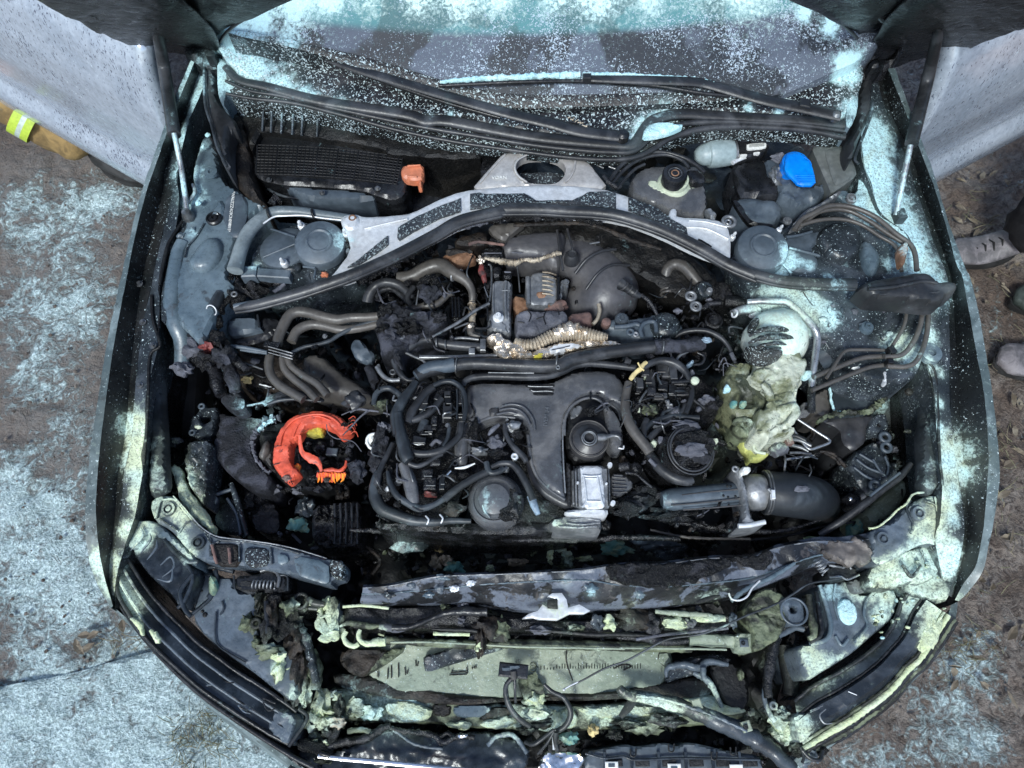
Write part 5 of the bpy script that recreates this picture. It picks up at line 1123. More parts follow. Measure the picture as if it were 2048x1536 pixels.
# ================================================================ engine cover
ec = pad('engine_cover', 'J 855,200 880,165 960,152 1100,150 1300,158 1500,152 1580,110 1650,72 1760,55 1960,62 2046,150 2080,300 2060,420 1990,330 1900,300 1880,255 1750,262 1660,330 1605,440 1592,600 1598,800 1612,1000 1600,1035 1540,1010 1450,950 1380,860 1335,750 1318,600 1308,490 1270,440 1200,420 1100,425 1000,450 930,510 900,600 885,720 870,640 865,500 850,420 850,300',
         'cover', z=.865, zb=.79, round=16, drop=.020, res=6, noise=.0035, ns=9)
for s in ('X 530,318 700,322 1000,330 1060,312 1190,312 1205,340 1190,372 1050,368 700,375 600,372', 'X 635,400 700,395 1000,388 1180,410 1190,450 1150,476 900,470 720,478 650,440', 'X 720,490 900,492 1170,490 1178,545 1100,552 740,552'):
    pad('cover_slot', s, 'pit', z=.867, res=4, round=1, drop=.0005, parent=ec)
for s in ('X 610,352 760,362 1000,362 1160,358', 'X 680,440 740,470 900,466 1000,462 1150,470'): tube('slot_rim', s, .9, 'alu_dull', z=.869, parent=ec, n=6)
pad('cover_label', 'J 1300,180 1520,180 1520,195 1300,195', 'pit', z=.867, res=4, parent=ec) if False else None
for i, s in enumerate(('J 1130,345 1200,330 1280,345 1330,390 1365,450 1375,520', 'J 1110,375 1190,360 1260,375 1310,420 1340,480', 'J 1090,405 1180,390 1240,402')): tube('cover_ripple', s, 2.5, 'cover', z=.868, parent=ec)
txt('cover_mark', 'IVEM 94', 'J 1462,420', 12, .868, 82, 'alu_dull', ec)
tube('cover_rim', 'J 1325,560 1345,740 1390,860 1480,960 1600,1040', 3.5, 'cover', z=.858, parent=ec); tube('cover_rim', 'J 1590,440 1583,600 1590,800 1602,990', 1.6, 'alu_dull', z=.862, parent=ec)
tube('cover_rim', 'J 895,620 895,540 940,480 1010,440 1100,420 1230,430', 3.5, 'cover', z=.86, parent=ec)
tube('outlet_pipe', 'J 1335,760 1370,880 1440,970 1520,1025 1600,1065 1650,1075', [8, 9, 10, 11, 12], 'duct', z=[.84, .83, .825], n=14)
pad('outlet_joint', 'J 1600,760 1650,770 1655,1090 1610,1075', 'duct', z=.845, zb=.78, res=5, round=4)
pad('cover_chip', 'J 1030,350 1110,345 1110,400 1040,420', 'duct', z=.87, res=5, round=3, parent=ec); pad('white_mark', 'J 1800,165 1850,150 1860,158 1810,172', 'alu_white', z=.868, res=3, round=1, parent=ec)
tube('intake_leg', 'J 850,470 838,560 832,660 825,760 810,820', [14, 15, 15, 13, 10], 'cover', z=[.845, .84, .82], n=16); ring('leg_eye', 'J 782,768', 5, 2, 'steel_dull', z=.84)
# vacuum box: round valve on the right
pad('valve_well', 'K 110,480 130,370 200,300 300,265 390,300 430,380 440,520 430,640 380,740 200,760 120,680', 'pit', z=.845, zb=.80, res=6, round=3)
pad('polished_patch', 'K 150,350 240,320 250,380 190,440 140,450', 'alu_dull', z=.848, res=5, round=4)
tube('well_rim', 'K 108,560 115,430 165,340 250,290 330,285 390,320 420,380', 2.8, 'cover', z=.866)
vd = lathe('valve_disc', 'K 292,585', [(38, -.03), (40, -.006), (39, .0), (36, .002), (33, -.003), (29, -.001), (19, .005), (17, .010), (15, .012), (12, .012), (11.5, .002), (0, .0)], 'duct', z=.872, n=52)
ring('disc_rim', 'K 292,585', 38.5, 1.5, 'rubber_brown', z=.873, parent=vd, n=52); ring('hub_rim', 'K 292,582', 14.5, 1.6, 'alu_dull', z=.885, parent=vd); ring('hub_rim', 'K 292,578', 11, 1.1, 'alu_dull', z=.885, parent=vd)
tube('disc_spout', 'K 350,580 400,575 430,570 470,562 510,570 530,600', [9, 8, 5, 3.5, 3.5, 3], 'steel_dull', z=.88, parent=vd); pad('disc_tail', 'K 355,540 430,530 430,610 370,640 340,610', 'duct', z=.874, res=5, round=3, parent=vd)
pad('valve_housing', 'K 400,330 440,330 500,400 540,480 550,600 535,660 480,660 440,610 420,520 415,420', 'cover', z=.862, zb=.80, res=5, round=6, drop=.01); tube('housing_clip', 'K 510,655 545,660 548,640', 1.8, 'alu_white', z=.866)
lump('sensor_plug', 'K 320,380', 13, 11, .014, 'char', z=.875, noise=.7); 
for s in ('K 330,380 390,330 430,320', 'K 340,390 420,350 460,330', 'K 430,320 470,345 510,380 525,450', 'K 330,395 360,350 400,325'): tube('sensor_wire', s, 1.8, 'ash_grey' if '330,380' in s else 'rubber', z=.885, n=7)
for s in ('K 300,240 302,300', 'K 340,255 375,258'): tube('clip_bar', s, 2, 'plastic_black', z=.87)
# throttle body in bare aluminium
tb = pad('throttle_body', 'K 162,778 440,778 452,900 450,1085 420,1100 172,1098 165,950', 'alu_dull', z=.855, zb=.76, round=4, drop=.006, res=5, noise=.0015)
pad('throttle_face', 'K 225,785 388,785 385,850 398,900 412,1080 388,1102 250,1100 238,1000 232,860', 'alu_white', z=.862, zb=.85, round=3, drop=.004, res=5, parent=tb, noise=.001)
for s, r in (('K 240,858 300,865 375,860', 2), ('K 248,860 262,960 268,1050 240,1095', 2.2), ('K 352,862 368,960 385,1050 400,1085', 2.2), ('K 262,880 350,882', 1.5), ('K 268,1050 380,1052', 1.8)): tube('throttle_rib', s, r, 'alu', z=.865, parent=tb)
for s in ('K 178,790 182,940 186,1090', 'K 200,790 204,940 208,1090', 'K 425,790 432,940 436,1085'): tube('throttle_groove', s, 1.2, 'pit', z=.856, parent=tb, n=6)
for c in ('K 205,918', 'K 418,925'): lathe('pin', c, [(2.5, 0), (2.5, .006), (0, .006)], 'alu_white', z=.857, parent=tb, n=8)
for c in ('K 442,790', 'K 465,1072'): lathe('white_stud', c, [(5, 0), (5, .012), (4, .014), (0, .014)], 'alu_white', z=.85, parent=tb, n=12)
pad('throttle_flange', 'K 105,1120 240,1100 430,1105 435,1145 400,1165 250,1160 130,1150', 'alu', z=.85, zb=.80, round=4, drop=.006, res=5, noise=.003, parent=tb)
pad('burnt_duct', 'K 40,1170 120,1150 385,1160 390,1260 340,1275 160,1260 20,1255 -10,1200', 'alu_dull', z=.835, zb=.74, round=6, drop=.012, res=5, noise=.008, ns=26)
for s in ('K 150,1190 250,1180 370,1195', 'K 120,1215 240,1225 370,1212', 'K 60,1240 200,1248 350,1238'): tube('duct_rib', s, 2, 'alu_dull', z=.838, rough=.4)
fg = pad('finned_shield', 'K 450,840 545,838 640,925 520,1010 460,1000', 'cover', z=.83, zb=.78, round=3, res=5)
for i in range(5): tube('shield_rib', 'K 462,%d %d,%d' % (870+i*28, 560+i*4, 880+i*26), 1.3, 'duct', z=.833, parent=fg, n=6)
lump('melted_heap', 'K 550,1110', 26, 16, .02, 'char', z=.82, noise=.8); lump('melted_heap', 'K 620,1060', 30, 18, .02, 'burnt', z=.80, noise=.7); lump('melted_heap', 'K 900,1150', 40, 14, .02, 'char', z=.79, noise=.9); lump('melted_heap', 'K 700,1000', 34, 20, .02, 'char', z=.79, noise=.8)
# oil filter cap with melted cover
of = lathe('oil_filler_cap', 'K 1045,660', [(54, -.08), (53, -.03), (50, -.01), (46, -.012), (45, .0), (41, .002), (40, -.006), (35, -.004), (30, .006), (18, .012), (0, .014)], 'burnt', z=.895, n=52, axis=(.22, -.10, 1), noise=.0035, ns=70)
ring('cap_ring', 'K 1050,665', 44, 2.2, 'rubber', z=.898, parent=of, axis=(.22, -.10, 1), n=48); ring('cap_ring', 'K 1048,670', 49, 1.8, 'rubber', z=.888, parent=of, axis=(.22, -.10, 1), n=48)
for c, rx, ry, m, z in (('K 1060,670', 28, 15, 'ash_grey', .91), ('K 1100,580', 26, 14, 'char', .905), ('K 1010,520', 22, 14, 'char_blue', .895), ('K 1150,640', 16, 22, 'char', .90), ('K 1050,600', 24, 14, 'char', .906), ('K 990,750', 18, 10, 'char', .898), ('K 1130,720', 18, 14, 'char_blue', .90), ('K 1020,490', 22, 10, 'ash_grey', .895)):
    lump('melted_lump', c, rx, ry, .010, m, z=z, noise=.6, parent=of)
pad('filter_body', 'K 760,600 850,500 920,460 900,560 890,700 940,820 1000,880 900,870 800,800 740,700', 'burnt', z=.85, zb=.75, res=6, noise=.008, round=6)
lump('pale_chip', 'K 770,620', 7, 7, .008, 'cream', z=.875); lump('pale_chip', 'K 825,600', 6, 9, .008, 'ash_grey', z=.875); pad('pale_chip', 'K 1205,575 1255,575 1260,605 1225,610', 'cream', z=.87, res=3, round=2)
tube('pale_strip', 'K 740,740 770,770 790,790', 4, 'ash_grey', z=.88)
# big hose loop round the injectors
tube('loop_hose', 'K 585,170 565,260 560,350 575,430 610,510 660,580 710,640 745,690', [8, 9, 10, 11, 11, 11, 11], 'rubber_brown', z=[.88, .89, .885], n=16); tube('loop_hose', 'K 740,700 790,770 850,830 930,880 1020,900 1060,890', [10, 11, 12, 11, 8], 'rubber', z=.86, n=14, rough=.05)
tube('loop_hose', 'K 690,60 760,20 850,5 940,30 1010,90 1040,150', [5, 7, 8, 9, 7, 5], 'rubber', z=.90, n=12); tube('loop_hose', 'K 1050,190 1055,260 1035,330 1010,400', [6, 6, 6, 5], 'rubber', z=.885)
tube('yellow_wire', 'K 600,145 630,100 680,60 695,35 720,15', [4, 4.5, 5, 3], 'yellow_wire', z=.905, rough=.3); tube('yellow_wire', 'K 655,20 670,50 700,80', 1.8, 'yellow_wire', z=.91)
lathe('white_button', 'K 1078,155', [(8, -.004), (8.5, .003), (6, .006), (0, .007)], 'cream', z=.90); tube('button_bar', 'K 900,165 980,160 1060,150', 4.5, 'plastic_black', z=.895)
for (a, b, w, h) in ((735, 170, 18, 34), (745, 260, 17, 18), (830, 90, 22, 40), (830, 220, 18, 22), (960, 180, 26, 22), (975, 260, 24, 20), (660, 200, 12, 22), (650, 250, 11, 12), (905, 120, 14, 30), (700, 120, 14, 14), (900, 250, 14, 26), (810, 290, 26, 10)):
    j = box('injector_plug', 'K %d,%d' % (a, b), w, h, .022, ['burnt', 'plastic_black', 'rubber'][(a+b) % 3], z=.865+random.uniform(-.01, .015), rot=random.uniform(-14, 14))
    tube('plug_rib', 'K %d,%d %d,%d' % (a-w*1.3, b, a+w*1.3, b), 1.3, 'rubber_brown', z=.892, parent=j, n=6)
for (a, b) in ((740, 365), (690, 300), (880, 340), (920, 380), (1180, 300), (1220, 330), (640, 350), (700, 90), (1130, 310)):
    lump('burnt_scrap', 'K %d,%d' % (a, b), random.uniform(7, 14), random.uniform(6, 11), .014, random.choice(['alu_dull', 'char', 'ash_grey', 'char']), z=.875, noise=.8)
lump('green_plug', 'K 745,370', 16, 12, .016, 'lime_crust', z=.88, noise=.5); pad('pale_chip', 'K 660,290 695,265 690,310 655,330', 'cream', z=.885, res=3, round=1); pad('pale_chip', 'K 700,90 715,80 720,120 705,125', 'cream', z=.89, res=3, round=1); tube('pale_bar', 'K 630,345 660,340 662,390', 2.5, 'cream', z=.88)
for s, r in (('K 705,600 700,540 740,480 820,440 900,420 1000,425 1110,432', 6), ('K 730,590 800,520 860,470 930,430', 7), ('K 940,400 990,375 1010,330', 6), ('K 590,410 610,370 650,340 720,335', 2), ('K 620,470 640,520 700,490', 2), ('K 1060,290 1110,330 1150,360', 3), ('K 720,440 700,500 700,560', 7), ('K 830,420 860,380 960,370', 4)):
    tube('hose', s, r, random.choice(['rubber', 'rubber_grey', 'rubber']), z=.88, n=12, rough=.06)
ring('small_ring', 'K 618,468', 5, 2, 'alu_dull', z=.875); ring('small_ring', 'K 650,150', 5, 2, 'steel_dull', z=.88)
lathe('round_plug', 'K 590,790', [(9, -.02), (9, .0), (6, .002), (0, .0)], 'burnt', z=.845, axis=(.9, 0, .4)); lathe('round_plug', 'K 650,800', [(13, -.02), (12, .0), (8, .004), (0, .004)], 'burnt', z=.84, axis=(.5, 0, .8))
tube('steel_bracket', 'K 560,840 640,850 700,900 760,950', 3, 'burnt', z=.85); tube('steel_strip', 'K 900,810 990,850 1040,890 1045,930', 2.5, 'alu_dull', z=.86)
# ---- charge-air pipe
ca = tube('charge_air_pipe', 'K 830,1045 900,1040 1000,1035 1150,1020 1300,1005 1430,992', [17, 23, 24, 24, 24, 24], 'lid_grey', z=.80, n=28)
for s in ('K 980,1005 1150,985 1400,962', 'K 900,1080 1100,1065 1420,1030', 'K 990,1115 1200,1100 1420,1080'): tube('pipe_seam', s, 1.6, 'duct', z=[.824, .826], parent=ca, n=7)
for i, (a, b) in enumerate(((1320, 940), (1345, 940), (1325, 1020), (1380, 1015), (1290, 1010), (1330, 1080))): lump('pipe_letter', 'K %d,%d' % (a, b), 2.5, 3, .002, 'pit', z=.825, sub=1, parent=ca)
col = tube('pipe_collar', 'K 1430,985 1480,985 1540,985 1590,985', [28, 36, 37, 34], 'alu_dull', z=.80, n=28, parent=None)
fl_ = pad('pipe_flange', 'K 1365,800 1400,780 1430,800 1450,900 1480,1000 1485,1100 1500,1170 1530,1200 1600,1185 1615,1215 1560,1235 1410,1255 1400,1235 1440,1200 1445,1100 1430,1000 1405,900 1370,840', 'alu_dull', z=.845, zb=.76, round=4, drop=.006, res=4, noise=.002)
tube('flange_tube', 'K 1400,1235 1480,1230 1600,1205', 5, 'alu', z=.845, parent=fl_); ring('flange_eye', 'K 1378,812', 5, 2.5, 'alu_dull', z=.85, parent=fl_)
pad('white_tag', 'K 1422,790 1495,785 1500,830 1440,845 1425,870', 'white_tag', z=.862, res=4, round=1)
rh = tube('rubber_hose', 'K 1590,985 1650,990 1750,1000 1850,1010 1930,1025 1990,1050 2010,1090', [42, 43, 44, 45, 44, 42, 38], 'rubber_grey', z=[.80, .80, .80, .78, .70, .60], n=34, step=.008)
for dx in (0, 20): ring('hose_clamp', 'K %d,985' % (1598+dx), 43, 2, 'steel_dull', z=.80, parent=rh, axis=(1, -.02, 0), n=40)
box('clamp_screw', 'K 1650,1010', 7, 18, .012, 'alu_white', z=.845, parent=rh, rot=4); tube('clamp_thread', 'K 1625,960 1650,990', 4, 'alu_dull', z=.85, parent=rh)
lump('powder_smear', 'K 1870,960', 14, 6, .002, 'ash_grey', z=.848)
# ---- left bank harness
LB = [('J 620,190 700,160 770,165 830,210 858,280 862,370 845,450', [5, 5.5, 5, 4.5], 'rubber_grey', .90), ('J 620,200 560,250 500,330 455,400 430,470', [9, 9, 10, 9], 'rubber', .885), ('J 685,285 640,340 590,390 520,430 460,450', [7, 8, 7], 'rubber', .885),
      ('J 560,450 540,500 520,540', [9, 9, 8], 'rubber_grey', .88), ('J 830,470 815,560 760,620 690,670 610,695 520,700 470,690', [6, 7, 8, 8, 7], 'rubber', .89), ('J 740,500 725,580 690,640', [4, 4, 3], 'rubber_grey', .895),
      ('J 490,160 460,210 420,260 375,330 340,400 340,460 355,560', [7, 9, 11, 11, 10], 'rubber_grey', .895), ('J 355,400 365,480 380,560 400,640 420,720 440,750', [9, 11, 13, 14, 12], 'rubber_grey', .90), ('J 440,770 500,790 570,765 640,720 690,700', [6, 5, 5, 4], 'rubber', .89),
      ('J 395,770 430,860 455,950 470,1040 480,1080', [10, 13, 14, 13, 10], 'cover', .88), ('J 320,620 280,700 240,780 215,850 200,930', [5, 6, 7], 'rubber', .88),
      ('J 225,840 200,900 185,980 200,1050 240,1110 330,1150 430,1185 520,1200 640,1205 760,1195 900,1200', [12, 13, 13, 13, 13, 12, 11, 9, 7, 5], 'rubber_grey', .86),
      ('J 280,830 300,920 350,1010 420,1060 500,1100 560,1100 640,1070 720,1020', [4, 6, 7, 7, 8, 7, 6, 6], 'rubber_grey', .885), ('J 700,1040 780,970 870,910 960,860 1030,830', [8, 8, 8, 7], 'rubber', .885), ('J 1015,760 1025,810 1050,840 1110,830 1150,810', [6, 6, 6, 5], 'rubber_grey', .89),
      ('J 1050,800 1120,770 1200,775 1260,830 1300,900 1330,960 1360,1040', [5, 6, 7, 8, 7, 7], 'rubber', .885), ('J 1345,1010 1370,1080 1400,1150', [8, 8, 5], 'blue_tape', .875), ('J 1150,480 1155,540 1190,610 1240,670 1290,720 1310,760', [4, 5, 6, 7, 5], 'rubber', .88),
      ('J 380,270 330,230 290,210 230,220 190,260 175,330', [7, 6, 6, 6, 5], 'rubber_grey', .88), ('J 330,265 320,300 350,300', 2.5, 'alu_dull', .885), ('J 1030,560 1060,520 1110,480', [2, 5, 3], 'ash_grey', .89), ('J 780,805 850,800 930,770', [1.5, 3, 1.5], 'white_tag', .89),
      ('J 460,620 510,632 560,620', 1.5, 'steel_pipe', .885), ('J 600,640 640,600 680,620', 4, 'ash_grey', .875), ('J 0,390 60,365 140,375 220,385 310,410', [2, 2.5, 2, 1.5], 'ash_grey', .86), ('J 0,510 60,440 130,375', [1.5, 1.8, 1.5], 'ash_grey', .865),
      ('J 200,50 240,110 300,150 370,150', [5, 5, 4], 'alu_dull', .86), ('J 330,0 350,60 390,120 430,150 480,150', [8, 7, 5, 3], 'rubber', .87), ('J 130,50 160,100 180,160', [8, 10, 10], 'char_blue', .85)]
for s, r, m, z in LB: tube('wiring_hose' if (r if not isinstance(r, list) else max(r)) > 4.5 else 'wire', s, r, m, z=z, n=12, rough=.035)
for (a, b, w, h, r) in ((730, 400, 18, 34, 0), (735, 330, 12, 26, 4), (630, 490, 11, 30, 3), (820, 330, 13, 60, 0), (820, 410, 14, 26, 0), (730, 280, 12, 14, 0), (660, 300, 12, 14, 20), (585, 540, 20, 20, 5), (580, 870, 22, 22, 0), (560, 560, 18, 12, 0), (560, 330, 13, 40, 10), (690, 930, 10, 30, 0), (600, 940, 24, 24, 0), (520, 620, 26, 16, 10), (640, 780, 20, 16, 0)):
    j = box('connector_plug', 'J %d,%d' % (a, b), w, h, .020, ['plastic_black', 'burnt', 'rubber'][(a*7+b) % 3], z=.868, rot=r); 
    tube('plug_rib', 'J %d,%d %d,%d' % (a-w*1.4, b-6, a+w*1.4, b-6), 1.2, 'rubber_grey', z=.890, parent=j, n=6)
for s in ('J 795,220 800,300 795,440', 'J 830,225 835,300 850,440'): tube('plug_edge', s, 2, 'rubber_grey', z=.893)
bolt('J 728,487', 5, 'alu_dull', z=.885)
lump('white_chip', 'J 150,600', 8, 12, .006, 'white_tag', z=.865, rot=20); tube('white_ring', 'J 185,550 145,560 125,600 145,650 170,660', 3, 'white_tag', z=.87)
for (a, b, rx, ry, m) in ((230, 340, 14, 12, 'lime_crust'), (215, 640, 16, 26, 'char_blue'), (190, 760, 14, 22, 'char_blue'), (230, 560, 12, 24, 'char_blue'), (600, 1000, 12, 6, 'red_burnt'), (760, 1110, 20, 14, 'char_brown'), (740, 850, 14, 10, 'char'), (850, 870, 12, 10, 'char'), (960, 680, 16, 9, 'alu_dull'),
                         (1090, 620, 16, 14, 'ash_grey'), (1100, 700, 18, 12, 'char'), (1210, 500, 14, 12, 'alu_dull'), (1240, 560, 12, 10, 'char'), (920, 520, 12, 20, 'char'), (1230, 720, 6, 6, 'white_tag'), (1150, 810, 10, 7, 'alu_dull'), (60, 830, 14, 22, 'char_blue'), (300, 860, 18, 20, 'char'), (270, 960, 16, 18, 'char'), (360, 900, 10, 7, 'alu_dull'), (40, 300, 22, 16, 'duct'), (250, 500, 12, 10, 'ash_grey')):
    lump('burnt_scrap', 'J %d,%d' % (a, b), rx, ry, .014, m, z=.865, noise=.6)
for c in ('J 575,1190', 'J 680,1180'): tube('silver_clip', [(T(c)[0][0]-3, T(c)[0][1]-8, .88), (T(c)[0][0]+3, T(c)[0][1], .885), (T(c)[0][0]-1, T(c)[0][1]+9, .88)], 1.8, 'alu_white')
ring('small_ring', 'J 1225,718', 5, 2.5, 'alu_white', z=.88); tube('chrome_clip', 'J 712,868 735,840 750,825', 2.4, 'chrome', z=.89)
pad('engine_block_face', 'J 180,1190 420,1200 900,1215 1300,1200 1600,1200 1650,1260 1300,1300 900,1290 400,1260 200,1250', 'burnt', z=.80, zb=.6, res=8, noise=.008)
pad('cylinder_head', 'J 420,180 860,170 880,500 860,900 760,1180 480,1180 420,900 400,500', 'char', z=.835, zb=.65, res=8, noise=.012, ns=24, ridges=.3)
pad('cylinder_head', 'K 590,60 1050,60 1240,240 1260,420 1120,470 900,560 720,640 600,460', 'char', z=.835, zb=.65, res=8, noise=.012, ns=24, ridges=.3)
pad('valley_floor', 'J 880,440 1300,440 1330,800 1440,1000 1600,1100 1600,1200 900,1200 860,900', 'char', z=.82, zb=.65, res=8, noise=.014, ns=26, ridges=.3)
# oil canister, lower middle
oc2 = lathe('oil_filter_housing', 'S 600,650', [(57, -.10), (57, -.03), (54, -.01), (47, .003), (42, .006), (40, .001), (36, .003), (30, .012), (14, .016), (0, .017)], 'cover', z=.865, n=56, axis=(-.06, -.12, 1))
for c, rx, ry, m in (('S 740,700', 24, 26, 'char'), ('S 790,760', 14, 20, 'burnt'), ('S 690,640', 13, 16, 'ash_grey'), ('S 670,590', 9, 12, 'rubber_brown'), ('S 720,800', 16, 10, 'char'), ('S 800,640', 12, 14, 'char_blue')): lump('melted_skin', c, rx, ry, .010, m, z=.868, noise=.5, parent=oc2)
tube('rim_crack', 'S 520,560 490,640 500,740 560,820', 2.2, 'steel_dull', z=.873, parent=oc2)
# ================================================================ left side of the bay
for c, rx, ry, m, h in (('E 1180,680', 12, 14, 'char', .02), ('E 1230,740', 16, 16, 'burnt', .02), ('E 1120,740', 14, 10, 'char', .02), ('E 1190,810', 18, 14, 'char', .025), ('E 960,900', 20, 18, 'char_blue', .02), ('E 930,980', 14, 22, 'ash_grey', .02), ('E 990,1050', 13, 12, 'red_burnt', .02), ('E 990,1175', 13, 12, 'red_burnt', .02), ('E 1040,980', 16, 16, 'char', .02),
                         ('E 920,1080', 16, 16, 'char_blue', .02), ('E 1070,1120', 18, 20, 'char', .02), ('E 880,1190', 18, 18, 'ash_grey', .02), ('E 800,1330', 20, 12, 'ash_grey', .02), ('E 960,1270', 20, 16, 'char', .02), ('E 1100,1230', 20, 20, 'char_blue', .02), ('E 1030,930', 12, 10, 'char_brown', .015), ('E 1340,740', 18, 14, 'char', .02), ('E 1420,690', 18, 8, 'char', .015)):
    lump('melted_harness', c, rx, ry, h, m, z=.875, noise=.75)
tube('harness_cylinder', 'E 1085,765 1060,820 1025,885', [10, 12, 12], 'rubber_grey', z=.90, n=18); ring('harness_eye', 'E 1016,895', 11, 1.4, 'alu_white', z=.905, axis=(-.3, -.8, .6))
ring('eyelet', 'E 1185,775', 5, 2, 'steel_dull', z=.92); tube('harness_strand', 'E 1150,800 1100,850 1080,910', 8, 'char', z=.89, rough=.6)
for s, r, m, z in (('E 1100,1240 1150,1330 1180,1420 1190,1500', [10, 12, 14, 10], 'char_blue', .84), ('E 1060,1100 1130,1190 1200,1270 1280,1340', [9, 10, 10, 8], 'burnt', .85), ('E 980,1240 1030,1340 1060,1440 1090,1530', [12, 13, 13, 10], 'burnt', .83), ('E 1130,1260 1260,1290 1400,1335', [2, 2.5, 2], 'steel_dull', .84), ('E 880,860 920,820 960,800', [2, 6, 3], 'pit', .90),
                   ('E 1280,680 1400,690 1560,680 1650,640', [8, 7, 6, 5], 'burnt', .87), ('E 1480,760 1520,730 1560,700', 4, 'ash_grey', .88), ('E 1260,770 1300,760 1380,800', 6, 'char', .87)): tube('harness_strand', s, r, m, z=z, rough=.25)
pad('fuse_box', 'E 1120,950 1355,932 1370,1020 1390,1035 1180,1078 1130,1060', 'lid_grey', z=.84, zb=.72, round=4, drop=.008, res=6); tube('box_edge', 'E 1358,930 1372,1020', 2.4, 'rubber_grey', z=.846)
pad('fuse_box_side', 'E 1370,935 1520,960 1520,1040 1400,1120 1180,1170 1140,1080 1385,1035', 'plastic_black', z=.82, zb=.7, round=6, res=6, noise=.003)
pad('inner_arch', 'E 1140,1200 1500,1200 1700,1230 2000,1350 2046,1530 1700,1536 1300,1480 1150,1380', 'char_brown', z=.74, zb=.5, round=10, drop=.02, res=8, noise=.012, ns=12)
pad('heat_shield_panel', 'F 0,1240 60,1200 160,1210 260,1300 380,1390 520,1480 560,1560 300,1536 100,1480 0,1420', 'rubber_brown', z=.80, zb=.7, round=14, drop=.02, res=7, noise=.008, ns=14)
pad('torn_sheet', 'F 370,1160 400,1095 460,1110 500,1170 560,1220 520,1280 450,1260 400,1230', 'lid_grey', z=.84, res=5, round=3, noise=.006); pad('torn_sheet', 'F 500,1300 560,1320 560,1480 520,1460', 'char_blue', z=.83, res=5, noise=.006)
HC = [('E 1500,1165 1520,1080 1560,990 1600,930 1660,905 1750,915 1850,945 1960,965 2046,950 2200,945 2350,925 2500,890 2640,850', [10, 11, 11, 11, 11, 10, 9, 8, 7], 'rubber_brown', .87), ('E 1610,1130 1650,1050 1720,1010 1800,1000 1900,1020 1980,1040 2100,1030 2250,1000 2400,960 2500,930', [10, 10, 10, 9, 8, 7], 'rubber_brown', .86),
      ('E 1600,1215 1700,1170 1800,1150 1900,1120 1970,1075 2060,1030 2180,990 2300,960 2400,930', [3.5, 4, 4, 4.5, 4, 3], 'rubber_grey', .865),
      ('E 1450,1235 1440,1300 1460,1380 1520,1450 1600,1500 1700,1560', [9, 9, 9, 9], 'rubber_brown', .84), ('E 1545,1250 1560,1330 1620,1400 1720,1480 1800,1560', [8, 8, 8], 'rubber_brown', .835), ('E 1580,1240 1610,1310 1700,1380 1800,1440 1880,1530', [7, 7, 8, 8], 'rubber_brown', .84)]
for s, r, m, z in HC: tube('coolant_hose', s, r, m, z=z, n=14, rough=.02)
tube('white_rod', 'E 1148,1158 1200,1165 1300,1180 1430,1205', [2.5, 4, 4, 3], 'lid_grey', z=.87); tube('white_rod', 'E 1230,1190 1330,1200 1430,1215', [2, 4, 3], 'lid_grey', z=.865)
hc = box('hose_clip', 'E 1480,1180', 30, 13, .02, 'burnt', z=.865, rot=10); box('hose_clip', 'E 1590,1240', 30, 11, .016, 'burnt', z=.86, rot=16)
for i in range(3): tube('clip_bar', 'E 1440,%d 1620,%d' % (1165+i*22, 1215+i*22), 1.3, 'steel_dull', z=.888, n=6)
for s in ('E 1770,1165 1775,1180', 'E 1790,1160 1795,1175'): tube('hose_band', s, 4.6, 'plastic_black', z=.868)
bolt('E 1860,1090', 5, 'alu_dull', z=.875); lump('yellow_chip', 'I 905,145', 9, 7, .006, 'yellow_wire', z=.75, noise=.9)
tube('cast_edge', 'I 1000,180 1060,195 1110,215', 1.5, 'alu_white', z=.75, rough=.6)
tube('folded_sheet', 'I 1030,335 1100,285 1200,262 1320,262 1420,285 1480,305', [5, 9, 11, 10, 7, 3], 'char_blue', z=.80, flat=.5, rough=.1); tube('folded_sheet', 'I 1060,330 1150,300 1300,290 1460,310', [3, 4, 4, 2], 'rubber_grey', z=.815)
pad('torn_bracket', 'I 740,230 810,250 830,170 850,260 885,290 880,350 800,370 740,330 700,300', 'char_blue', z=.80, zb=.74, res=5, round=2, noise=.006); tube('bent_edge', 'I 735,190 770,185 815,250 830,160', 2, 'ash_grey', z=.81)
pad('bracket_plate', 'I 490,420 530,400 560,335 590,330 620,350 680,345 690,390 665,470 640,560 560,580 500,560 455,540 480,490', 'bay_dark', z=.72, zb=.64, res=4, round=3, noise=.003, holes=['I 545,420 570,395 610,395 635,420 630,450 600,470 560,465'])
for c in ('I 570,345', 'I 500,540'): ring('bracket_eye', c, 5, 2.4, 'lid_grey', z=.73)
lump('pale_chip', 'I 545,497', 7, 4, .005, 'cream', z=.735); 
pad('air_box_cover', 'I 680,380 760,395 860,400 960,395 1060,430 980,520 950,600 960,720 1040,810 1100,880 1040,960 900,940 760,840 640,700 650,580 690,470', 'char_blue', z=.72, zb=.55, round=8, drop=.02, res=6, noise=.014, ns=14)
tube('crust_rim', 'I 1160,430 1100,440 1030,480 975,540 950,600 955,680 985,750 1040,810 1080,840', [6, 7, 6, 5, 3, 3, 3, 4], 'ash_grey', z=.745, rough=.9, step=.003); tube('crust_rim', 'I 1120,440 1050,470 990,530', 4, 'powder_heap', z=.752, rough=1.0, step=.003)
pad('filter_hole', 'I 990,540 1100,470 1250,440 1500,400 1660,500 1720,700 1700,850 1500,960 1250,960 1080,830 990,720', 'pit', z=.70, zb=.5, res=7, round=10, noise=.015)
lump('grey_lining', 'I 1050,680', 10, 22, .02, 'rubber_brown', z=.73, noise=.2, rot=10); pad('curved_lining', 'I 1010,620 1080,600 1100,640 1090,760 1110,830 1060,790 1015,720', 'rubber_brown', z=.735, res=4, round=6, drop=.01)
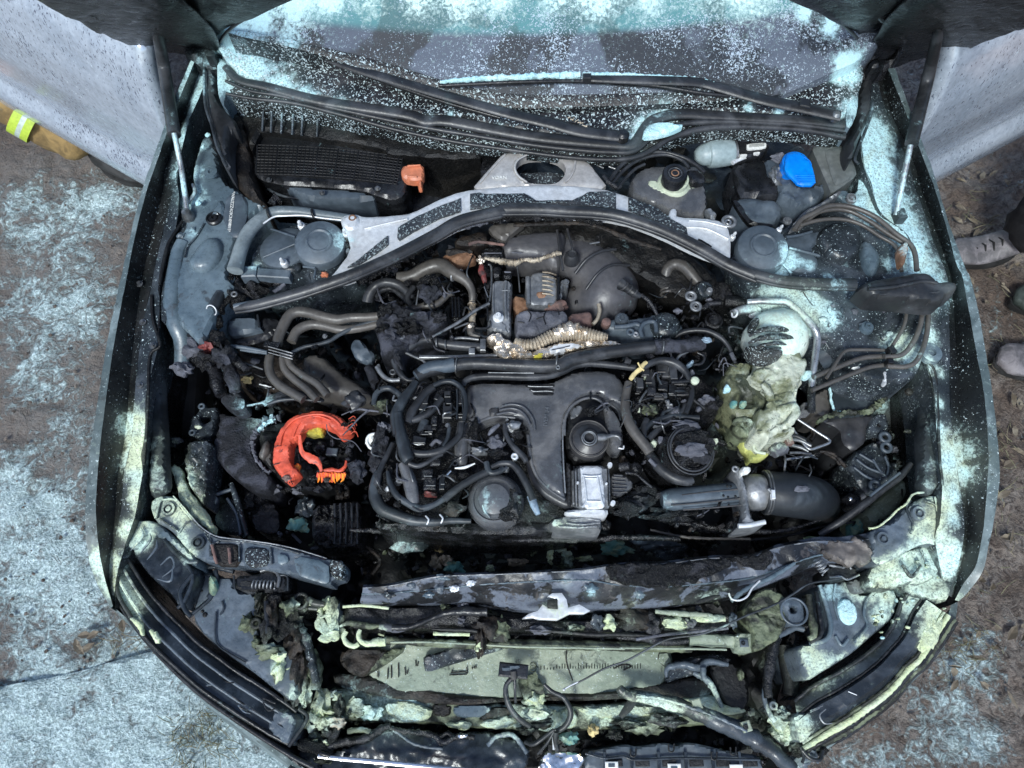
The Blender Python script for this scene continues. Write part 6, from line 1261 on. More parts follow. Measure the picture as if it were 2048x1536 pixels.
orr = pad('melted_orange_duct', 'I 1090,700 1105,580 1160,480 1240,410 1340,375 1440,368 1540,385 1610,420 1665,480 1690,525 1640,560 1600,575 1560,520 1480,482 1400,480 1340,505 1305,560 1290,575 1245,600 1225,660 1230,760 1290,810 1300,850 1230,900 1205,915 1180,890 1120,820 1095,760',
          'orange_red', z=.79, zb=.755, round=7, drop=.010, res=4, noise=.004, ns=30, rag=1)
tube('duct_ridge', 'I 1150,640 1175,540 1250,450 1340,415 1450,405 1540,430 1600,480', 2.4, 'orange_red', z=.793, parent=orr); tube('duct_ridge', 'I 1250,570 1290,480 1350,430 1440,420 1530,450', 1.5, 'orange_red', z=.792, parent=orr)
tube('duct_strip', 'I 1300,560 1305,620 1320,690 1380,730 1430,755 1455,800 1460,830', [3, 4, 5, 9, 7, 4, 3], 'orange_red', z=[.79, .775, .77], flat=.4, parent=orr, rough=.15)
tube('duct_strip', 'I 1480,825 1540,820 1600,825 1640,790 1645,750', [4, 5, 4, 2], 'orange_red', z=.765, parent=orr, rough=.2)
for s in ('I 1100,780 1150,768', 'I 1290,700 1300,760', 'I 1120,640 1160,640'): tube('duct_crack', s, 1, 'pit', z=.795, parent=orr, n=5)
for i in range(26):
    a = 1440+i*8; b = 840+random.uniform(-6, 10); L = random.uniform(40, 75)
    tube('melted_fringe', [(250+a/3.72, 720+b/3.72, .77), (250+(a+random.uniform(-10, 8))/3.72, 720+(b+L*.6)/3.72, .765), (250+(a+random.uniform(-22, 16))/3.72, 720+(b+L)/3.72, .755)], [2.6, 2.4, .8], 'orange_hot' if i % 3 else 'orange_red', parent=orr, n=6)
for i in range(9):
    a = 1640+random.uniform(-10, 40); b = 440+i*14; tube('frayed_fibre', [(250+a/3.72, 720+b/3.72, .79), (250+(a+40)/3.72, 720+(b-22)/3.72, .80), (250+(a+60)/3.72, 720+(b+20)/3.72, .79)], .8, ['orange_red', 'char_brown'][i % 2], parent=orr, n=5)
for i in range(8): tube('frayed_edge', 'I %d,%d %d,%d' % (1150+i*14, 860+i*7, 1190+i*10, 905+i*3), 1.2, 'orange_red' if i % 2 else 'char', z=.785, parent=orr, n=5)
pad('yellow_padding', 'I 1345,500 1400,485 1470,488 1490,520 1470,560 1400,565 1345,550 1325,530', 'yellow_fluff', z=.77, zb=.75, res=4, round=3, noise=.006, ns=70, rag=2); lump('orange_scrap', 'I 1285,800', 6, 9, .008, 'orange_hot', z=.765)
for s in ('I 1610,410 1700,375 1800,372 1900,380', 'I 1620,560 1700,480 1760,420 1830,372', 'I 1500,480 1510,540 1560,580 1610,590', 'I 1620,590 1700,610 1760,680'): tube('bare_wire', s, 1.1, 'ash_grey', z=.80, n=6)
box('grey_tab', 'I 1545,690', 22, 15, .01, 'lid_grey', z=.72, rot=5); box('melted_plug', 'I 1720,850', 16, 44, .02, 'char_blue', z=.79, rot=-28)
for i in range(46):
    a, b = random.uniform(1300, 1680), random.uniform(600, 980)
    lump('soot_lump', 'I %d,%d' % (a, b), random.uniform(4, 11), random.uniform(3, 9), .012, random.choice(['char', 'burnt', 'char', 'char_blue']), z=.715+random.random()*.02, noise=.8, sub=2)
cr = pad('crumpled_shield', 'I 445,640 500,610 600,600 655,625 640,700 625,800 610,900 605,1000 580,1090 520,1000 470,900 440,780', 'bay_dark', z=.745, zb=.66, round=5, res=3.5, noise=.026, ns=26, ridges=.8)
pad('inner_fender_sheet', 'I 335,760 400,790 430,870 460,960 560,1080 600,1160 665,1230 650,1300 560,1220 460,1120 400,1010 355,900', 'powder_yellow', z=.755, zb=.73, round=5, res=5, noise=.008, rag=2)
box('dark_box', 'I 390,650', 22, 22, .04, 'plastic_black', z=.66); lump('grey_end', 'I 385,600', 12, 6, .01, 'ash_grey', z=.70)
for s, r, m in (('I 790,920 830,1040 870,1180 905,1310', [5, 6, 6, 5], 'bay_dark'), ('I 650,660 720,700 760,800', [8, 10, 6], 'burnt'), ('I 680,1000 740,980 800,960', 4, 'lid_grey'), ('I 760,1030 830,1150 860,1300', [3, 3, 3], 'lid_grey')): tube('support_rod', s, r, m, z=.68)
pad('lower_duct', 'I 840,960 900,920 1000,980 1130,1100 1150,1280 1000,1290 920,1200 880,1080', 'burnt', z=.62, zb=.5, round=8, res=7, noise=.012)
pad('burnt_plate', 'I 700,1080 760,1060 860,1180 870,1310 760,1300 650,1200', 'bay_dark', z=.64, zb=.55, res=6, noise=.006); lathe('plug', 'I 665,1050', [(9, 0), (9, .008), (4, .01), (0, .01)], 'lid_grey', z=.68)
for c, rx, ry, m in (('I 1340,1100', 16, 20, 'bay_dark'), ('I 1290,1220', 18, 16, 'verdigris'), ('I 1090,960', 18, 12, 'ash_grey'), ('I 1310,960', 18, 10, 'ash_grey'), ('I 1620,1000', 14, 10, 'char_brown'), ('I 560,900', 12, 14, 'bay_dark')): lump('melted_drip', c, rx, ry, .016, m, z=.66, noise=.7)
rb = pad('burnt_battery_tray', 'I 1400,1080 1600,1060 1650,1050 1745,1040 1760,1200 1745,1370 1600,1385 1420,1400 1380,1250', 'burnt', z=.68, zb=.5, round=5, res=6, noise=.008)
for i in range(5): tube('tray_rib', 'I %d,1070 %d,1220 %d,1370' % (1560+i*42, 1565+i*42, 1560+i*42), 3, 'plastic_black', z=.69, parent=rb, rough=.2)
for i in range(12): lump('soot_lump', 'I %d,%d' % (random.uniform(1400, 1560), random.uniform(1080, 1380)), random.uniform(3, 8), random.uniform(3, 8), .01, 'char', z=.685, noise=.8, sub=2)
# ================================================================ right side: melted expansion tank
tk = lump('expansion_tank', 'H 565,1115', 64, 60, .075, 'tank_white', z=.87, noise=.10, fr=1.3, sub=4, seed=3)
for s, r in (('H 365,1085 460,1042 580,1035 700,1045', [3, 5, 6, 3]), ('H 360,1140 460,1100 580,1090 710,1098', [3, 6, 7, 3]), ('H 395,1180 480,1150 580,1140 640,1150', [3, 4, 5, 2]), ('H 420,1215 500,1190 600,1175', [3, 4, 3])): tube('tank_rib', s, r, 'tank_black', z=[.935, .955, .955, .925], parent=tk, rough=.2, flat=.6)
pad('charred_skin', 'H 345,1140 430,1140 520,1160 600,1170 640,1190 600,1235 500,1255 420,1240 370,1190', 'tank_black', z=.942, zb=.90, res=4, round=8, drop=.015, parent=tk, noise=.005, ns=50); pad('charred_skin', 'H 380,970 430,930 460,960 430,1010 400,1050 370,1020', 'tank_black', z=.935, res=4, round=6, drop=.01, parent=tk, noise=.003)
mt = pad('melted_tank_body', 'L 180,60 220,-20 300,-60 500,-60 610,0 612,90 590,200 560,300 520,340 530,400 490,440 485,520 420,560 340,600 250,570 220,520 200,450 240,400 300,360 330,280 300,200 210,140', 'melt_tank', z=.90, zb=.76, round=10, drop=.02, res=4, noise=.040, ns=20, ridges=.6, rag=5)
pad('melted_tank_body', 'L 20,0 180,20 210,140 300,200 320,290 300,360 240,400 190,450 100,460 40,420 0,300 -20,150', 'melt_dark', z=.865, zb=.76, round=9, drop=.02, res=4.5, noise=.034, ns=22, ridges=.6, rag=4)
pad('melted_hollow', 'L 60,440 150,430 260,500 300,560 230,580 120,570 60,520', 'lime_crust', z=.85, zb=.76, round=8, res=4.5, noise=.02, ns=24)
tube('tank_fold', 'L 330,320 370,380 360,450 300,500 250,540', [8, 10, 9, 8, 5], 'melt_tank', z=.905, rough=.3, parent=mt); tube('tank_fold', 'L 380,370 450,360 510,345 525,390 500,440 470,480', [6, 9, 9, 8, 6], 'melt_tank', z=.912, rough=.25, parent=mt); tube('tank_fold', 'L 280,180 320,230 340,300', [6, 9, 8], 'melt_tank', z=.915, rough=.35, parent=mt)
tube('tank_fold', 'L 240,500 300,530 400,510 470,470', [6, 9, 9, 5], 'melt_tank', z=.90, rough=.4, parent=mt); tube('tank_fold', 'L 60,480 90,450 150,445 190,470 160,490', [4, 6, 6, 4], 'lime_crust', z=.87, rough=.3)
for a, b in ((60, 300), (130, 300)): pad('blue_residue', 'L %d,%d %d,%d %d,%d %d,%d' % (a-10, b-10, a+40, b-5, a+35, b+40, a-8, b+35), 'verdigris', z=.905, res=4, round=3, noise=.003)
pad('blue_residue', 'L 0,190 20,165 60,215 0,230', 'powder_heap', z=.90, res=4, round=3)
pad('yellow_scrap', 'K 1395,580 1450,590 1520,640 1590,680 1640,695 1580,730 1510,735 1490,765 1470,700 1440,650', 'yellow_scrap', z=.82, zb=.79, res=4, round=4, noise=.008, ns=26, rag=1)
tube('tank_pipe', 'L 220,590 212,640 230,680 300,695', 3.4, 'cream', z=.84); pad('tank_lug', 'L 490,440 555,385 575,320 600,303 640,315 652,350 645,392 590,395 540,430 500,470', 'cover', z=.86, zb=.83, res=4, round=3, holes=['L 600,335 625,335 630,360 605,365'])
sp_ = tube('steel_pipe', 'H 350,835 440,828 560,830 640,835 700,875 780,950 850,1030 872,1090 868,1180 850,1300 835,1420 828,1536 830,1650', [6, 6.5, 7, 7.5, 7.5, 7.5, 7, 7], 'steel_pipe', z=[.91, .92, .92, .90, .87], n=16); tube('pipe_stain', 'H 832,1440 828,1540 830,1650', 7.8, 'burnt', z=.885, parent=sp_)
pad('tank_clip', 'H 770,1340 830,1330 850,1370 800,1400 770,1385', 'powder_heap', z=.905, res=4, round=2)
lump('rag', 'L 395,660', 18, 16, .02, 'ash_grey', z=.82, noise=.5); lump('rag', 'L 370,620', 13, 9, .015, 'char_blue', z=.83); box('rusty_tube', 'L 452,590', 13, 32, .02, 'rust_pink', z=.83, rot=-10)
for s, m, r in (('L 500,510 560,590 625,662 700,645 775,615 770,590 700,545 600,480 540,440', 'steel_pipe', 3), ('L 440,742 560,725 690,708', 'steel_pipe', 3), ('L 470,590 560,600 640,640', 'steel_dull', 4), ('L 470,630 560,650 620,680', 'steel_dull', 4), ('L 480,690 560,690 640,700', 'steel_dull', 3), ('L 480,560 540,570 600,600', 'rubber', 5)): tube('steel_line', s, r, m, z=.80)
pad('dark_relay_box', 'L 775,200 900,170 1130,105 1160,140 1200,290 1150,340 1060,375 860,390 810,380 790,300', 'plastic_teal', z=.78, zb=.6, round=5, drop=.008, res=6, noise=.002); tube('relay_box_edge', 'L 780,210 790,300 815,380 860,388', 2.6, 'powder_heap', z=.782, rough=.6)
pad('brown_relay_box', 'L 655,255 760,200 775,230 800,370 740,412 655,385', 'rubber_brown', z=.77, zb=.65, round=3, res=5); tube('melted_rim', 'L 680,470 760,420 900,395 1060,385 1120,350 1200,270', [3, 4, 5, 5, 6, 5], 'lime_crust', z=.79, rough=.9, step=.004)
pad('duct_mouth', 'L 700,440 900,405 1100,400 1110,430 1050,500 1060,600 960,680 880,620 860,500', 'duct', z=.74, zb=.55, round=10, res=6, noise=.004); pad('arch_plate', 'L 1110,400 1200,390 1225,470 1215,560 1120,545 1080,550 1060,500', 'bay_dark', z=.74, zb=.68, res=5, round=4)
lathe('plug', 'L 1145,488', [(4, 0), (3, .002), (0, .001)], 'pit', z=.742)
for c in ('L 1190,575', 'L 1115,935', 'L 1200,650'): rg = ring('mount_eye', c, 9, 4, 'lid_grey', z=.745)
fin = pad('radiator_bracket', 'L 925,780 950,690 1040,640 1130,600 1200,680 1230,770 1300,810 1290,850 1180,930 1120,1000 1050,980 960,880', 'bay_dark', z=.73, zb=.6, round=5, res=5, noise=.012, ns=20)
for s in ('L 960,800 1040,860 1120,900', 'L 980,740 1060,800 1180,850', 'L 1100,740 1150,820 1200,870', 'L 1190,720 1215,790 1205,860', 'L 1000,700 1120,770'): tube('bracket_rib', s, 2.6, 'lid_grey', z=.742, parent=fin, rough=.2)
for s, r in (('L 700,680 780,690 840,730 900,800', 4), ('L 740,690 800,720 860,780', 3), ('L 650,520 660,560 640,600', 4), ('L 480,780 560,790 640,830', 2)): tube('burnt_wire', s, r, 'char_brown', z=.76, rough=.4)
tube('support_stay', 'L 1385,770 1300,870 1180,960 1050,1060 920,1160 800,1240 700,1300', [5, 7, 7, 8, 8, 7, 6], 'rubber', z=[.78, .76, .72], n=12); tube('support_stay', 'L 1300,840 1180,930 1080,1010', 3, 'lid_grey', z=.785)
pad('white_duct', 'L 1390,860 1400,940 1385,1010 1330,1080 1220,1180 1120,1240 1060,1200 1020,1150 1070,1070 1200,970 1320,870', 'radiator_face', z=.64, zb=.5, round=14, drop=.03, res=6, noise=.006, ns=18)
lump('dark_knob', 'L 935,1060', 18, 16, .03, 'burnt', z=.70, noise=.2); lump('shiny_spot', 'L 935,1035', 4, 5, .004, 'chrome', z=.73); lump('verdigris_scrap', 'L 960,1260', 14, 20, .02, 'verdigris', z=.62, rot=40)
for i in range(26): lump('soot_lump', 'L %d,%d' % (random.uniform(820, 1280), random.uniform(480, 1120)), random.uniform(4, 9), random.uniform(4, 9), .012, random.choice(['char', 'bay_dark', 'ash_grey', 'char']), z=.70, noise=.8, sub=2)
lathe('ball_joint', 'L 1365,240', [(8, 0), (7, .006), (0, .01)], 'char_brown', z=.80); lump('green_chip', 'L 1360,530', 7, 4, .005, 'lime_crust', z=.80)

# thin burnt leads and scraps over both banks
for (x0, y0, x1, y1, z, n) in ((745, 760, 935, 1020, .893, 34), (1255, 730, 1400, 860, .895, 26), (900, 840, 1060, 930, .87, 16), (770, 540, 990, 680, .90, 18), (1330, 560, 1480, 760, .885, 22), (440, 680, 620, 780, .80, 16), (1500, 860, 1640, 960, .82, 10)):
    for i in range(n):
        x, y = random.uniform(x0, x1), random.uniform(y0, y1); a = random.uniform(0, 6.28); L = random.uniform(18, 60); c = random.uniform(-22, 22)
        q = [(x, y, z-.02), (x+L*.35*math.cos(a)-c*math.sin(a), y+L*.35*math.sin(a)+c*math.cos(a), z), (x+L*.7*math.cos(a)-c*.6*math.sin(a), y+L*.7*math.sin(a)+c*.6*math.cos(a), z), (x+L*math.cos(a), y+L*math.sin(a), z-.02)]
        if i % 3: tube('burnt_lead', q, random.uniform(.7, 2.2), random.choice(['burnt', 'rubber', 'ash_grey', 'rubber_grey', 'steel_dull']), n=6, rough=.15)
        else: lump('burnt_bit', 'P %.1f,%.1f' % (x, y), random.uniform(3, 9), random.uniform(2, 7), .008, random.choice(['char', 'char', 'ash_grey', 'burnt', 'alu_dull']), z=z-.01, noise=.7, sub=2)

for (a, b, r) in ((1200, 880, 7), (1630, 480, 6), (1500, 890, 6)):
    lump('soot_patch', 'I %d,%d' % (a, b), r, r*.7, .0035, random.choice(['char', 'rust_pink', 'char_brown']), z=.7925 if a != 1500 else .772, noise=.9, parent=orr, sub=3)
# ================================================================ front: lock carrier, left piece
lc = pad('lock_carrier', 'P 296,1006 318,988 347,992 371,1021 400,1053 438,1075 492,1080 546,1088 600,1102 658,1117 688,1122 686,1152 662,1158 659,1170 620,1158 560,1143 480,1129 420,1125 392,1116 372,1098 352,1072 335,1056 310,1044', 'lamp_grey', z=.775, zb=.70, round=4, drop=.006, res=5, noise=.005, ns=22, sm=1)
for c in ('I 325,1110', 'I 545,1360'): lathe('bolt_seat', c, [(14, -.002), (13, .004), (9, .004), (8, -.002), (5, -.002), (5, .004), (0, .005)], 'lamp_dark', z=.779, parent=lc)
for s, r in (('I 280,1040 370,1040 450,1130 560,1250 700,1335 900,1350 1100,1385 1300,1440', 2.4), ('I 260,1180 330,1230 400,1280', 2), ('I 400,1290 440,1230 480,1200', 1.6), ('I 280,1020 250,1080 230,1180', 3), ('I 850,1370 850,1500', 2), ('I 1080,1400 1090,1520', 3), ('I 700,1350 640,1380 640,1460', 3), ('I 600,1300 640,1360', 2)):
    tube('carrier_crease', s, r, 'bay_dark', z=.78, parent=lc, rough=.2)
tube('carrier_edge', 'I 360,1010 450,1110 560,1235 680,1310 850,1335 1060,1362 1250,1400 1500,1475', 1.3, 'alu_dull', z=.782, parent=lc, rough=.3)
pad('burnt_pocket', 'I 640,1375 720,1360 820,1365 850,1400 850,1530 660,1530', 'char_brown', z=.782, res=5, round=5, noise=.004, parent=lc); pad('speckled_patch', 'I 880,1400 960,1385 1060,1400 1070,1490 1040,1536 890,1536', 'brace_fleck', z=.783, res=5, round=6, drop=.006, noise=.002, parent=lc)
pad('paint_patch', 'M 1275,290 1480,330 1490,440 1465,460 1380,435 1300,405', 'bay_paint', z=.783, res=5, round=2, drop=.002, parent=lc); pad('paint_patch', 'M 1180,280 1240,290 1250,330 1190,350', 'bay_paint', z=.783, res=4, round=2, drop=.002, parent=lc)
pad('torn_end', 'M 1488,310 1580,325 1568,432 1520,425 1492,400', 'seal_fleck', z=.782, res=4, round=1, noise=.004, parent=lc)
for s in ('M 800,230 830,340', 'M 900,250 910,340'): tube('pocket_rib', s, 3, 'rust_pink', z=.79, parent=lc, rough=.3)
# corner cover left
hc_ = pad('wing_corner', 'M 245,112 330,80 440,82 500,110 570,175 640,240 700,300 705,345 690,360 640,310 580,250 520,200 480,180 440,170 400,200 350,260 320,250 260,210', 'bay_paint', z=.775, zb=.70, round=5, drop=.008, res=5, noise=.006)
lh = pad('headlamp_housing', 'M 320,265 360,210 430,170 500,160 560,200 650,300 690,360 700,400 640,560 600,600 560,520 480,460 380,350', 'lamp_dark', z=.765, zb=.6, round=7, drop=.012, res=5, noise=.006, ns=16)
for s in ('M 385,130 395,180 325,265', 'M 435,165 440,200 385,280', 'M 480,205 475,250 420,320', 'M 500,350 560,300 580,360 510,420', 'M 575,350 560,440 480,430'): tube('housing_fin', s, [1.2, 3, 1], 'lamp_grey', z=.785, parent=lh)
for s, r in (('M 520,200 600,290 660,330 720,330', 4), ('M 640,330 690,420 640,560 600,600', 4), ('M 690,400 620,500 640,600 680,650', 5), ('M 540,230 610,310 680,380', 3)): tube('housing_edge', s, r, 'lamp_dark', z=.775, parent=lh)
pb2 = pad('headlamp_back', 'M 705,345 800,380 830,420 930,420 940,495 1060,510 1080,600 1060,680 1100,800 1180,850 1230,830 1290,900 1310,1100 1260,1150 1190,1095 1050,985 900,880 800,800 730,740 680,665 700,560 690,450', 'lamp_grey', z=.70, zb=.5, round=7, drop=.012, res=6, noise=.005, ns=12)
for s, r in (('M 700,340 760,360 820,360 930,385', 5), ('M 830,420 800,530 740,590 680,640', 4), ('M 820,380 830,450 780,540', 5), ('M 825,620 820,760 850,830 1000,920', 2), ('M 700,400 800,410 800,430', 2), ('M 860,560 870,600 850,640', 2)): tube('back_panel_crease', s, r, 'lamp_dark', z=.705, parent=pb2)
for c, r in (('M 710,500', 3), ('M 760,640', 5), ('M 745,620', 3), ('M 745,500', 3)): lump('hole_plug', c, r, r, .003, 'pit', z=.702, parent=pb2, noise=.2)
pad('clip_plate', 'M 780,400 820,420 830,470 800,530 775,500', 'verdigris', z=.72, res=4, round=2)
# lamp body, a long curved black band
LI = 'M 250,215 330,330 420,470 520,590 620,690 720,790 830,870 950,960 1080,1040 1200,1120 1300,1195'
LO = 'M 230,420 250,540 330,680 420,800 520,900 640,1010 760,1110 880,1190 1000,1270 1130,1350 1245,1410'
def mixl(f, dz=0):
    a = resample(withz(T(LI), 0), 30); b = resample(withz(T(LO), 0), 30); z = np.linspace(.735, .66, 30)
    return [(x*(1-f)+u*f, y*(1-f)+v*f, zz+dz) for (x, y, _), (u, v, _), zz in zip(a, b, z)]
ll = loft('headlamp', [mixl(0, -.015), mixl(.08, 0), mixl(.3, .012), mixl(.36, .004), mixl(.62, .012), mixl(.7, .0), mixl(.9, .002), mixl(1, -.02)], 'lamp_dark', n=70, sub=3, noise=.0035, ns=22, under=[(0, (0, 0, -.1)), (-1, (0, 0, -.2))])
for f, r in ((.05, 4), (.34, 3), (.66, 3), (.93, 4)): tube('lamp_ridge', mixl(f, .006), r, 'lamp_grey' if f in (.34, .66) else 'plastic_black', parent=ll, rough=.15)
pad('lamp_end', 'M 1180,1180 1300,1230 1275,1330 1245,1412 1160,1360 1120,1290', 'lamp_grey', z=.675, zb=.5, round=4, res=5, noise=.003, parent=ll); tube('lamp_end_edge', 'M 1310,1190 1360,1240 1300,1340 1250,1410', 4, 'plastic_black', z=.67, parent=ll)
for i in range(20):
    a, b = random.uniform(700, 1150), random.uniform(960, 1290)
    tube('skin_wrinkle', 'M %d,%d %d,%d %d,%d' % (a, b, a+30, b+random.uniform(5, 50), a+70, b+random.uniform(20, 60)), 1.5, random.choice(['lamp_grey', 'lamp_dark', 'plastic_black']), z=.69, parent=ll, rough=.5, n=6) if abs((b-960)-(a-700)*.62) < 110 else None
tube('lamp_trim', 'M 235,535 300,640 370,735 450,830 550,935 660,1040 780,1140 920,1240 1060,1335 1200,1425 1290,1480 1400,1536', [3, 4, 5, 5, 5, 5], 'plastic_black', z=[.68, .665, .66])
for s in ('M 330,660 380,700 400,760', 'M 440,730 490,790 470,740'): tube('pale_streak', s, [3, 6, 3], 'powder_yellow', z=.74, rough=.4)
pad('bumper_shelf', [(a-3, b+4) for a, b, _ in mixl(1, 0)][::1]+[(a, b) for a, b in reversed([(232, 1222), (246, 1232), (270, 1254), (304, 1289), (339, 1320), (389, 1376), (457, 1430), (556, 1502), (600, 1535)])], 'plastic_black', z=.63, zb=.5, res=7, round=5, noise=.006, sm=0)
# latch with spring, left
la = pad('latch_housing', 'M 930,410 1060,405 1110,375 1180,380 1240,405 1245,500 1150,512 930,497', 'plastic_black', z=.745, zb=.66, round=3, res=5, noise=.002); pad('latch_slot', 'M 950,435 1045,430 1040,480 955,478', 'pit', z=.747, res=5, round=1, parent=la)
spring('latch_spring', 'M 1040,458', 'M 1170,462', 8, 1.5, 6, 'alu_dull', z=.756, parent=la); tube('latch_rim', 'M 1085,385 1120,375 1170,385 1195,420 1185,480', 4, 'steel_dull', z=.75, parent=la)
for s in ('M 1180,410 1240,415 1245,500', 'M 930,410 935,490'): tube('latch_edge', s, 2, 'rubber_grey', z=.75, parent=la)
pad('burnt_bracket', 'M 1200,520 1290,515 1370,540 1360,620 1260,640 1210,600', 'char', z=.72, zb=.62, res=5, noise=.01); ring('bracket_ring', 'M 1320,560', 14, 4, 'burnt', z=.725); tube('wet_hose', 'M 1365,545 1400,570 1460,580', [6, 8, 6], 'plastic_black', z=.73); tube('wet_hose', 'M 1370,600 1420,605', 5, 'plastic_black', z=.725)
# molten lumps with powder crust
for c, rx, ry, m, z in (('M 1085,560', 12, 20, 'lime_crust', .73), ('M 1165,560', 14, 20, 'char', .73), ('M 1020,690', 17, 16, 'lime_crust', .72), ('M 1090,640', 10, 12, 'lime_crust', .73), ('M 1080,800', 14, 12, 'lime_crust', .71), ('M 1140,850', 26, 13, 'lime_crust', .71), ('M 1190,870', 14, 12, 'powder_yellow', .71), ('M 1210,960', 16, 26, 'powder_yellow', .69), ('M 1190,1010', 12, 14, 'lime_crust', .68),
                         ('M 1250,590', 18, 16, 'lime_crust', .73), ('M 1160,640', 10, 26, 'char_brown', .74), ('M 1130,720', 16, 22, 'char', .74), ('M 1230,680', 30, 26, 'char', .71), ('M 1290,780', 20, 30, 'char_brown', .70), ('M 1310,950', 16, 50, 'char_brown', .68), ('M 1350,1080', 12, 30, 'lime_crust', .66), ('M 1280,1100', 14, 30, 'char', .66)):
    lump('melted_drip', c, rx, ry, .02, m, z=z, noise=.8, sub=3)
ring('crusted_ring', 'M 1060,690', 8, 4, 'lime_crust', z=.745); tube('crusted_post', 'M 1120,560 1125,680 1130,750', 6, 'plastic_black', z=.75)
for s, r, m, z in (('M 1290,680 1330,740 1370,830 1390,930 1410,1040', [8, 10, 9, 7], 'bay_dark', .70), ('M 1380,850 1410,960 1400,1080', [10, 14, 10], 'lime_crust', .67), ('M 1360,560 1440,620 1420,700 1480,760', [4, 6, 5], 'powder_yellow', .71), ('M 1430,700 1470,740 1540,780', 4, 'powder_yellow', .71), ('M 1410,680 1450,650 1500,640', 3, 'lime_crust', .715), ('M 1380,740 1350,820 1380,900', 5, 'pit', .66)): tube('melted_strand', s, r, m, z=z, rough=.4)
# ---- cross member
XT = 'P 727,1170,.755 778,1167,.765 873,1148,.77 950,1145,.775 1013,1143,.775 1162,1136,.775 1240,1125,.775 1326,1122,.775 1418,1111,.775 1500,1108,.775 1558,1088,.775 1631,1075,.775 1690,1073,.775 1738,1066,.77'
X2 = 'P 726,1176,.77 778,1172,.785 873,1154,.79 950,1150,.79 1013,1148,.79 1162,1141,.79 1240,1130,.79 1326,1128,.79 1418,1117,.79 1500,1114,.79 1558,1095,.79 1631,1083,.79 1695,1084,.79 1742,1078,.785'
X3 = 'P 724,1188,.765 780,1186,.775 873,1178,.775 950,1170,.775 1013,1166,.78 1162,1160,.785 1240,1170,.78 1330,1172,.78 1418,1166,.78 1500,1156,.78 1560,1136,.78 1631,1112,.785 1695,1104,.785 1746,1092,.785'
X4 = 'P 722,1196,.745 780,1198,.75 873,1196,.75 950,1190,.75 1013,1198,.75 1162,1206,.75 1240,1204,.75 1330,1194,.75 1418,1184,.75 1500,1170,.75 1560,1150,.75 1631,1124,.765 1695,1116,.775 1748,1104,.775'
X5 = 'P 721,1206,.735 780,1206,.735 873,1206,.73 950,1204,.73 1013,1215,.73 1100,1224,.73 1180,1218,.73 1300,1214,.73 1400,1204,.73 1500,1182,.73 1580,1150,.74 1640,1128,.755 1695,1124,.765 1746,1112,.765'
cm_ = loft('cross_member', [XT, X2, X3, X4, X5], 'peeled', n=150, sub=5, noise=.006, ns=26, under=[(0, (0, 0, -.06)), (-1, (0, 0, -.07))], smooth=40)
tube('member_lip', X2, 1.4, 'alu_dull', parent=cm_, rough=.4, n=8); tube('member_ridge', X3, 1.8, 'bay_paint', parent=cm_, rough=.4, n=8)
pad('peeled_patch', 'N 1560,450 1590,430 1650,428 1680,470 1690,520 1760,500 1830,540 1790,560 1700,560 1620,600 1500,595 1470,585 1400,590 1440,560 1500,540 1530,500 1560,520 1620,530 1625,470', 'alu', z=.787, res=3.5, round=1, drop=.001, noise=.001, parent=cm_, sm=0); pad('punched_hole', 'N 1560,470 1620,465 1625,530 1560,525', 'pit', z=.789, res=4, round=1, drop=.001, parent=cm_, sm=0)
for c, m in (('N 975,400', 'alu_white'), ('N 1075,370', 'alu_white'), ('N 810,440', 'bay_paint'), ('N 700,380', 'lid_grey'), ('N 880,400', 'lid_grey'), ('N 900,330', 'bay_paint'), ('O 420,400', 'bay_paint'), ('O 940,340', 'ash_grey'), ('O 720,440', 'bay_paint'), ('N 560,440', 'bay_dark')): lump('peeled_flake', c, random.uniform(7, 14), random.uniform(5, 10), .003, m, z=.788, noise=.8, parent=cm_)
for c, rx, ry in (('O 1370,410', 26, 10), ('O 1150,465', 26, 5), ('N 1300,525', 5, 3), ('O 575,468', 4, 2), ('O 640,493', 8, 2)): pad('lightening_hole', [(T(c)[0][0]+rx*math.cos(a), T(c)[0][1]+ry*math.sin(a)-rx*.28*math.cos(a)) for a in np.linspace(0, 2*math.pi, 14, endpoint=False)], 'pit', z=.792, res=4, round=1, drop=.001, parent=cm_)
tube('bent_rim', 'O 1285,430 1300,465 1350,475 1400,450 1430,400 1480,350', 2, 'alu', z=.795, parent=cm_); tube('member_brace', 'O 1300,480 1400,400 1550,330 1700,240', [4, 5, 5, 3], 'bay_paint', z=.79, rough=.3, parent=cm_)
pad('charred_crust', 'O 500,240 870,235 1160,200 1300,195 1300,260 1000,380 850,400 600,370 520,320', 'char', z=.797, zb=.785, res=4, round=5, noise=.007, ns=60, rag=4, parent=cm_); pad('charred_crust', 'O 1200,190 1420,185 1560,150 1570,230 1480,290 1350,240', 'char', z=.797, zb=.785, res=4, round=5, noise=.006, ns=60, rag=4, parent=cm_)
pad('scorched_plate', 'Q 740,110 880,85 1020,75 1050,120 1180,190 1080,240 950,250 820,210', 'scorched', z=.795, zb=.77, res=4, round=6, noise=.010, ns=26, rag=5, parent=cm_)
cp_ = pad('member_end_plate', 'P 1740,1066 1755,1054 1785,1044 1800,1030 1815,1012 1835,1000 1860,990 1880,992 1895,1010 1890,1035 1898,1060 1885,1090 1850,1085 1820,1100 1790,1118 1760,1130 1745,1118 1748,1092', 'lamp_grey', z=.80, zb=.70, round=4, drop=.006, res=5, noise=.009, ns=24, parent=cm_)
for c in ('L 1440,1140', 'L 1175,1330'): lathe('bolt_seat', c, [(15, -.002), (13, .004), (9, .004), (8, -.002), (5, -.002), (4, .006), (0, .006)], 'lid_grey', z=.806, parent=cp_)
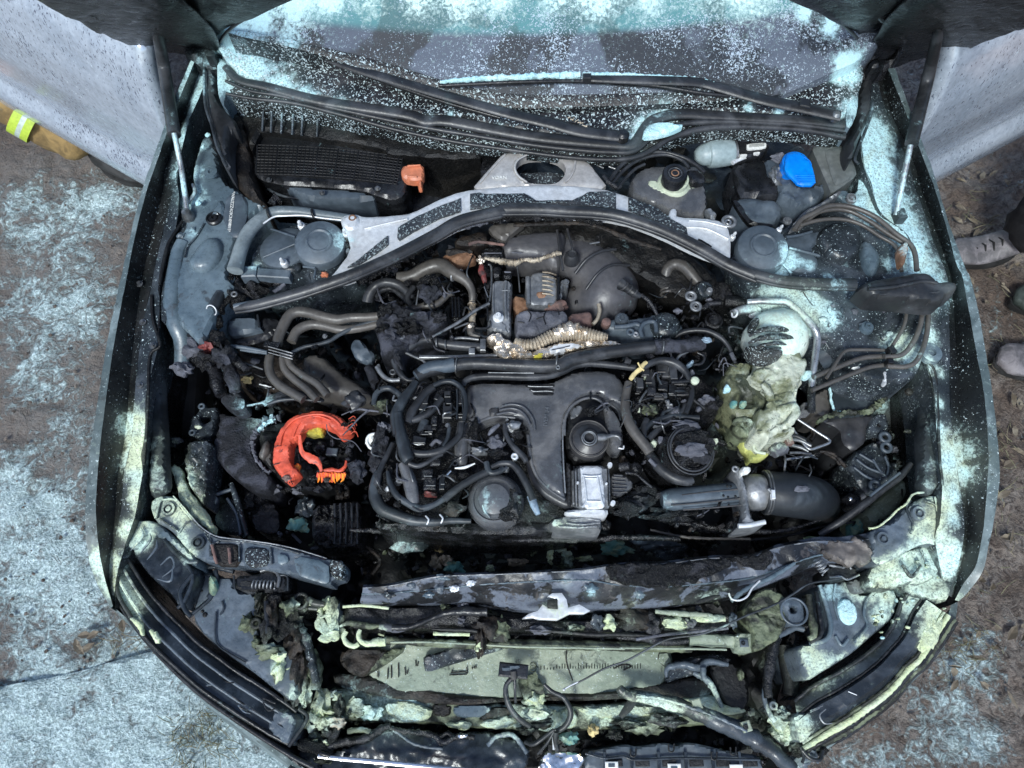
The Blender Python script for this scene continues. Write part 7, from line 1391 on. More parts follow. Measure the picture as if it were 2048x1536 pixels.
tube('plate_edge', 'L 1070,1255 1140,1240 1230,1170 1290,1110 1350,1070 1400,1000 1480,985', 2, 'powder_yellow', z=.808, rough=.5)
for s in ('L 1480,1050 1560,1080 1600,1180', 'L 1380,1040 1350,1100 1400,1230 1380,1290', 'L 1560,1020 1590,1150 1700,1200'): tube('plate_crease', s, 2.5, 'lamp_dark', z=.805, rough=.4)
# ---- right headlamp bay
rb2 = pad('headlamp_back', 'Q 760,375 830,350 900,350 950,340 960,400 1060,440 1130,400 1230,395 1258,450 1255,520 1210,610 1100,700 1000,790 880,870 780,930 690,985 660,930 620,800 630,760 700,745 790,720 815,650 790,520', 'lamp_grey', z=.705, zb=.5, round=7, drop=.012, res=5.5, noise=.006, ns=14)
pad('pale_oval', [(T('Q 940,545')[0][0]+20*math.cos(a)+5*math.sin(a), T('Q 940,545')[0][1]+27*math.sin(a)) for a in np.linspace(0, 2*math.pi, 16, endpoint=False)], 'powder_heap', z=.712, zb=.70, res=4, round=4, parent=rb2)
pad('small_module', 'Q 940,355 1010,330 1065,420 980,435', 'box_grey', z=.73, res=4, round=2, noise=.002)
for s, r in (('Q 1130,400 1060,470 1040,560 1060,640 980,740', 3), ('Q 860,700 900,760 940,720', 3), ('Q 760,380 800,500 830,640 800,720 700,750', 5), ('Q 860,370 850,480 880,600', 2)): tube('back_panel_crease', s, r, 'bay_paint', z=.71, parent=rb2)
ph = pad('corner_hump', 'Q 1060,400 1050,320 1090,260 1200,200 1330,150 1440,120 1560,130 1590,180 1560,260 1480,340 1400,380 1300,370 1240,400 1150,400', 'lamp_dark', z=.765, zb=.6, round=8, drop=.012, res=4.5, noise=.010, ns=20)
pad('corner_hump', 'Q 1290,340 1400,250 1500,200 1610,170 1625,290 1600,430 1560,490 1440,470 1330,430', 'lamp_dark', z=.755, zb=.6, round=8, drop=.012, res=5, noise=.008, ns=20)
for s in ('Q 1400,160 1425,235', 'Q 1455,120 1480,180', 'Q 1520,110 1550,165', 'Q 1280,250 1340,325 1400,250'): tube('housing_fin', s, [3, 4, 1], 'pit', z=.78, parent=ph)
pad('cover_plate', 'Q 1010,90 1060,50 1200,30 1280,90 1290,150 1240,180 1180,190 1100,150', 'bay_dark', z=.80, zb=.77, res=5, round=4, noise=.005) if False else None
bd = pad('buckle_bracket', 'Q 555,560 520,520 510,470 560,450 610,450 660,490 675,560 665,630 600,630 560,640', 'lamp_grey', z=.735, zb=.65, round=5, res=4, noise=.004, holes=['Q 578,520 590,510 610,515 615,545 595,555 580,545'])
ring('buckle_rim', 'Q 600,545', 26, 2.5, 'lamp_grey', z=.737, parent=bd)
pad('crumpled_bracket', 'Q 330,440 430,400 500,430 550,480 560,600 520,660 480,720 400,790 330,800 340,700 320,640 280,560', 'lime_crust', z=.72, zb=.6, round=5, res=4, noise=.022, ns=26, ridges=.6, rag=2)
for s, r, m, z in (('Q 690,440 700,560 720,640 720,700 690,720', [6, 8, 8, 5], 'lime_crust', .72), ('Q 740,420 760,560 770,680 700,740', [4, 6, 5, 4], 'plastic_black', .72), ('Q 680,640 600,640 520,660 480,720 460,820 440,920 430,1020 440,1090', [6, 9, 10, 11, 11, 10, 9], 'burnt', .70), ('Q 500,700 600,650 660,660', 6, 'lid_grey', .705), ('Q 440,900 410,1060 440,1180 480,1240', [3, 5, 5], 'lamp_grey', .68)): tube('bracket_arm', s, r, m, z=z, rough=.2)
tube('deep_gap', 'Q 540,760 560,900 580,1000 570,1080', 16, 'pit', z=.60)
sl_ = pad('latch_housing', 'Q 815,260 900,250 990,255 1010,320 900,345 820,330', 'pit', z=.755, zb=.66, res=5, round=2); spring('latch_spring', 'Q 745,230', 'Q 800,300', 9, 1.6, 4, 'alu_dull', z=.785, parent=sl_)
for s in ('Q 820,330 900,325 930,345 1010,315', 'Q 900,270 940,255 960,280', 'Q 820,255 900,265'): tube('latch_edge', s, 2.2, 'alu_dull', z=.76, parent=sl_, rough=.4)
RI = 'Q 1330,400 1270,480 1250,540 1215,630 1150,720 1060,800 960,870 860,930 760,980 680,1030 600,1100'
RO = 'Q 1560,560 1470,700 1390,830 1310,900 1230,1000 1130,1090 1030,1160 930,1230 820,1290 740,1340 655,1395'
def mixr(f, dz=0):
    a = resample(withz(T(RI), 0), 30); b = resample(withz(T(RO), 0), 30); z = np.linspace(.735, .655, 30)
    return [(x*(1-f)+u*f, y*(1-f)+v*f, zz+dz) for (x, y, _), (u, v, _), zz in zip(a, b, z)]
rl_ = loft('headlamp', [mixr(0, -.015), mixr(.07, 0), mixr(.3, .008), mixr(.36, .0), mixr(.45, .016), mixr(.75, .018), mixr(.9, .002), mixr(1, -.02)], 'lamp_dark', n=70, sub=3, noise=.003, ns=18, flip=True, under=[(0, (0, 0, -.1)), (-1, (0, 0, -.2))])
for f, r in ((.04, 4), (.35, 3), (.93, 3)): tube('lamp_ridge', mixr(f, .005), r, 'plastic_black' if f < .9 else 'lime_crust', parent=rl_, rough=.2)
pad('lamp_end', 'Q 600,1190 700,1180 760,1250 720,1310 650,1390 620,1300', 'lamp_grey', z=.672, zb=.5, round=4, res=5, parent=rl_)
for s in ('Q 700,1170 780,1140', 'Q 940,1050 995,1072', 'Q 700,1180 760,1155', 'Q 800,1160 760,1200 790,1250 840,1250'): tube('scratch', s, [.8, 2, .8], 'alu_dull' if '940' not in s else 'alu_white', z=.705, parent=rl_, n=6)
for f0, m, dz in ((1.05, 'powder_yellow', -.012), (1.13, 'plastic_black', -.02), (1.2, 'lime_crust', -.03)): tube('lamp_trim', mixr(f0, dz), [5, 5, 6, 7, 5], m, rough=.2)
loft('bumper_shoulder', [mixr(1.02, -.03), mixr(1.12, -.03), mixr(1.22, -.045), mixr(1.34, -.07)], 'lamp_dark', n=60, sub=3, flip=True, under=[(-1, (0, 0, -.2))])
hp = lump('powder_pile', 'Q 1425,640', 26, 44, .018, 'powder_yellow', z=.725, noise=.35, fr=3.0, sub=4, rot=20)
for i in range(90):
    a, b = random.uniform(1060, 1560), random.uniform(150, 740)
    if abs(b-(740-(a-1060)*.9)) < 230: lump('powder_clod', 'Q %d,%d' % (a, b), random.uniform(2, 5.5), random.uniform(2, 5), .006, random.choice(['powder_yellow', 'powder_heap', 'powder_yellow', 'lime_crust']), z=.77 if b < 330 else .735, noise=.5, sub=1) if i < 60 else None
# lower corners, melted
for c, rx, ry, m, z in (('Q 500,1240', 18, 16, 'powder_yellow', .62), ('Q 540,1290', 20, 18, 'lime_crust', .61), ('Q 470,1310', 18, 14, 'lime_crust', .61), ('Q 560,1360', 16, 12, 'lid_grey', .60), ('Q 440,1120', 12, 12, 'burnt', .66), ('Q 465,1140', 8, 8, 'lime_crust', .68), ('Q 520,1180', 12, 10, 'char', .65), ('Q 620,1420', 16, 12, 'char', .62), ('Q 700,1440', 14, 14, 'lamp_grey', .62), ('Q 760,1420', 12, 10, 'char', .62), ('Q 640,1480', 20, 14, 'lid_grey', .58)): lump('melted_lump', c, rx, ry, .018, m, z=z, noise=.7)
lathe('nut', 'Q 462,1140', [(8, 0), (8, .008), (4, .009), (3, .0), (0, .0)], 'lid_grey', z=.70)
for s, r in (('Q 640,1400 660,1460 650,1500', 3), ('Q 650,1420 700,1470 760,1480 780,1420', 4)): tube('bent_strip', s, r, 'plastic_black', z=.65)
# ================================================================ radiator pack
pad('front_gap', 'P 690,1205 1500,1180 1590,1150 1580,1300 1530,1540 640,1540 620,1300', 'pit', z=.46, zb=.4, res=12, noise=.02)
tk1 = pad('radiator_tank', 'N 270,510 400,505 700,520 1050,490 1180,560 1300,575 1500,600 2048,600 O 500,560 900,520 1250,560 1330,560 1330,640 1200,660 900,680 600,690 100,660 N 1700,670 1300,660 900,650 600,650 270,650', 'burnt', z=.70, zb=.6, round=5, res=6, noise=.012, ns=22)
for s, r, m, z in (('N 270,515 400,508 560,525', 3, 'powder_yellow', .712), ('N 580,650 700,640 800,600 900,560 1000,545 1180,545', [7, 6, 6, 8, 10], 'plastic_black', .725), ('N 500,640 600,650 690,640', [5, 9, 7], 'ash_grey', .72), ('N 250,640 300,620 360,625 440,640 500,635', [2, 6, 7, 3], 'lime_crust', .715),
                   ('N 290,670 275,710 300,750 340,765 370,750', 5, 'powder_yellow', .715), ('N 380,660 368,690 380,730 430,750 480,740 540,735', [4, 5, 5, 6, 8, 9], 'powder_yellow', .715), ('N 540,720 700,735 900,745 1100,755 1300,750 1600,755 2048,765 O 800,770 1050,775', [7, 8, 9, 9, 10, 10, 9], 'lime_crust', .68),
                   ('N 570,740 800,738 1100,752 1400,768 1800,775 2048,780 O 600,775 1050,780 1270,785', 2.2, 'radiator_face', .70), ('N 840,685 950,688 1070,690', 3.5, 'powder_yellow', .70), ('N 830,655 950,660 1070,665 1200,680', [2, 5, 3], 'pit', .705), ('O 0,660 200,672 420,690 600,690 850,700', [3, 4, 5, 3], 'pit', .71),
                   ('O 580,710 750,715 900,735 1030,730', [3, 8, 9, 6], 'burnt', .70), ('O 1030,720 1150,725 1330,735', 13, 'radiator_face', .685), ('O 820,545 1000,560 1180,570', [4, 6, 4], 'radiator_face', .715), ('O 1040,590 1150,590 1260,590', [5, 8, 6], 'powder_yellow', .71), ('O 700,720 900,690 1100,670 1280,650', 3, 'ash_grey', .712)): tube('radiator_pipe', s, r, m, z=z, rough=.18)
for c, rx, ry, m in (('N 210,590', 18, 34, 'lime_crust'), ('N 200,690', 22, 16, 'powder_yellow'), ('N 180,500', 12, 14, 'powder_yellow'), ('N 230,600', 8, 26, 'lid_grey'), ('N 1200,650', 34, 22, 'char_brown'), ('N 1140,740', 10, 26, 'char_brown'), ('N 1270,660', 16, 20, 'lime_crust'), ('N 1130,780', 8, 10, 'powder_yellow'), ('N 920,520', 10, 8, 'lime_crust'), ('N 1030,510', 10, 8, 'ash_grey'), ('N 1020,600', 8, 8, 'ash_grey'),
                      ('O 460,620', 12, 14, 'bay_dark'), ('O 530,620', 14, 14, 'powder_yellow'), ('O 690,590', 32, 22, 'char_brown'), ('O 800,620', 16, 26, 'burnt'), ('O 950,620', 24, 13, 'powder_yellow'), ('O 1040,620', 10, 10, 'ash_grey'), ('O 320,650', 14, 8, 'lime_crust'), ('O 100,660', 20, 8, 'ash_grey'), ('O 1310,600', 8, 14, 'lid_grey')): lump('melted_lump', c, rx, ry, .016, m, z=.705, noise=.7)
for i in range(16): tube('stacked_shim', 'N %d,%d %d,%d' % (110+i*4, 560+i*11, 150+i*5, 600+i*8), 1.6, 'radiator_face', z=.715, n=6)
be = pad('pipe_block', 'O 1325,680 1440,675 1470,700 1470,790 1400,810 1330,790', 'radiator_face', z=.705, zb=.66, res=4, round=3, noise=.002); box('block_plate', 'O 1378,745', 17, 15, .006, 'lid_grey', z=.705, parent=be); ring('block_hole', 'O 1375,745', 3, 1.2, 'pit', z=.714, parent=be)
rz = plane_z((0, float(P(1050, 1330, .60)[1]), .60), .12)
rc = pad('radiator', 'P 700,1275 790,1282 950,1288 1200,1292 1340,1296 1350,1330 1335,1362 1320,1378 1240,1392 1100,1400 960,1398 820,1392 760,1378 735,1350 700,1330', 'radiator_face', zf=lambda a, b: float(rz(a, b)), zb=.5, round=8, drop=.012, res=7, noise=.004, ns=10)
tick = [(100+i*20, 912, random.uniform(8, 26)) for i in range(5)]+[(200+i*17, 905, random.uniform(10, 36)) for i in range(32)]
for (a, b, h) in tick: tube('radiator_fin', [(1050+a/3.151, 1050+(b-h)/3.151, float(rz(1050+a/3.151, 1330))+.001), (1050+a/3.151, 1050+b/3.151, float(rz(1050+a/3.151, 1335))+.001)], .9, 'pit', parent=rc, n=5)
for (a, b, h) in [(730, 890, 40), (745, 890, 30), (490, 960, 40), (555, 970, 70), (575, 965, 80), (620, 960, 90), (660, 945, 50), (680, 940, 30), (960, 930, 20), (1050, 925, 30), (1085, 910, 18), (1100, 905, 18), (1110, 905, 18)]: tube('radiator_fin', [(600+a/3.151, 1050+(b-h)/3.151, float(rz(800, 1335))+.003), (600+(a+random.uniform(-6, 6))/3.151, 1050+b/3.151, float(rz(800, 1340))+.003)], 1.2, 'char_brown', parent=rc, n=5)
for s in ('O 260,790 262,870 300,980', 'O 60,870 80,900', 'N 950,930 1040,925 1050,940 940,945', 'O 560,905 620,880 670,890 620,915', 'O 850,790 840,850 880,890 910,870'): tube('radiator_scratch', [(a, b, float(rz(a, b))+.002) for a, b, _ in T(s)], 1.1, 'char_brown', parent=rc, n=5, rough=.4)
for c in ('N 1468,885', 'O 50,905'): ring('radiator_mark', c, 6, .8, 'lime_crust', z=.612, parent=rc)
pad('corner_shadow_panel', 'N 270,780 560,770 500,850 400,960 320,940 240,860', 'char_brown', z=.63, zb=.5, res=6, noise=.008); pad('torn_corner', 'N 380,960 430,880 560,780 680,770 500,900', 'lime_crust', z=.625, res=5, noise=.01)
pad('folded_panel', 'N 200,930 400,950 620,1010 900,1060 1300,1100 1600,1090 O 100,1060 500,1060 800,1000 1150,950 1200,1080 1000,1110 700,1090 300,1110 0,1100 N 1000,1140 700,1110 400,1060 220,1010', 'char_brown', z=.60, zb=.5, round=8, res=6, noise=.010, ns=16)
# bumper beam
bbm = pad('bumper_beam', 'P 655,1376 700,1370 760,1384 860,1398 980,1404 1100,1408 1240,1406 1340,1396 1430,1380 1480,1400 1500,1430 1460,1448 1380,1452 1240,1458 1100,1462 960,1458 850,1446 760,1446 690,1440 650,1450 620,1420', 'lime_crust', z=.585, zb=.48, round=9, drop=.016, res=5, noise=.010, ns=20, rag=2)
for s in ('N 970,1130 1200,1130 1210,1180 1150,1215 1000,1215 960,1180',): pad('bare_metal_patch', s, 'bay_paint', z=.592, res=4, round=3, noise=.001, parent=bbm)
pad('charred_patch', 'N 835,1120 960,1130 950,1200 900,1220 830,1190', 'char_brown', z=.592, res=5, round=3, noise=.004, parent=bbm); pad('charred_patch', 'N 1210,1140 1330,1150 1330,1210 1120,1240 1130,1215', 'char_brown', z=.592, res=5, round=3, noise=.004, parent=bbm)
for s in ('N 910,1240 950,1250 1060,1230 1085,1260 1060,1290 980,1285 930,1270', 'N 1120,1260 1160,1230 1300,1200 1370,1220 1365,1260 1250,1290 1180,1275', 'O 320,1150 500,1140 700,1130 850,1150 830,1190 700,1220 540,1220 400,1210', 'O 200,1190 300,1130 330,1200 320,1290 240,1270', 'N 520,1120 700,1110 830,1150 820,1220 700,1260 560,1200'):
    pad('powdery_plate', s, 'powder_yellow', z=.596, zb=.58, res=4, round=4, noise=.006, ns=40, rag=2, parent=bbm)
for c, rx, ry, m, z in (('N 130,1150', 20, 26, 'powder_yellow', .60), ('N 90,1230', 22, 20, 'lime_crust', .60), ('N 200,1240', 24, 16, 'lime_crust', .60), ('N 250,1150', 10, 20, 'char', .62), ('N 350,1150', 26, 16, 'lime_crust', .60), ('N 450,1180', 24, 14, 'verdigris', .60), ('N 240,1250', 14, 10, 'gold_sleeve', .62), ('N 1460,1030', 20, 26, 'lime_crust', .61), ('N 1480,1100', 20, 14, 'powder_yellow', .61), ('N 1500,1180', 26, 12, 'lid_grey', .605), ('N 1620,1240', 14, 18, 'powder_yellow', .60),
                         ('O 430,1290', 10, 10, 'yellow_wire', .60), ('O 750,1280', 34, 12, 'lime_crust', .59), ('O 640,1250', 30, 8, 'char', .60), ('O 900,1230', 30, 12, 'burnt', .61), ('O 560,1320', 14, 10, 'char', .60), ('O 100,1250', 30, 10, 'char_brown', .595), ('O 20,1290', 20, 8, 'char', .60), ('O 280,1340', 16, 12, 'verdigris', .59)): lump('melted_lump', c, rx, ry, .016, m, z=z, noise=.75)
# wires hanging over it, connector
cn = box('cable_connector', 'N 1345,920', 58, 27, .022, 'plastic_black', z=.655, rot=6); pad('connector_face', 'N 1268,890 1385,875 1390,905 1275,925', 'lid_grey', z=.682, res=4, round=1, parent=cn); tube('connector_neck', 'N 1345,925 1350,975', 6, 'rubber_brown', z=.68, parent=cn)
for s, r in (('N 1340,960 1300,1010 1300,1080 1330,1160 1380,1220 1450,1270', [5, 5, 6, 6, 6, 5]), ('N 1352,950 1355,1040 1358,1120', 3), ('O 120,1005 170,1050 240,1085 280,1150 285,1210 250,1270 195,1300', [4, 5, 5, 6, 6, 5]), ('O 195,1300 190,1350 200,1420', [6, 5, 4]), ('O 195,1290 120,1340 60,1370', 3), ('N 1600,1290 1480,1380 1420,1370', 4), ('N 1600,1300 1560,1370 1500,1440', 3)): tube('loose_cable', s, r, 'rubber', z=[.66, .65, .63], rough=.08)
tube('bonnet_cable', 'Q 900,335 810,350 690,372 600,430 480,500 300,570 150,640 0,690 O 900,720 760,790 640,855 500,905 360,980 250,1030', [1.8, 2, 2, 2.2, 2, 2, 1.6], 'rubber_grey', z=[.77, .76, .74, .70, .66], n=8); tube('cable_end', 'O 380,970 300,1005 245,1035', 1.5, 'alu_white', z=.67, n=8); lump('cable_nipple', 'O 245,1038', 3, 3, .004, 'alu_white', z=.67, noise=.1)
# fan opening and side struts
pad('duct_opening', 'O 1150,880 1250,860 1330,870 1400,960 1420,1100 1380,1180 1280,1150 1220,1050', 'pit', z=.60, res=6, round=5); tube('opening_rim', 'O 890,960 900,900 1000,880 1100,900 1160,860 1280,880', [3, 6, 8, 8, 7, 5], 'lamp_grey', z=.62, rough=.2); tube('opening_rim', 'O 1060,930 1150,980 1200,1060 1240,1150', [5, 7, 6, 4], 'lamp_grey', z=.62, rough=.2)
tube('opening_rim', 'O 1120,900 1130,960 1180,1010', 6, 'lid_grey', z=.63, rough=.2); lump('green_drip', 'O 1355,940', 7, 12, .01, 'lime_crust', z=.63); pad('dark_fan_housing', 'O 900,880 1000,840 1250,800 1320,860 1160,870 1100,940 1000,960 880,1000', 'bay_dark', z=.61, res=6, noise=.006)
pad('powdery_plate', 'O 950,1090 1100,1080 1200,1070 1240,1130 1380,1150 1400,1180 1280,1200 1150,1180', 'powder_yellow', z=.598, zb=.58, res=5, round=4, noise=.006)
# melted bumper rope and lower grille
tube('melted_trim', 'O 590,1030 640,1070 760,1085 900,1120 1050,1170 1200,1230 1330,1290 1440,1340 1540,1410 1620,1480 1690,1540', [8, 11, 13, 15, 18, 19, 18, 16, 14], 'lamp_dark', z=[.66, .65, .64, .63, .62], rough=.22, n=14); tube('melted_trim', 'O 690,1090 650,1150 600,1210', [8, 9, 5], 'plastic_black', z=.65, flat=.4); tube('trim_highlight', 'O 700,1075 900,1105 1100,1170 1250,1230 1400,1300', 3, 'lamp_grey', z=.672, rough=.5)
for c in ('O 1080,1130', 'O 1390,1270'): box('trim_clip', c, 18, 20, .01, 'radiator_face', z=.66, rot=-15)
box('clip_core', 'O 1390,1272', 8, 9, .004, 'pit', z=.671, rot=-15)
mg = pad('melted_grille', 'P 632,1540 650,1505 700,1490 740,1478 770,1452 830,1462 900,1468 960,1462 1000,1468 1035,1480 1062,1500 1045,1560 640,1580', 'lamp_dark', z=.60, zb=.4, round=8, drop=.014, res=5, noise=.014, ns=14, rag=1)
for s, r, m in (('N 140,1420 260,1370 400,1350 500,1290 570,1265', [6, 9, 8, 6], 'burnt'), ('N 560,1270 640,1300 760,1310 850,1330 900,1370 1000,1330 1100,1340', [4, 6, 6, 5], 'burnt'), ('N 300,1300 380,1290 450,1310', 5, 'lime_crust'), ('N 590,1290 700,1370 800,1400 900,1410', 3, 'lid_grey'), ('N 880,1335 930,1310 960,1330', 4, 'pit'), ('N 1180,1390 1250,1330 1350,1330 1430,1440', [4, 5, 5], 'lamp_grey'), ('N 240,1280 200,1360 120,1420', 8, 'char'), ('N 0,1380 100,1400 200,1440', 12, 'char')): tube('grille_fold', s, r, m, z=.615, rough=.35, parent=mg)
lump('bright_chip', 'N 1025,1330', 10, 4, .003, 'chrome', z=.622)
tube('chrome_strip', 'P 636,1512 680,1517 740,1522 800,1528 860,1534 920,1540 1000,1548', [4, 5, 5, 5], 'chrome', z=.63, flat=.4); tube('chrome_strip', 'P 640,1506 660,1512', 5, 'plastic_black', z=.63)
pad('badge_bracket', 'P 1085,1508 1100,1502 1160,1506 1172,1516 1160,1545 1075,1545', 'chrome', z=.615, zb=.56, res=4, round=3, noise=.005, ns=60)
for x in (1100, 1115): box('bracket_slot', 'P %d,1497' % x, 8, 15, .01, 'pit', z=.617)
tube('bracket_post', 'P 1107,1470 1108,1500', 3, 'alu_white', z=.63)
lg = pad('lower_grille', 'O 380,1430 500,1410 640,1380 700,1400 820,1380 900,1372 960,1400 1010,1370 1100,1380 1300,1430 1480,1450 1510,1560 380,1570', 'lid_grey', z=.60, zb=.45, round=3, drop=.004, res=5, noise=.003, ns=20)
for i in range(6):
    x = 500+i*170; box('grille_slot', 'O %d,%d' % (x+70, 1500), 28, 13, .002, 'pit', z=.602, parent=lg, rot=-1); box('grille_post', 'O %d,%d' % (x, 1480), 5, 30, .008, 'lamp_dark', z=.601, parent=lg)
for (a, b) in ((545, 1512), (940, 1525), (1330, 1530)): box('bright_tab', 'O %d,%d' % (a, b), 26, 12, .004, 'white_tag', z=.606, parent=lg); 
for (a, b) in ((545, 1512), (940, 1530)): box('tab_core', 'O %d,%d' % (a, b+4), 13, 6, .002, 'lid_grey', z=.611, parent=lg)
for (a, b) in ((920, 1400), (1310, 1420), (680, 1430), (1190, 1450)): tube('grille_clip', 'O %d,%d %d,%d %d,%d %d,%d' % (a-15, b-20, a-12, b+25, a+15, b+25, a+20, b-22), 1.8, 'pit', z=.61, parent=lg, n=6)
tube('grille_lip', 'O 380,1440 500,1470 620,1460 700,1480 1000,1470 1480,1480', 2.5, 'lamp_dark', z=.608, parent=lg)
pad('lower_corner', 'P 555,1560 600,1505 625,1450 640,1470 660,1500 640,1540 640,1600 560,1600', 'lamp_dark', z=.60, zb=.4, res=6, noise=.012, round=6)
for i in range(26): lump('melted_lump', 'P %d,%d' % (random.uniform(590, 700), random.uniform(1380, 1530)), random.uniform(5, 13), random.uniform(4, 10), .012, random.choice(['char', 'lime_crust', 'lamp_dark', 'lamp_grey', 'powder_yellow']), z=.61, noise=.8, sub=2)
# ================================================================ deep pit between engine and cross member
for c, rx, ry, m, z in (('S 590,1030', 16, 14, 'verdigris', .60), ('S 660,990', 16, 10, 'powder_yellow', .61), ('S 740,1030', 16, 8, 'powder_yellow', .61), ('S 690,1090', 20, 6, 'verdigris', .60), ('S 950,1000', 14, 6, 'powder_yellow', .62), ('S 960,1110', 8, 12, 'lime_crust', .60), ('S 1130,1170', 8, 14, 'powder_yellow', .60), ('S 1220,1160', 16, 12, 'powder_yellow', .59), ('S 1270,1230', 14, 12, 'lime_crust', .58),
                         ('S 230,1270', 16, 12, 'verdigris', .60), ('S 90,1100', 10, 8, 'yellow_wire', .60), ('S 160,1210', 12, 8, 'gold_sleeve', .60), ('S 60,1230', 10, 12, 'gold_sleeve', .59), ('S 820,1240', 18, 6, 'gold_sleeve', .59), ('S 880,1150', 12, 8, 'lime_crust', .58), ('S 560,1290', 7, 5, 'powder_yellow', .60), ('S 370,935', 5, 4, 'white_tag', .70), ('S 410,1000', 9, 6, 'lime_crust', .62), ('S 1180,1190', 8, 12, 'char', .62),
                         ('P 1230,1095', 26, 14, 'verdigris', .56), ('P 1170,1118', 14, 4, 'powder_yellow', .58), ('P 1340,1100', 30, 14, 'bay_dark', .56), ('P 830,1080', 34, 24, 'lamp_dark', .66), ('P 1310,1085', 40, 10, 'lamp_grey', .60), ('P 1460,1060', 40, 14, 'burnt', .62), ('P 1120,1105', 20, 10, 'char', .55), ('P 905,1120', 16, 10, 'char', .55), ('P 1640,1090', 30, 12, 'verdigris', .52)):
    lump('melted_debris', c, rx, ry, .02, m, z=z, noise=.9)
for s, r, m, z in (('P 860,1068 1000,1076 1140,1080 1260,1075 1360,1078', [4, 6, 6, 5], 'burnt', .74), ('P 700,1060 780,1062 870,1058', [4, 6, 4], 'burnt', .74), ('P 1320,1040 1400,1050 1460,1060 1560,1062 1640,1040', [4, 6, 5, 3], 'burnt', .72), ('P 1300,1060 1380,1075 1500,1078', 3, 'rubber_brown', .72), ('P 730,1090 760,1120 745,1150', 4, 'char_brown', .60), ('P 980,1130 1060,1125 1150,1128', 3, 'char', .58), ('P 1500,1080 1580,1070 1690,1040', 3, 'rubber', .62)): tube('lower_line', s, r, m, z=z, rough=.3)
# soot and char filling the gaps
def clutter():
    parts = {k: [] for k in ('char', 'burnt', 'char_brown', 'lime_crust', 'ash_grey')}
    regs = [('P 300,1000 700,1000 740,1120 420,1070', .60, 100), ('P 700,1060 1560,1060 1560,1120 720,1160', .55, 330), ('P 330,700 760,700 760,1000 330,1000', .62, 260), ('P 740,560 1500,560 1500,1060 740,1060', .80, 700),
            ('P 1450,800 1830,800 1830,1050 1450,1050', .62, 260), ('P 700,1200 1560,1160 1560,1290 700,1290', .66, 240), ('P 640,1380 1540,1380 1540,1540 640,1540', .55, 300), ('P 480,690 800,690 800,830 480,830', .72, 120), ('P 1300,560 1480,560 1480,740 1300,740', .80, 120), ('P 760,480 980,480 980,640 760,640', .80, 160), ('P 1560,1150 1700,1150 1660,1400 1540,1450', .60, 70)]
    for poly, z, n in regs:
        p = [(a, b) for a, b, _ in T(poly)]; xs = [a for a, _ in p]; ys = [b for _, b in p]
        for i in range(n):
            x, y = random.uniform(min(xs), max(xs)), random.uniform(min(ys), max(ys))
            if not inside(np.array([[x, y]]), p)[0]: continue
            m = mpp(x, y, z); zz = z+random.uniform(-.02, .015); s = random.random()
            k = random.choice(['char']*5+['burnt']*5+['char_brown']*2+['ash_grey']+(['lime_crust'] if y > 1050 else ['burnt']))
            if s < .6:
                parts[k].append(lump_data(P(x, y, zz), random.uniform(2, 9)*m, random.uniform(2, 8)*m, random.uniform(.003, .014), random.uniform(0, 3), .7, 1.6, 2, random.random()*30))
            elif s < .85:
                a = random.uniform(0, 6.28); L = random.uniform(8, 34); q = [(x, y, zz), (x+L*.5*math.cos(a)+random.uniform(-5, 5), y+L*.5*math.sin(a)+random.uniform(-5, 5), zz+.008), (x+L*math.cos(a), y+L*math.sin(a), zz-.004)]
                parts[k].append(tube_data(q, random.uniform(.8, 3.2), n=6, step=.006, rough=.2))
            else:
                parts[k].append(box_data(P(x, y, zz), random.uniform(5, 16)*m, random.uniform(4, 12)*m, random.uniform(.004, .014), random.uniform(0, 3)))
    for k, v in parts.items():
        if v: tag(join('charred_debris', v, k), kind='stuff')
clutter()
# ================================================================ loose things
lz = plane_z((0, float(P(1050, 1330, .625)[1]), .625), .12)
st = pad('plastic_strip', 'N 775,822 880,800 960,765 1120,762 1300,765 1270,785 1100,835 950,880 790,932 778,880', 'bay_dark', zf=lambda a, b: float(lz(a, b)), zb=.612, round=4, drop=.006, res=5, noise=.003, parent=0)
tag(st, 'charred grey plastic strip lying slantwise on the powder-coated radiator', 'plastic strip')
cone_ = join('pine_twig', [tube_data('C %d,%d %d,%d' % (690+i*14, 690+i*7, 705+i*14+random.uniform(-18, 18), 670+i*7+random.uniform(-10, 40)), 1.3, z=1.035, n=5) for i in range(8)], 'gold_sleeve', 0)
cone_.location = (0, 0, 0); tag(cone_, 'small tan scrap of dry twig caught beside the left wiper arm', 'twig')
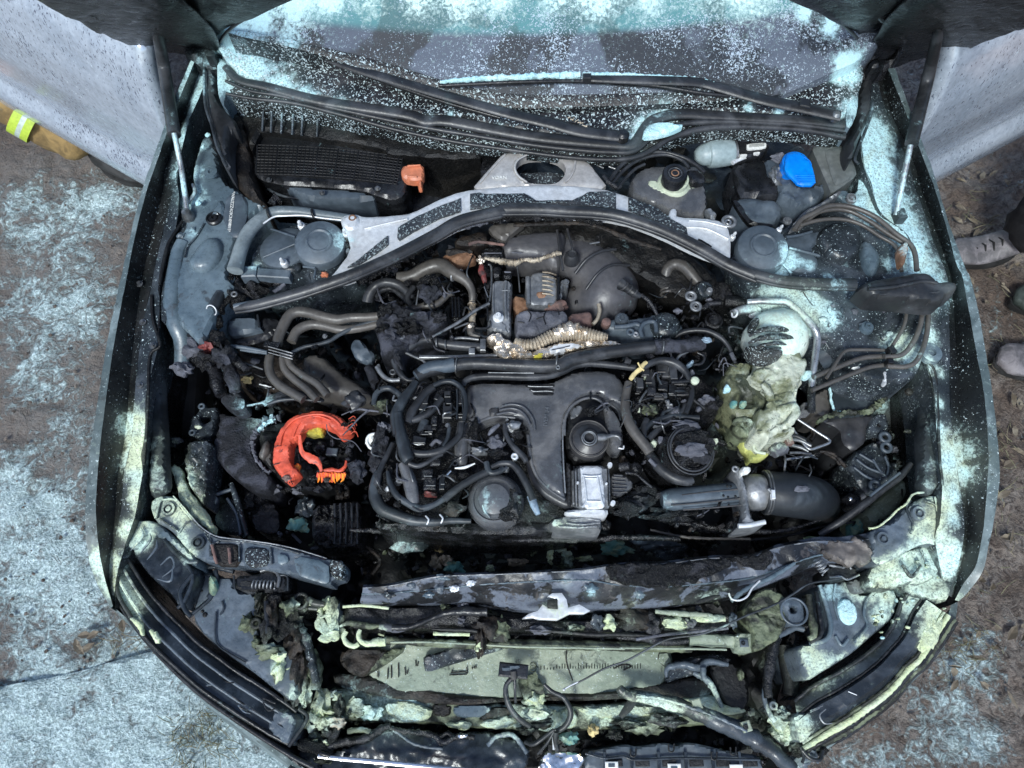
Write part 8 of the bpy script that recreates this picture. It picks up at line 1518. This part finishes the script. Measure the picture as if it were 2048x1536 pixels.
# ================================================================ people
def person(name, label, J, R, mats, face_dir, hair='hair', cap=None):
    """J: joints by name, R: radii; one continuous skinned body"""
    o = empty(name, (J['pelvis'][0], J['pelvis'][1], 0)); tag(o, label, 'person')
    me = bpy.data.meshes.new('body'); names = list(J); idx = {n: i for i, n in enumerate(names)}
    E = [('pelvis', 'belly'), ('belly', 'chest'), ('chest', 'neck'), ('neck', 'head'), ('chest', 'shL'), ('shL', 'elL'), ('elL', 'wrL'), ('wrL', 'haL'), ('chest', 'shR'), ('shR', 'elR'), ('elR', 'wrR'), ('wrR', 'haR'),
         ('pelvis', 'hipL'), ('hipL', 'knL'), ('knL', 'anL'), ('pelvis', 'hipR'), ('hipR', 'knR'), ('knR', 'anR')]
    for s in 'LR':
        h = Vector(J['ha'+s]); w = Vector(J['wr'+s]); d = (h-w).normalized(); side = d.cross(Vector((0, 1, .3))).normalized()
        for k in range(5):
            nm = 'f%d%s' % (k, s); off_ = side*(.03-.017*k) if k < 4 else side*.05-d*.05
            J[nm] = tuple(h+off_+d*.02); J[nm+'b'] = tuple(h+off_*1.15+d*(.055 if k < 4 else .03)+Vector((0, .01, -.012))); J[nm+'c'] = tuple(h+off_*1.15+d*((.085 if k in (1, 2) else .075) if k < 4 else .05)+Vector((0, .022, -.022)))
            R[nm] = .0095; R[nm+'b'] = .0085; R[nm+'c'] = .007; E += [('ha'+s, nm), (nm, nm+'b'), (nm+'b', nm+'c')]
    names = list(J); idx = {n: i for i, n in enumerate(names)}; ox = Vector((o.location.x, o.location.y, 0))
    me.from_pydata([tuple(Vector(J[n])-ox) for n in names], [(idx[a], idx[b]) for a, b in E], [])
    b = bpy.data.objects.new('body', me); link(b, o)
    b.modifiers.new('skin', 'SKIN'); sv = me.skin_vertices[0].data
    for n in names: r = R[n]; sv[idx[n]].radius = r if isinstance(r, tuple) else (r, r)
    sv[idx['pelvis']].use_root = True
    ss = b.modifiers.new('sub', 'SUBSURF'); ss.levels = 2; ss.render_levels = 2
    bpy.context.view_layer.update(); dg = bpy.context.evaluated_depsgraph_get(); m2 = bpy.data.meshes.new_from_object(b.evaluated_get(dg)); b.modifiers.clear(); b.data = m2
    m2.materials.clear()
    for m in (mats['legs'], mats['top'], 'skin'): m2.materials.append(MATS[m])
    hv_ = [Vector(J['ha'+s])-ox for s in 'LR']; hd = Vector(J['neck'])-ox; hands = [Vector(J['wr'+s])-ox for s in 'LR']; anks = [Vector(J['an'+s])-ox for s in 'LR']
    chest = Vector(J['chest'])-ox; pel = Vector(J['pelvis'])-ox; axis = (chest-pel).normalized(); nkax = (Vector(J['head'])-Vector(J['neck'])).normalized()
    hv = [Vector(J['ha'+s])-ox for s in 'LR']
    for v in m2.vertices:
        w = v.co; k = mnoise.fractal(w*13+Vector((0, 0, w.z*16)), 1, 2, 3)
        if (w-hd).dot(nkax) < 0 and min((w-h).length for h in hv_) > .2: v.co = w+v.normal*.022*k
    for p in m2.polygons:
        c = p.center; t = (c-pel).dot(axis); mi = 1 if t > .05 else 0
        if (c-hd).dot(nkax) > .02 and (c-hd).length < .4: mi = 2
        for w, h in zip(hands, hv):
            if (c-w).dot((h-w).normalized()) > 0 and (c-h).length < .17: mi = 2
        p.material_index = mi; p.use_smooth = True
    H = Vector(J['head'])-ox; f = Vector(face_dir).normalized(); s = f.cross(Vector((0, 0, 1))).normalized()
    def bit(nm, c, r, m, sx=1, sy=1, sz=1):
        V, F = lump_data((0, 0, 0), r*sx, r*sy, r*sz, 0, .04, 1, 3, 1); V = V+np.array(c)[None, :]
        e = _mk(nm, V, F, m, o, 60, False); return e
    up = nkax
    bit('nose', H+f*.098-up*.01, .016, 'skin', 1, 1, 1.5); bit('mouth', H+f*.09-up*.055, .02, 'red_burnt', 1.1, .5, .3)
    for k in (-1, 1): bit('eye', H+f*.088+s*.032*k+up*.02, .012, 'white_tag'); bit('pupil', H+f*.098+s*.032*k+up*.02, .005, 'pit'); bit('ear', H+s*.088*k, .022, 'skin', .5, .8, 1.4)
    hh = bit('hair', H-f*.018+up*.045, .108, cap or hair, .92, 1, .85)
    return o
def body(pel, lean, ankL, ankR, kL, kR, face, haL=None, haR=None, sc=1.0):
    p = Vector(pel); l = Vector(lean).normalized(); f = Vector(face).normalized(); s = f.cross(Vector((0, 0, 1))).normalized()*-1
    J = {'pelvis': p, 'belly': p+l*.2*sc, 'chest': p+l*.40*sc, 'neck': p+l*.56*sc, 'head': p+l*.56*sc+Vector((0, 0, .17))+f*.03}
    for k, n in ((1, 'L'), (-1, 'R')):
        sh = p+l*.46*sc+s*.19*k; J['sh'+n] = sh; ha = Vector(haL if n == 'L' else haR) if (haL and haR) else sh+Vector((0, 0, -.55))+f*.15+s*.05*k
        mid_ = (sh+ha)/2+s*.06*k-f*.05; J['el'+n] = mid_; J['wr'+n] = ha; J['ha'+n] = ha+(ha-mid_).normalized()*.08
        J['hip'+n] = p+s*.10*k-Vector((0, 0, .04)); J['kn'+n] = Vector(kL if n == 'L' else kR); J['an'+n] = Vector(ankL if n == 'L' else ankR)
    J = {k: tuple(v) for k, v in J.items()}
    R = {'pelvis': (.15, .12), 'belly': (.14, .11), 'chest': (.16, .12), 'neck': .058, 'head': (.092, .108)}
    for n in 'LR': R.update({'sh'+n: .075, 'el'+n: .05, 'wr'+n: .034, 'ha'+n: (.042, .02), 'hip'+n: .105, 'kn'+n: .075, 'an'+n: .06})
    return J, R
def shoe(c, d, m, parent, L=.29, w=.052):
    """shoe on the ground with its heel at c pointing along d"""
    d = Vector(d).normalized(); c = Vector(c); s = Vector((-d.y, d.x, 0)); par = Vector(parent.location); V = []; n = 18; rings = 16
    for i in range(rings):
        t = i/(rings-1); ww = w*(.80+.35*math.sin(t*2.6))*(1 if t < .85 else math.sqrt(max(0, 1-((t-.85)/.155)**2)))*(1 if t > .08 else .7+t*3.7)
        h = (.115-.075*min(1, t*1.5)+.012*math.sin(t*9))*(1 if t < .9 else .75)
        for j in range(n):
            a = 2*math.pi*j/n; V.append(c+d*(t*L)+s*(ww*math.cos(a))+Vector((0, 0, .018+max(0, h/2+h/2*math.sin(a)))))
    F = [(i*n+j, i*n+(j+1) % n, (i+1)*n+(j+1) % n, (i+1)*n+j) for i in range(rings-1) for j in range(n)]+[tuple(range(n))[::-1], tuple(range((rings-1)*n, rings*n))]
    V = [tuple(v-par) for v in V]; o = _mk('shoe', V, F, m, parent, 60, False)
    V2 = []; 
    for z in (.0, .022):
        for i in range(24):
            a = 2*math.pi*i/24; t = .5-.5*math.cos(a); q = c+d*(L*.5-L*.53*math.cos(a))+s*(w*1.12*math.sin(a)*(.85+.2*math.sin(t*2.6)))+Vector((0, 0, z)); V2.append(tuple(q-par))
    F2 = [(i, (i+1) % 24, 24+(i+1) % 24, 24+i) for i in range(24)]+[tuple(range(24))[::-1], tuple(range(24, 48))]
    _mk('sole', V2, F2, 'sole', o, 30, False)
    for i in range(4):
        q = c+d*(L*(.38+.09*i)); z = .088-.013*i; Vt, Ft = sweep(np.array([q-s*w*.6+Vector((0, 0, z-.015)), q+Vector((0, 0, z+.006)), q+s*w*.6+Vector((0, 0, z-.015))])-np.array(par), np.full(3, .003), 6)
        _mk('lace', Vt, Ft, 'sole', o, 60, False)
    return o
# 1 bystander in dark trousers, grey dusty shoe pointing at the car
hA = Vector(P(2022, 504, .02)); toe = Vector(P(1895, 518, .02)); d = (toe-hA); d.z = 0; d.normalize()
kA = Vector(P(2150, 395, .46)); pel = (2.08, 1.75, .93); ank2 = Vector((2.25, 1.95, .10))
J, R = body(pel, (-.08, .0, 1), tuple(hA+Vector((-.02, 0, .10))), tuple(ank2), tuple(kA), (2.2, 1.85, .50), (-1, -.1, 0))
R['anL'] = .09; R['knL'] = .11
pa = person('person', 'person in dark creased trousers and a dusty grey shoe beside the right wing', J, R, {'legs': 'cloth_dark', 'top': 'cloth_dark'}, (-1, -.1, 0))
shoe(hA+d*-.01, d, 'shoe_grey', pa, .26, .050); shoe(ank2+Vector((.05, 0, -.1)), (-1, -.1, 0), 'shoe_grey', pa)
# 2 bystander of whom only two shoe tips show
t1_, t2_ = Vector(P(2018, 613, .02)), Vector(P(1984, 730, .02))
h1, h2 = t1_+Vector((.27, .03, 0)), t2_+Vector((.28, .0, 0))
J, R = body((h1.x+.1, (h1.y+h2.y)/2, .92), (.02, 0, 1), tuple(h1+Vector((.03, 0, .1))), tuple(h2+Vector((.03, 0, .1))), (h1.x-.0, h1.y, .5), (h2.x, h2.y, .5), (-1, 0, 0))
pb_ = person('person', 'person at the right edge showing only two pale trainer tips on the leaf litter', J, R, {'legs': 'cloth_dark', 'top': 'lid_grey'}, (-1, 0, 0))
shoe(h1, (-1, -.1, 0), 'shoe_green', pb_, .27, .05); shoe(h2, (-1, 0, 0), 'shoe_grey', pb_, .28, .055)
# 3 firefighter crouching behind the left door
fa = Vector(P(212, 322, .05)); fk = Vector(P(-75, 140, .40))
hipc = fk+Vector((-.10, .42, .12))
J, R = body(tuple(hipc), (.25, -.25, 1), tuple(fa+Vector((0, 0, .06))), tuple(fa+Vector((-.35, .35, .08))), tuple(fk), tuple(fk+Vector((-.3, .2, .05))), (.6, -.6, 0))
R['anL'] = .085; R['knL'] = .11; R['anR'] = .075; R['knR'] = .1
pf = person('person', 'firefighter in tan turnout trousers with a lime reflective band behind the left door', J, R, {'legs': 'cloth_tan', 'top': 'cloth_tan'}, (.6, -.6, 0), cap='helmet')
dd = (fa-fk); dd.z = 0; shoe(fa+Vector((-.04, .02, -.05)), dd.normalized(), 'sole', pf, .26, .055); shoe(fa+Vector((-.39, .37, -.05)), dd.normalized(), 'sole', pf, .29, .06)
a0 = np.array(fk); a1 = np.array(fa+Vector((0, 0, .06)))
for t0_, t1__, m in ((.42, .48, 'band_lime'), (.48, .515, 'band_silver'), (.515, .57, 'band_lime')):
    pth = np.array([a0*(1-t)+a1*t for t in np.linspace(t0_, t1__, 4)])-np.array([pf.location.x, pf.location.y, 0]); V, F = sweep(pth, np.full(4, .108), 28, caps=False); _mk('reflective_band', V, F, m, pf, 60, False)
# ================================================================ ground litter
def litter():
    V = []; F = []
    def leaf(x, y, z, L, w, rot, bend):
        o = len(V); c, s = math.cos(rot), math.sin(rot)
        for (u, v, h) in ((0, 0, 0), (.3, .42, bend), (.3, -.42, bend), (.65, .36, bend*.6), (.65, -.36, bend*.6), (1, 0, 0), (.45, 0, -bend*.3)):
            a, b = u*L, v*w; V.append((x+a*c-b*s, y+a*s+b*c, z+h))
        F.extend([(o, o+2, o+6), (o, o+6, o+1), (o+2, o+4, o+6), (o+1, o+6, o+3), (o+4, o+5, o+6), (o+6, o+5, o+3)])
    for i in range(210):
        x, y = random.uniform(1890, 2120), random.uniform(330, 1400)
        if random.random() > (1.0 if y < 900 else .35): continue
        p = P(x, y, .02); leaf(p[0], p[1], .02+random.uniform(0, .012), random.choice([.015, .02, .03, .045, .06]), random.uniform(.008, .032), random.uniform(0, 6.3), random.uniform(.0, .01))
    for i in range(8):
        p = P(random.uniform(150, 330), random.uniform(1230, 1330), .02); leaf(p[0], p[1], .03, .04, .025, random.uniform(0, 6.3), .006)
    tag(_mk('leaf_litter', V, F, 'leaf', 0, 0, False), 'dry curled leaves on the soil beside the right wing', 'leaf litter', kind='stuff')
    parts = []
    for (cx, cy, n, rad, up_) in ((390, 1478, 130, 60, .05), (470, 1420, 40, 40, .03), (1975, 480, 14, 45, .01), (1985, 880, 34, 45, .03), (1960, 1290, 26, 40, .03), (1900, 1330, 14, 40, .02), (2010, 1060, 14, 60, .02), (250, 1250, 30, 50, .02), (2000, 700, 9, 60, .01), (1960, 420, 10, 60, .01), (2010, 560, 8, 60, .02), (2020, 950, 12, 60, .02), (1985, 1180, 10, 60, .02)):
        for i in range(n):
            a = random.uniform(0, 6.28); r = rad*math.sqrt(random.random()); x, y = cx+r*math.cos(a), cy+r*math.sin(a); b = random.uniform(0, 6.28); L = random.uniform(14, 42)
            parts.append(tube_data([(x, y, .02), (x+L*.5*math.cos(b), y+L*.5*math.sin(b), .03+random.random()*up_), (x+L*math.cos(b+.15), y+L*math.sin(b+.15), .025+random.random()*up_*.4)], random.uniform(.35, .8), n=4, step=.02))
    tag(join('grass', parts, 'straw', 0), 'dry grass tufts poking out round the car on both sides', 'grass', kind='stuff')
    st_ = []
    for i in range(420):
        left = random.random() < .5; x = random.uniform(0, 330) if left else random.uniform(1750, 2060); y = random.uniform(350, 1500)
        p = P(x, y, .01); s = random.uniform(.002, .008); st_.append(lump_data((p[0], p[1], .012), s, s*random.uniform(.6, 1), s*.6, random.random()*3, .4, 1.2, 1, random.random()*20))
    tag(join('gravel', st_, 'muddy_ground', 0), 'small stones and clods on the muddy ground', 'gravel', kind='stuff')
litter()
bpy.context.view_layer.update()
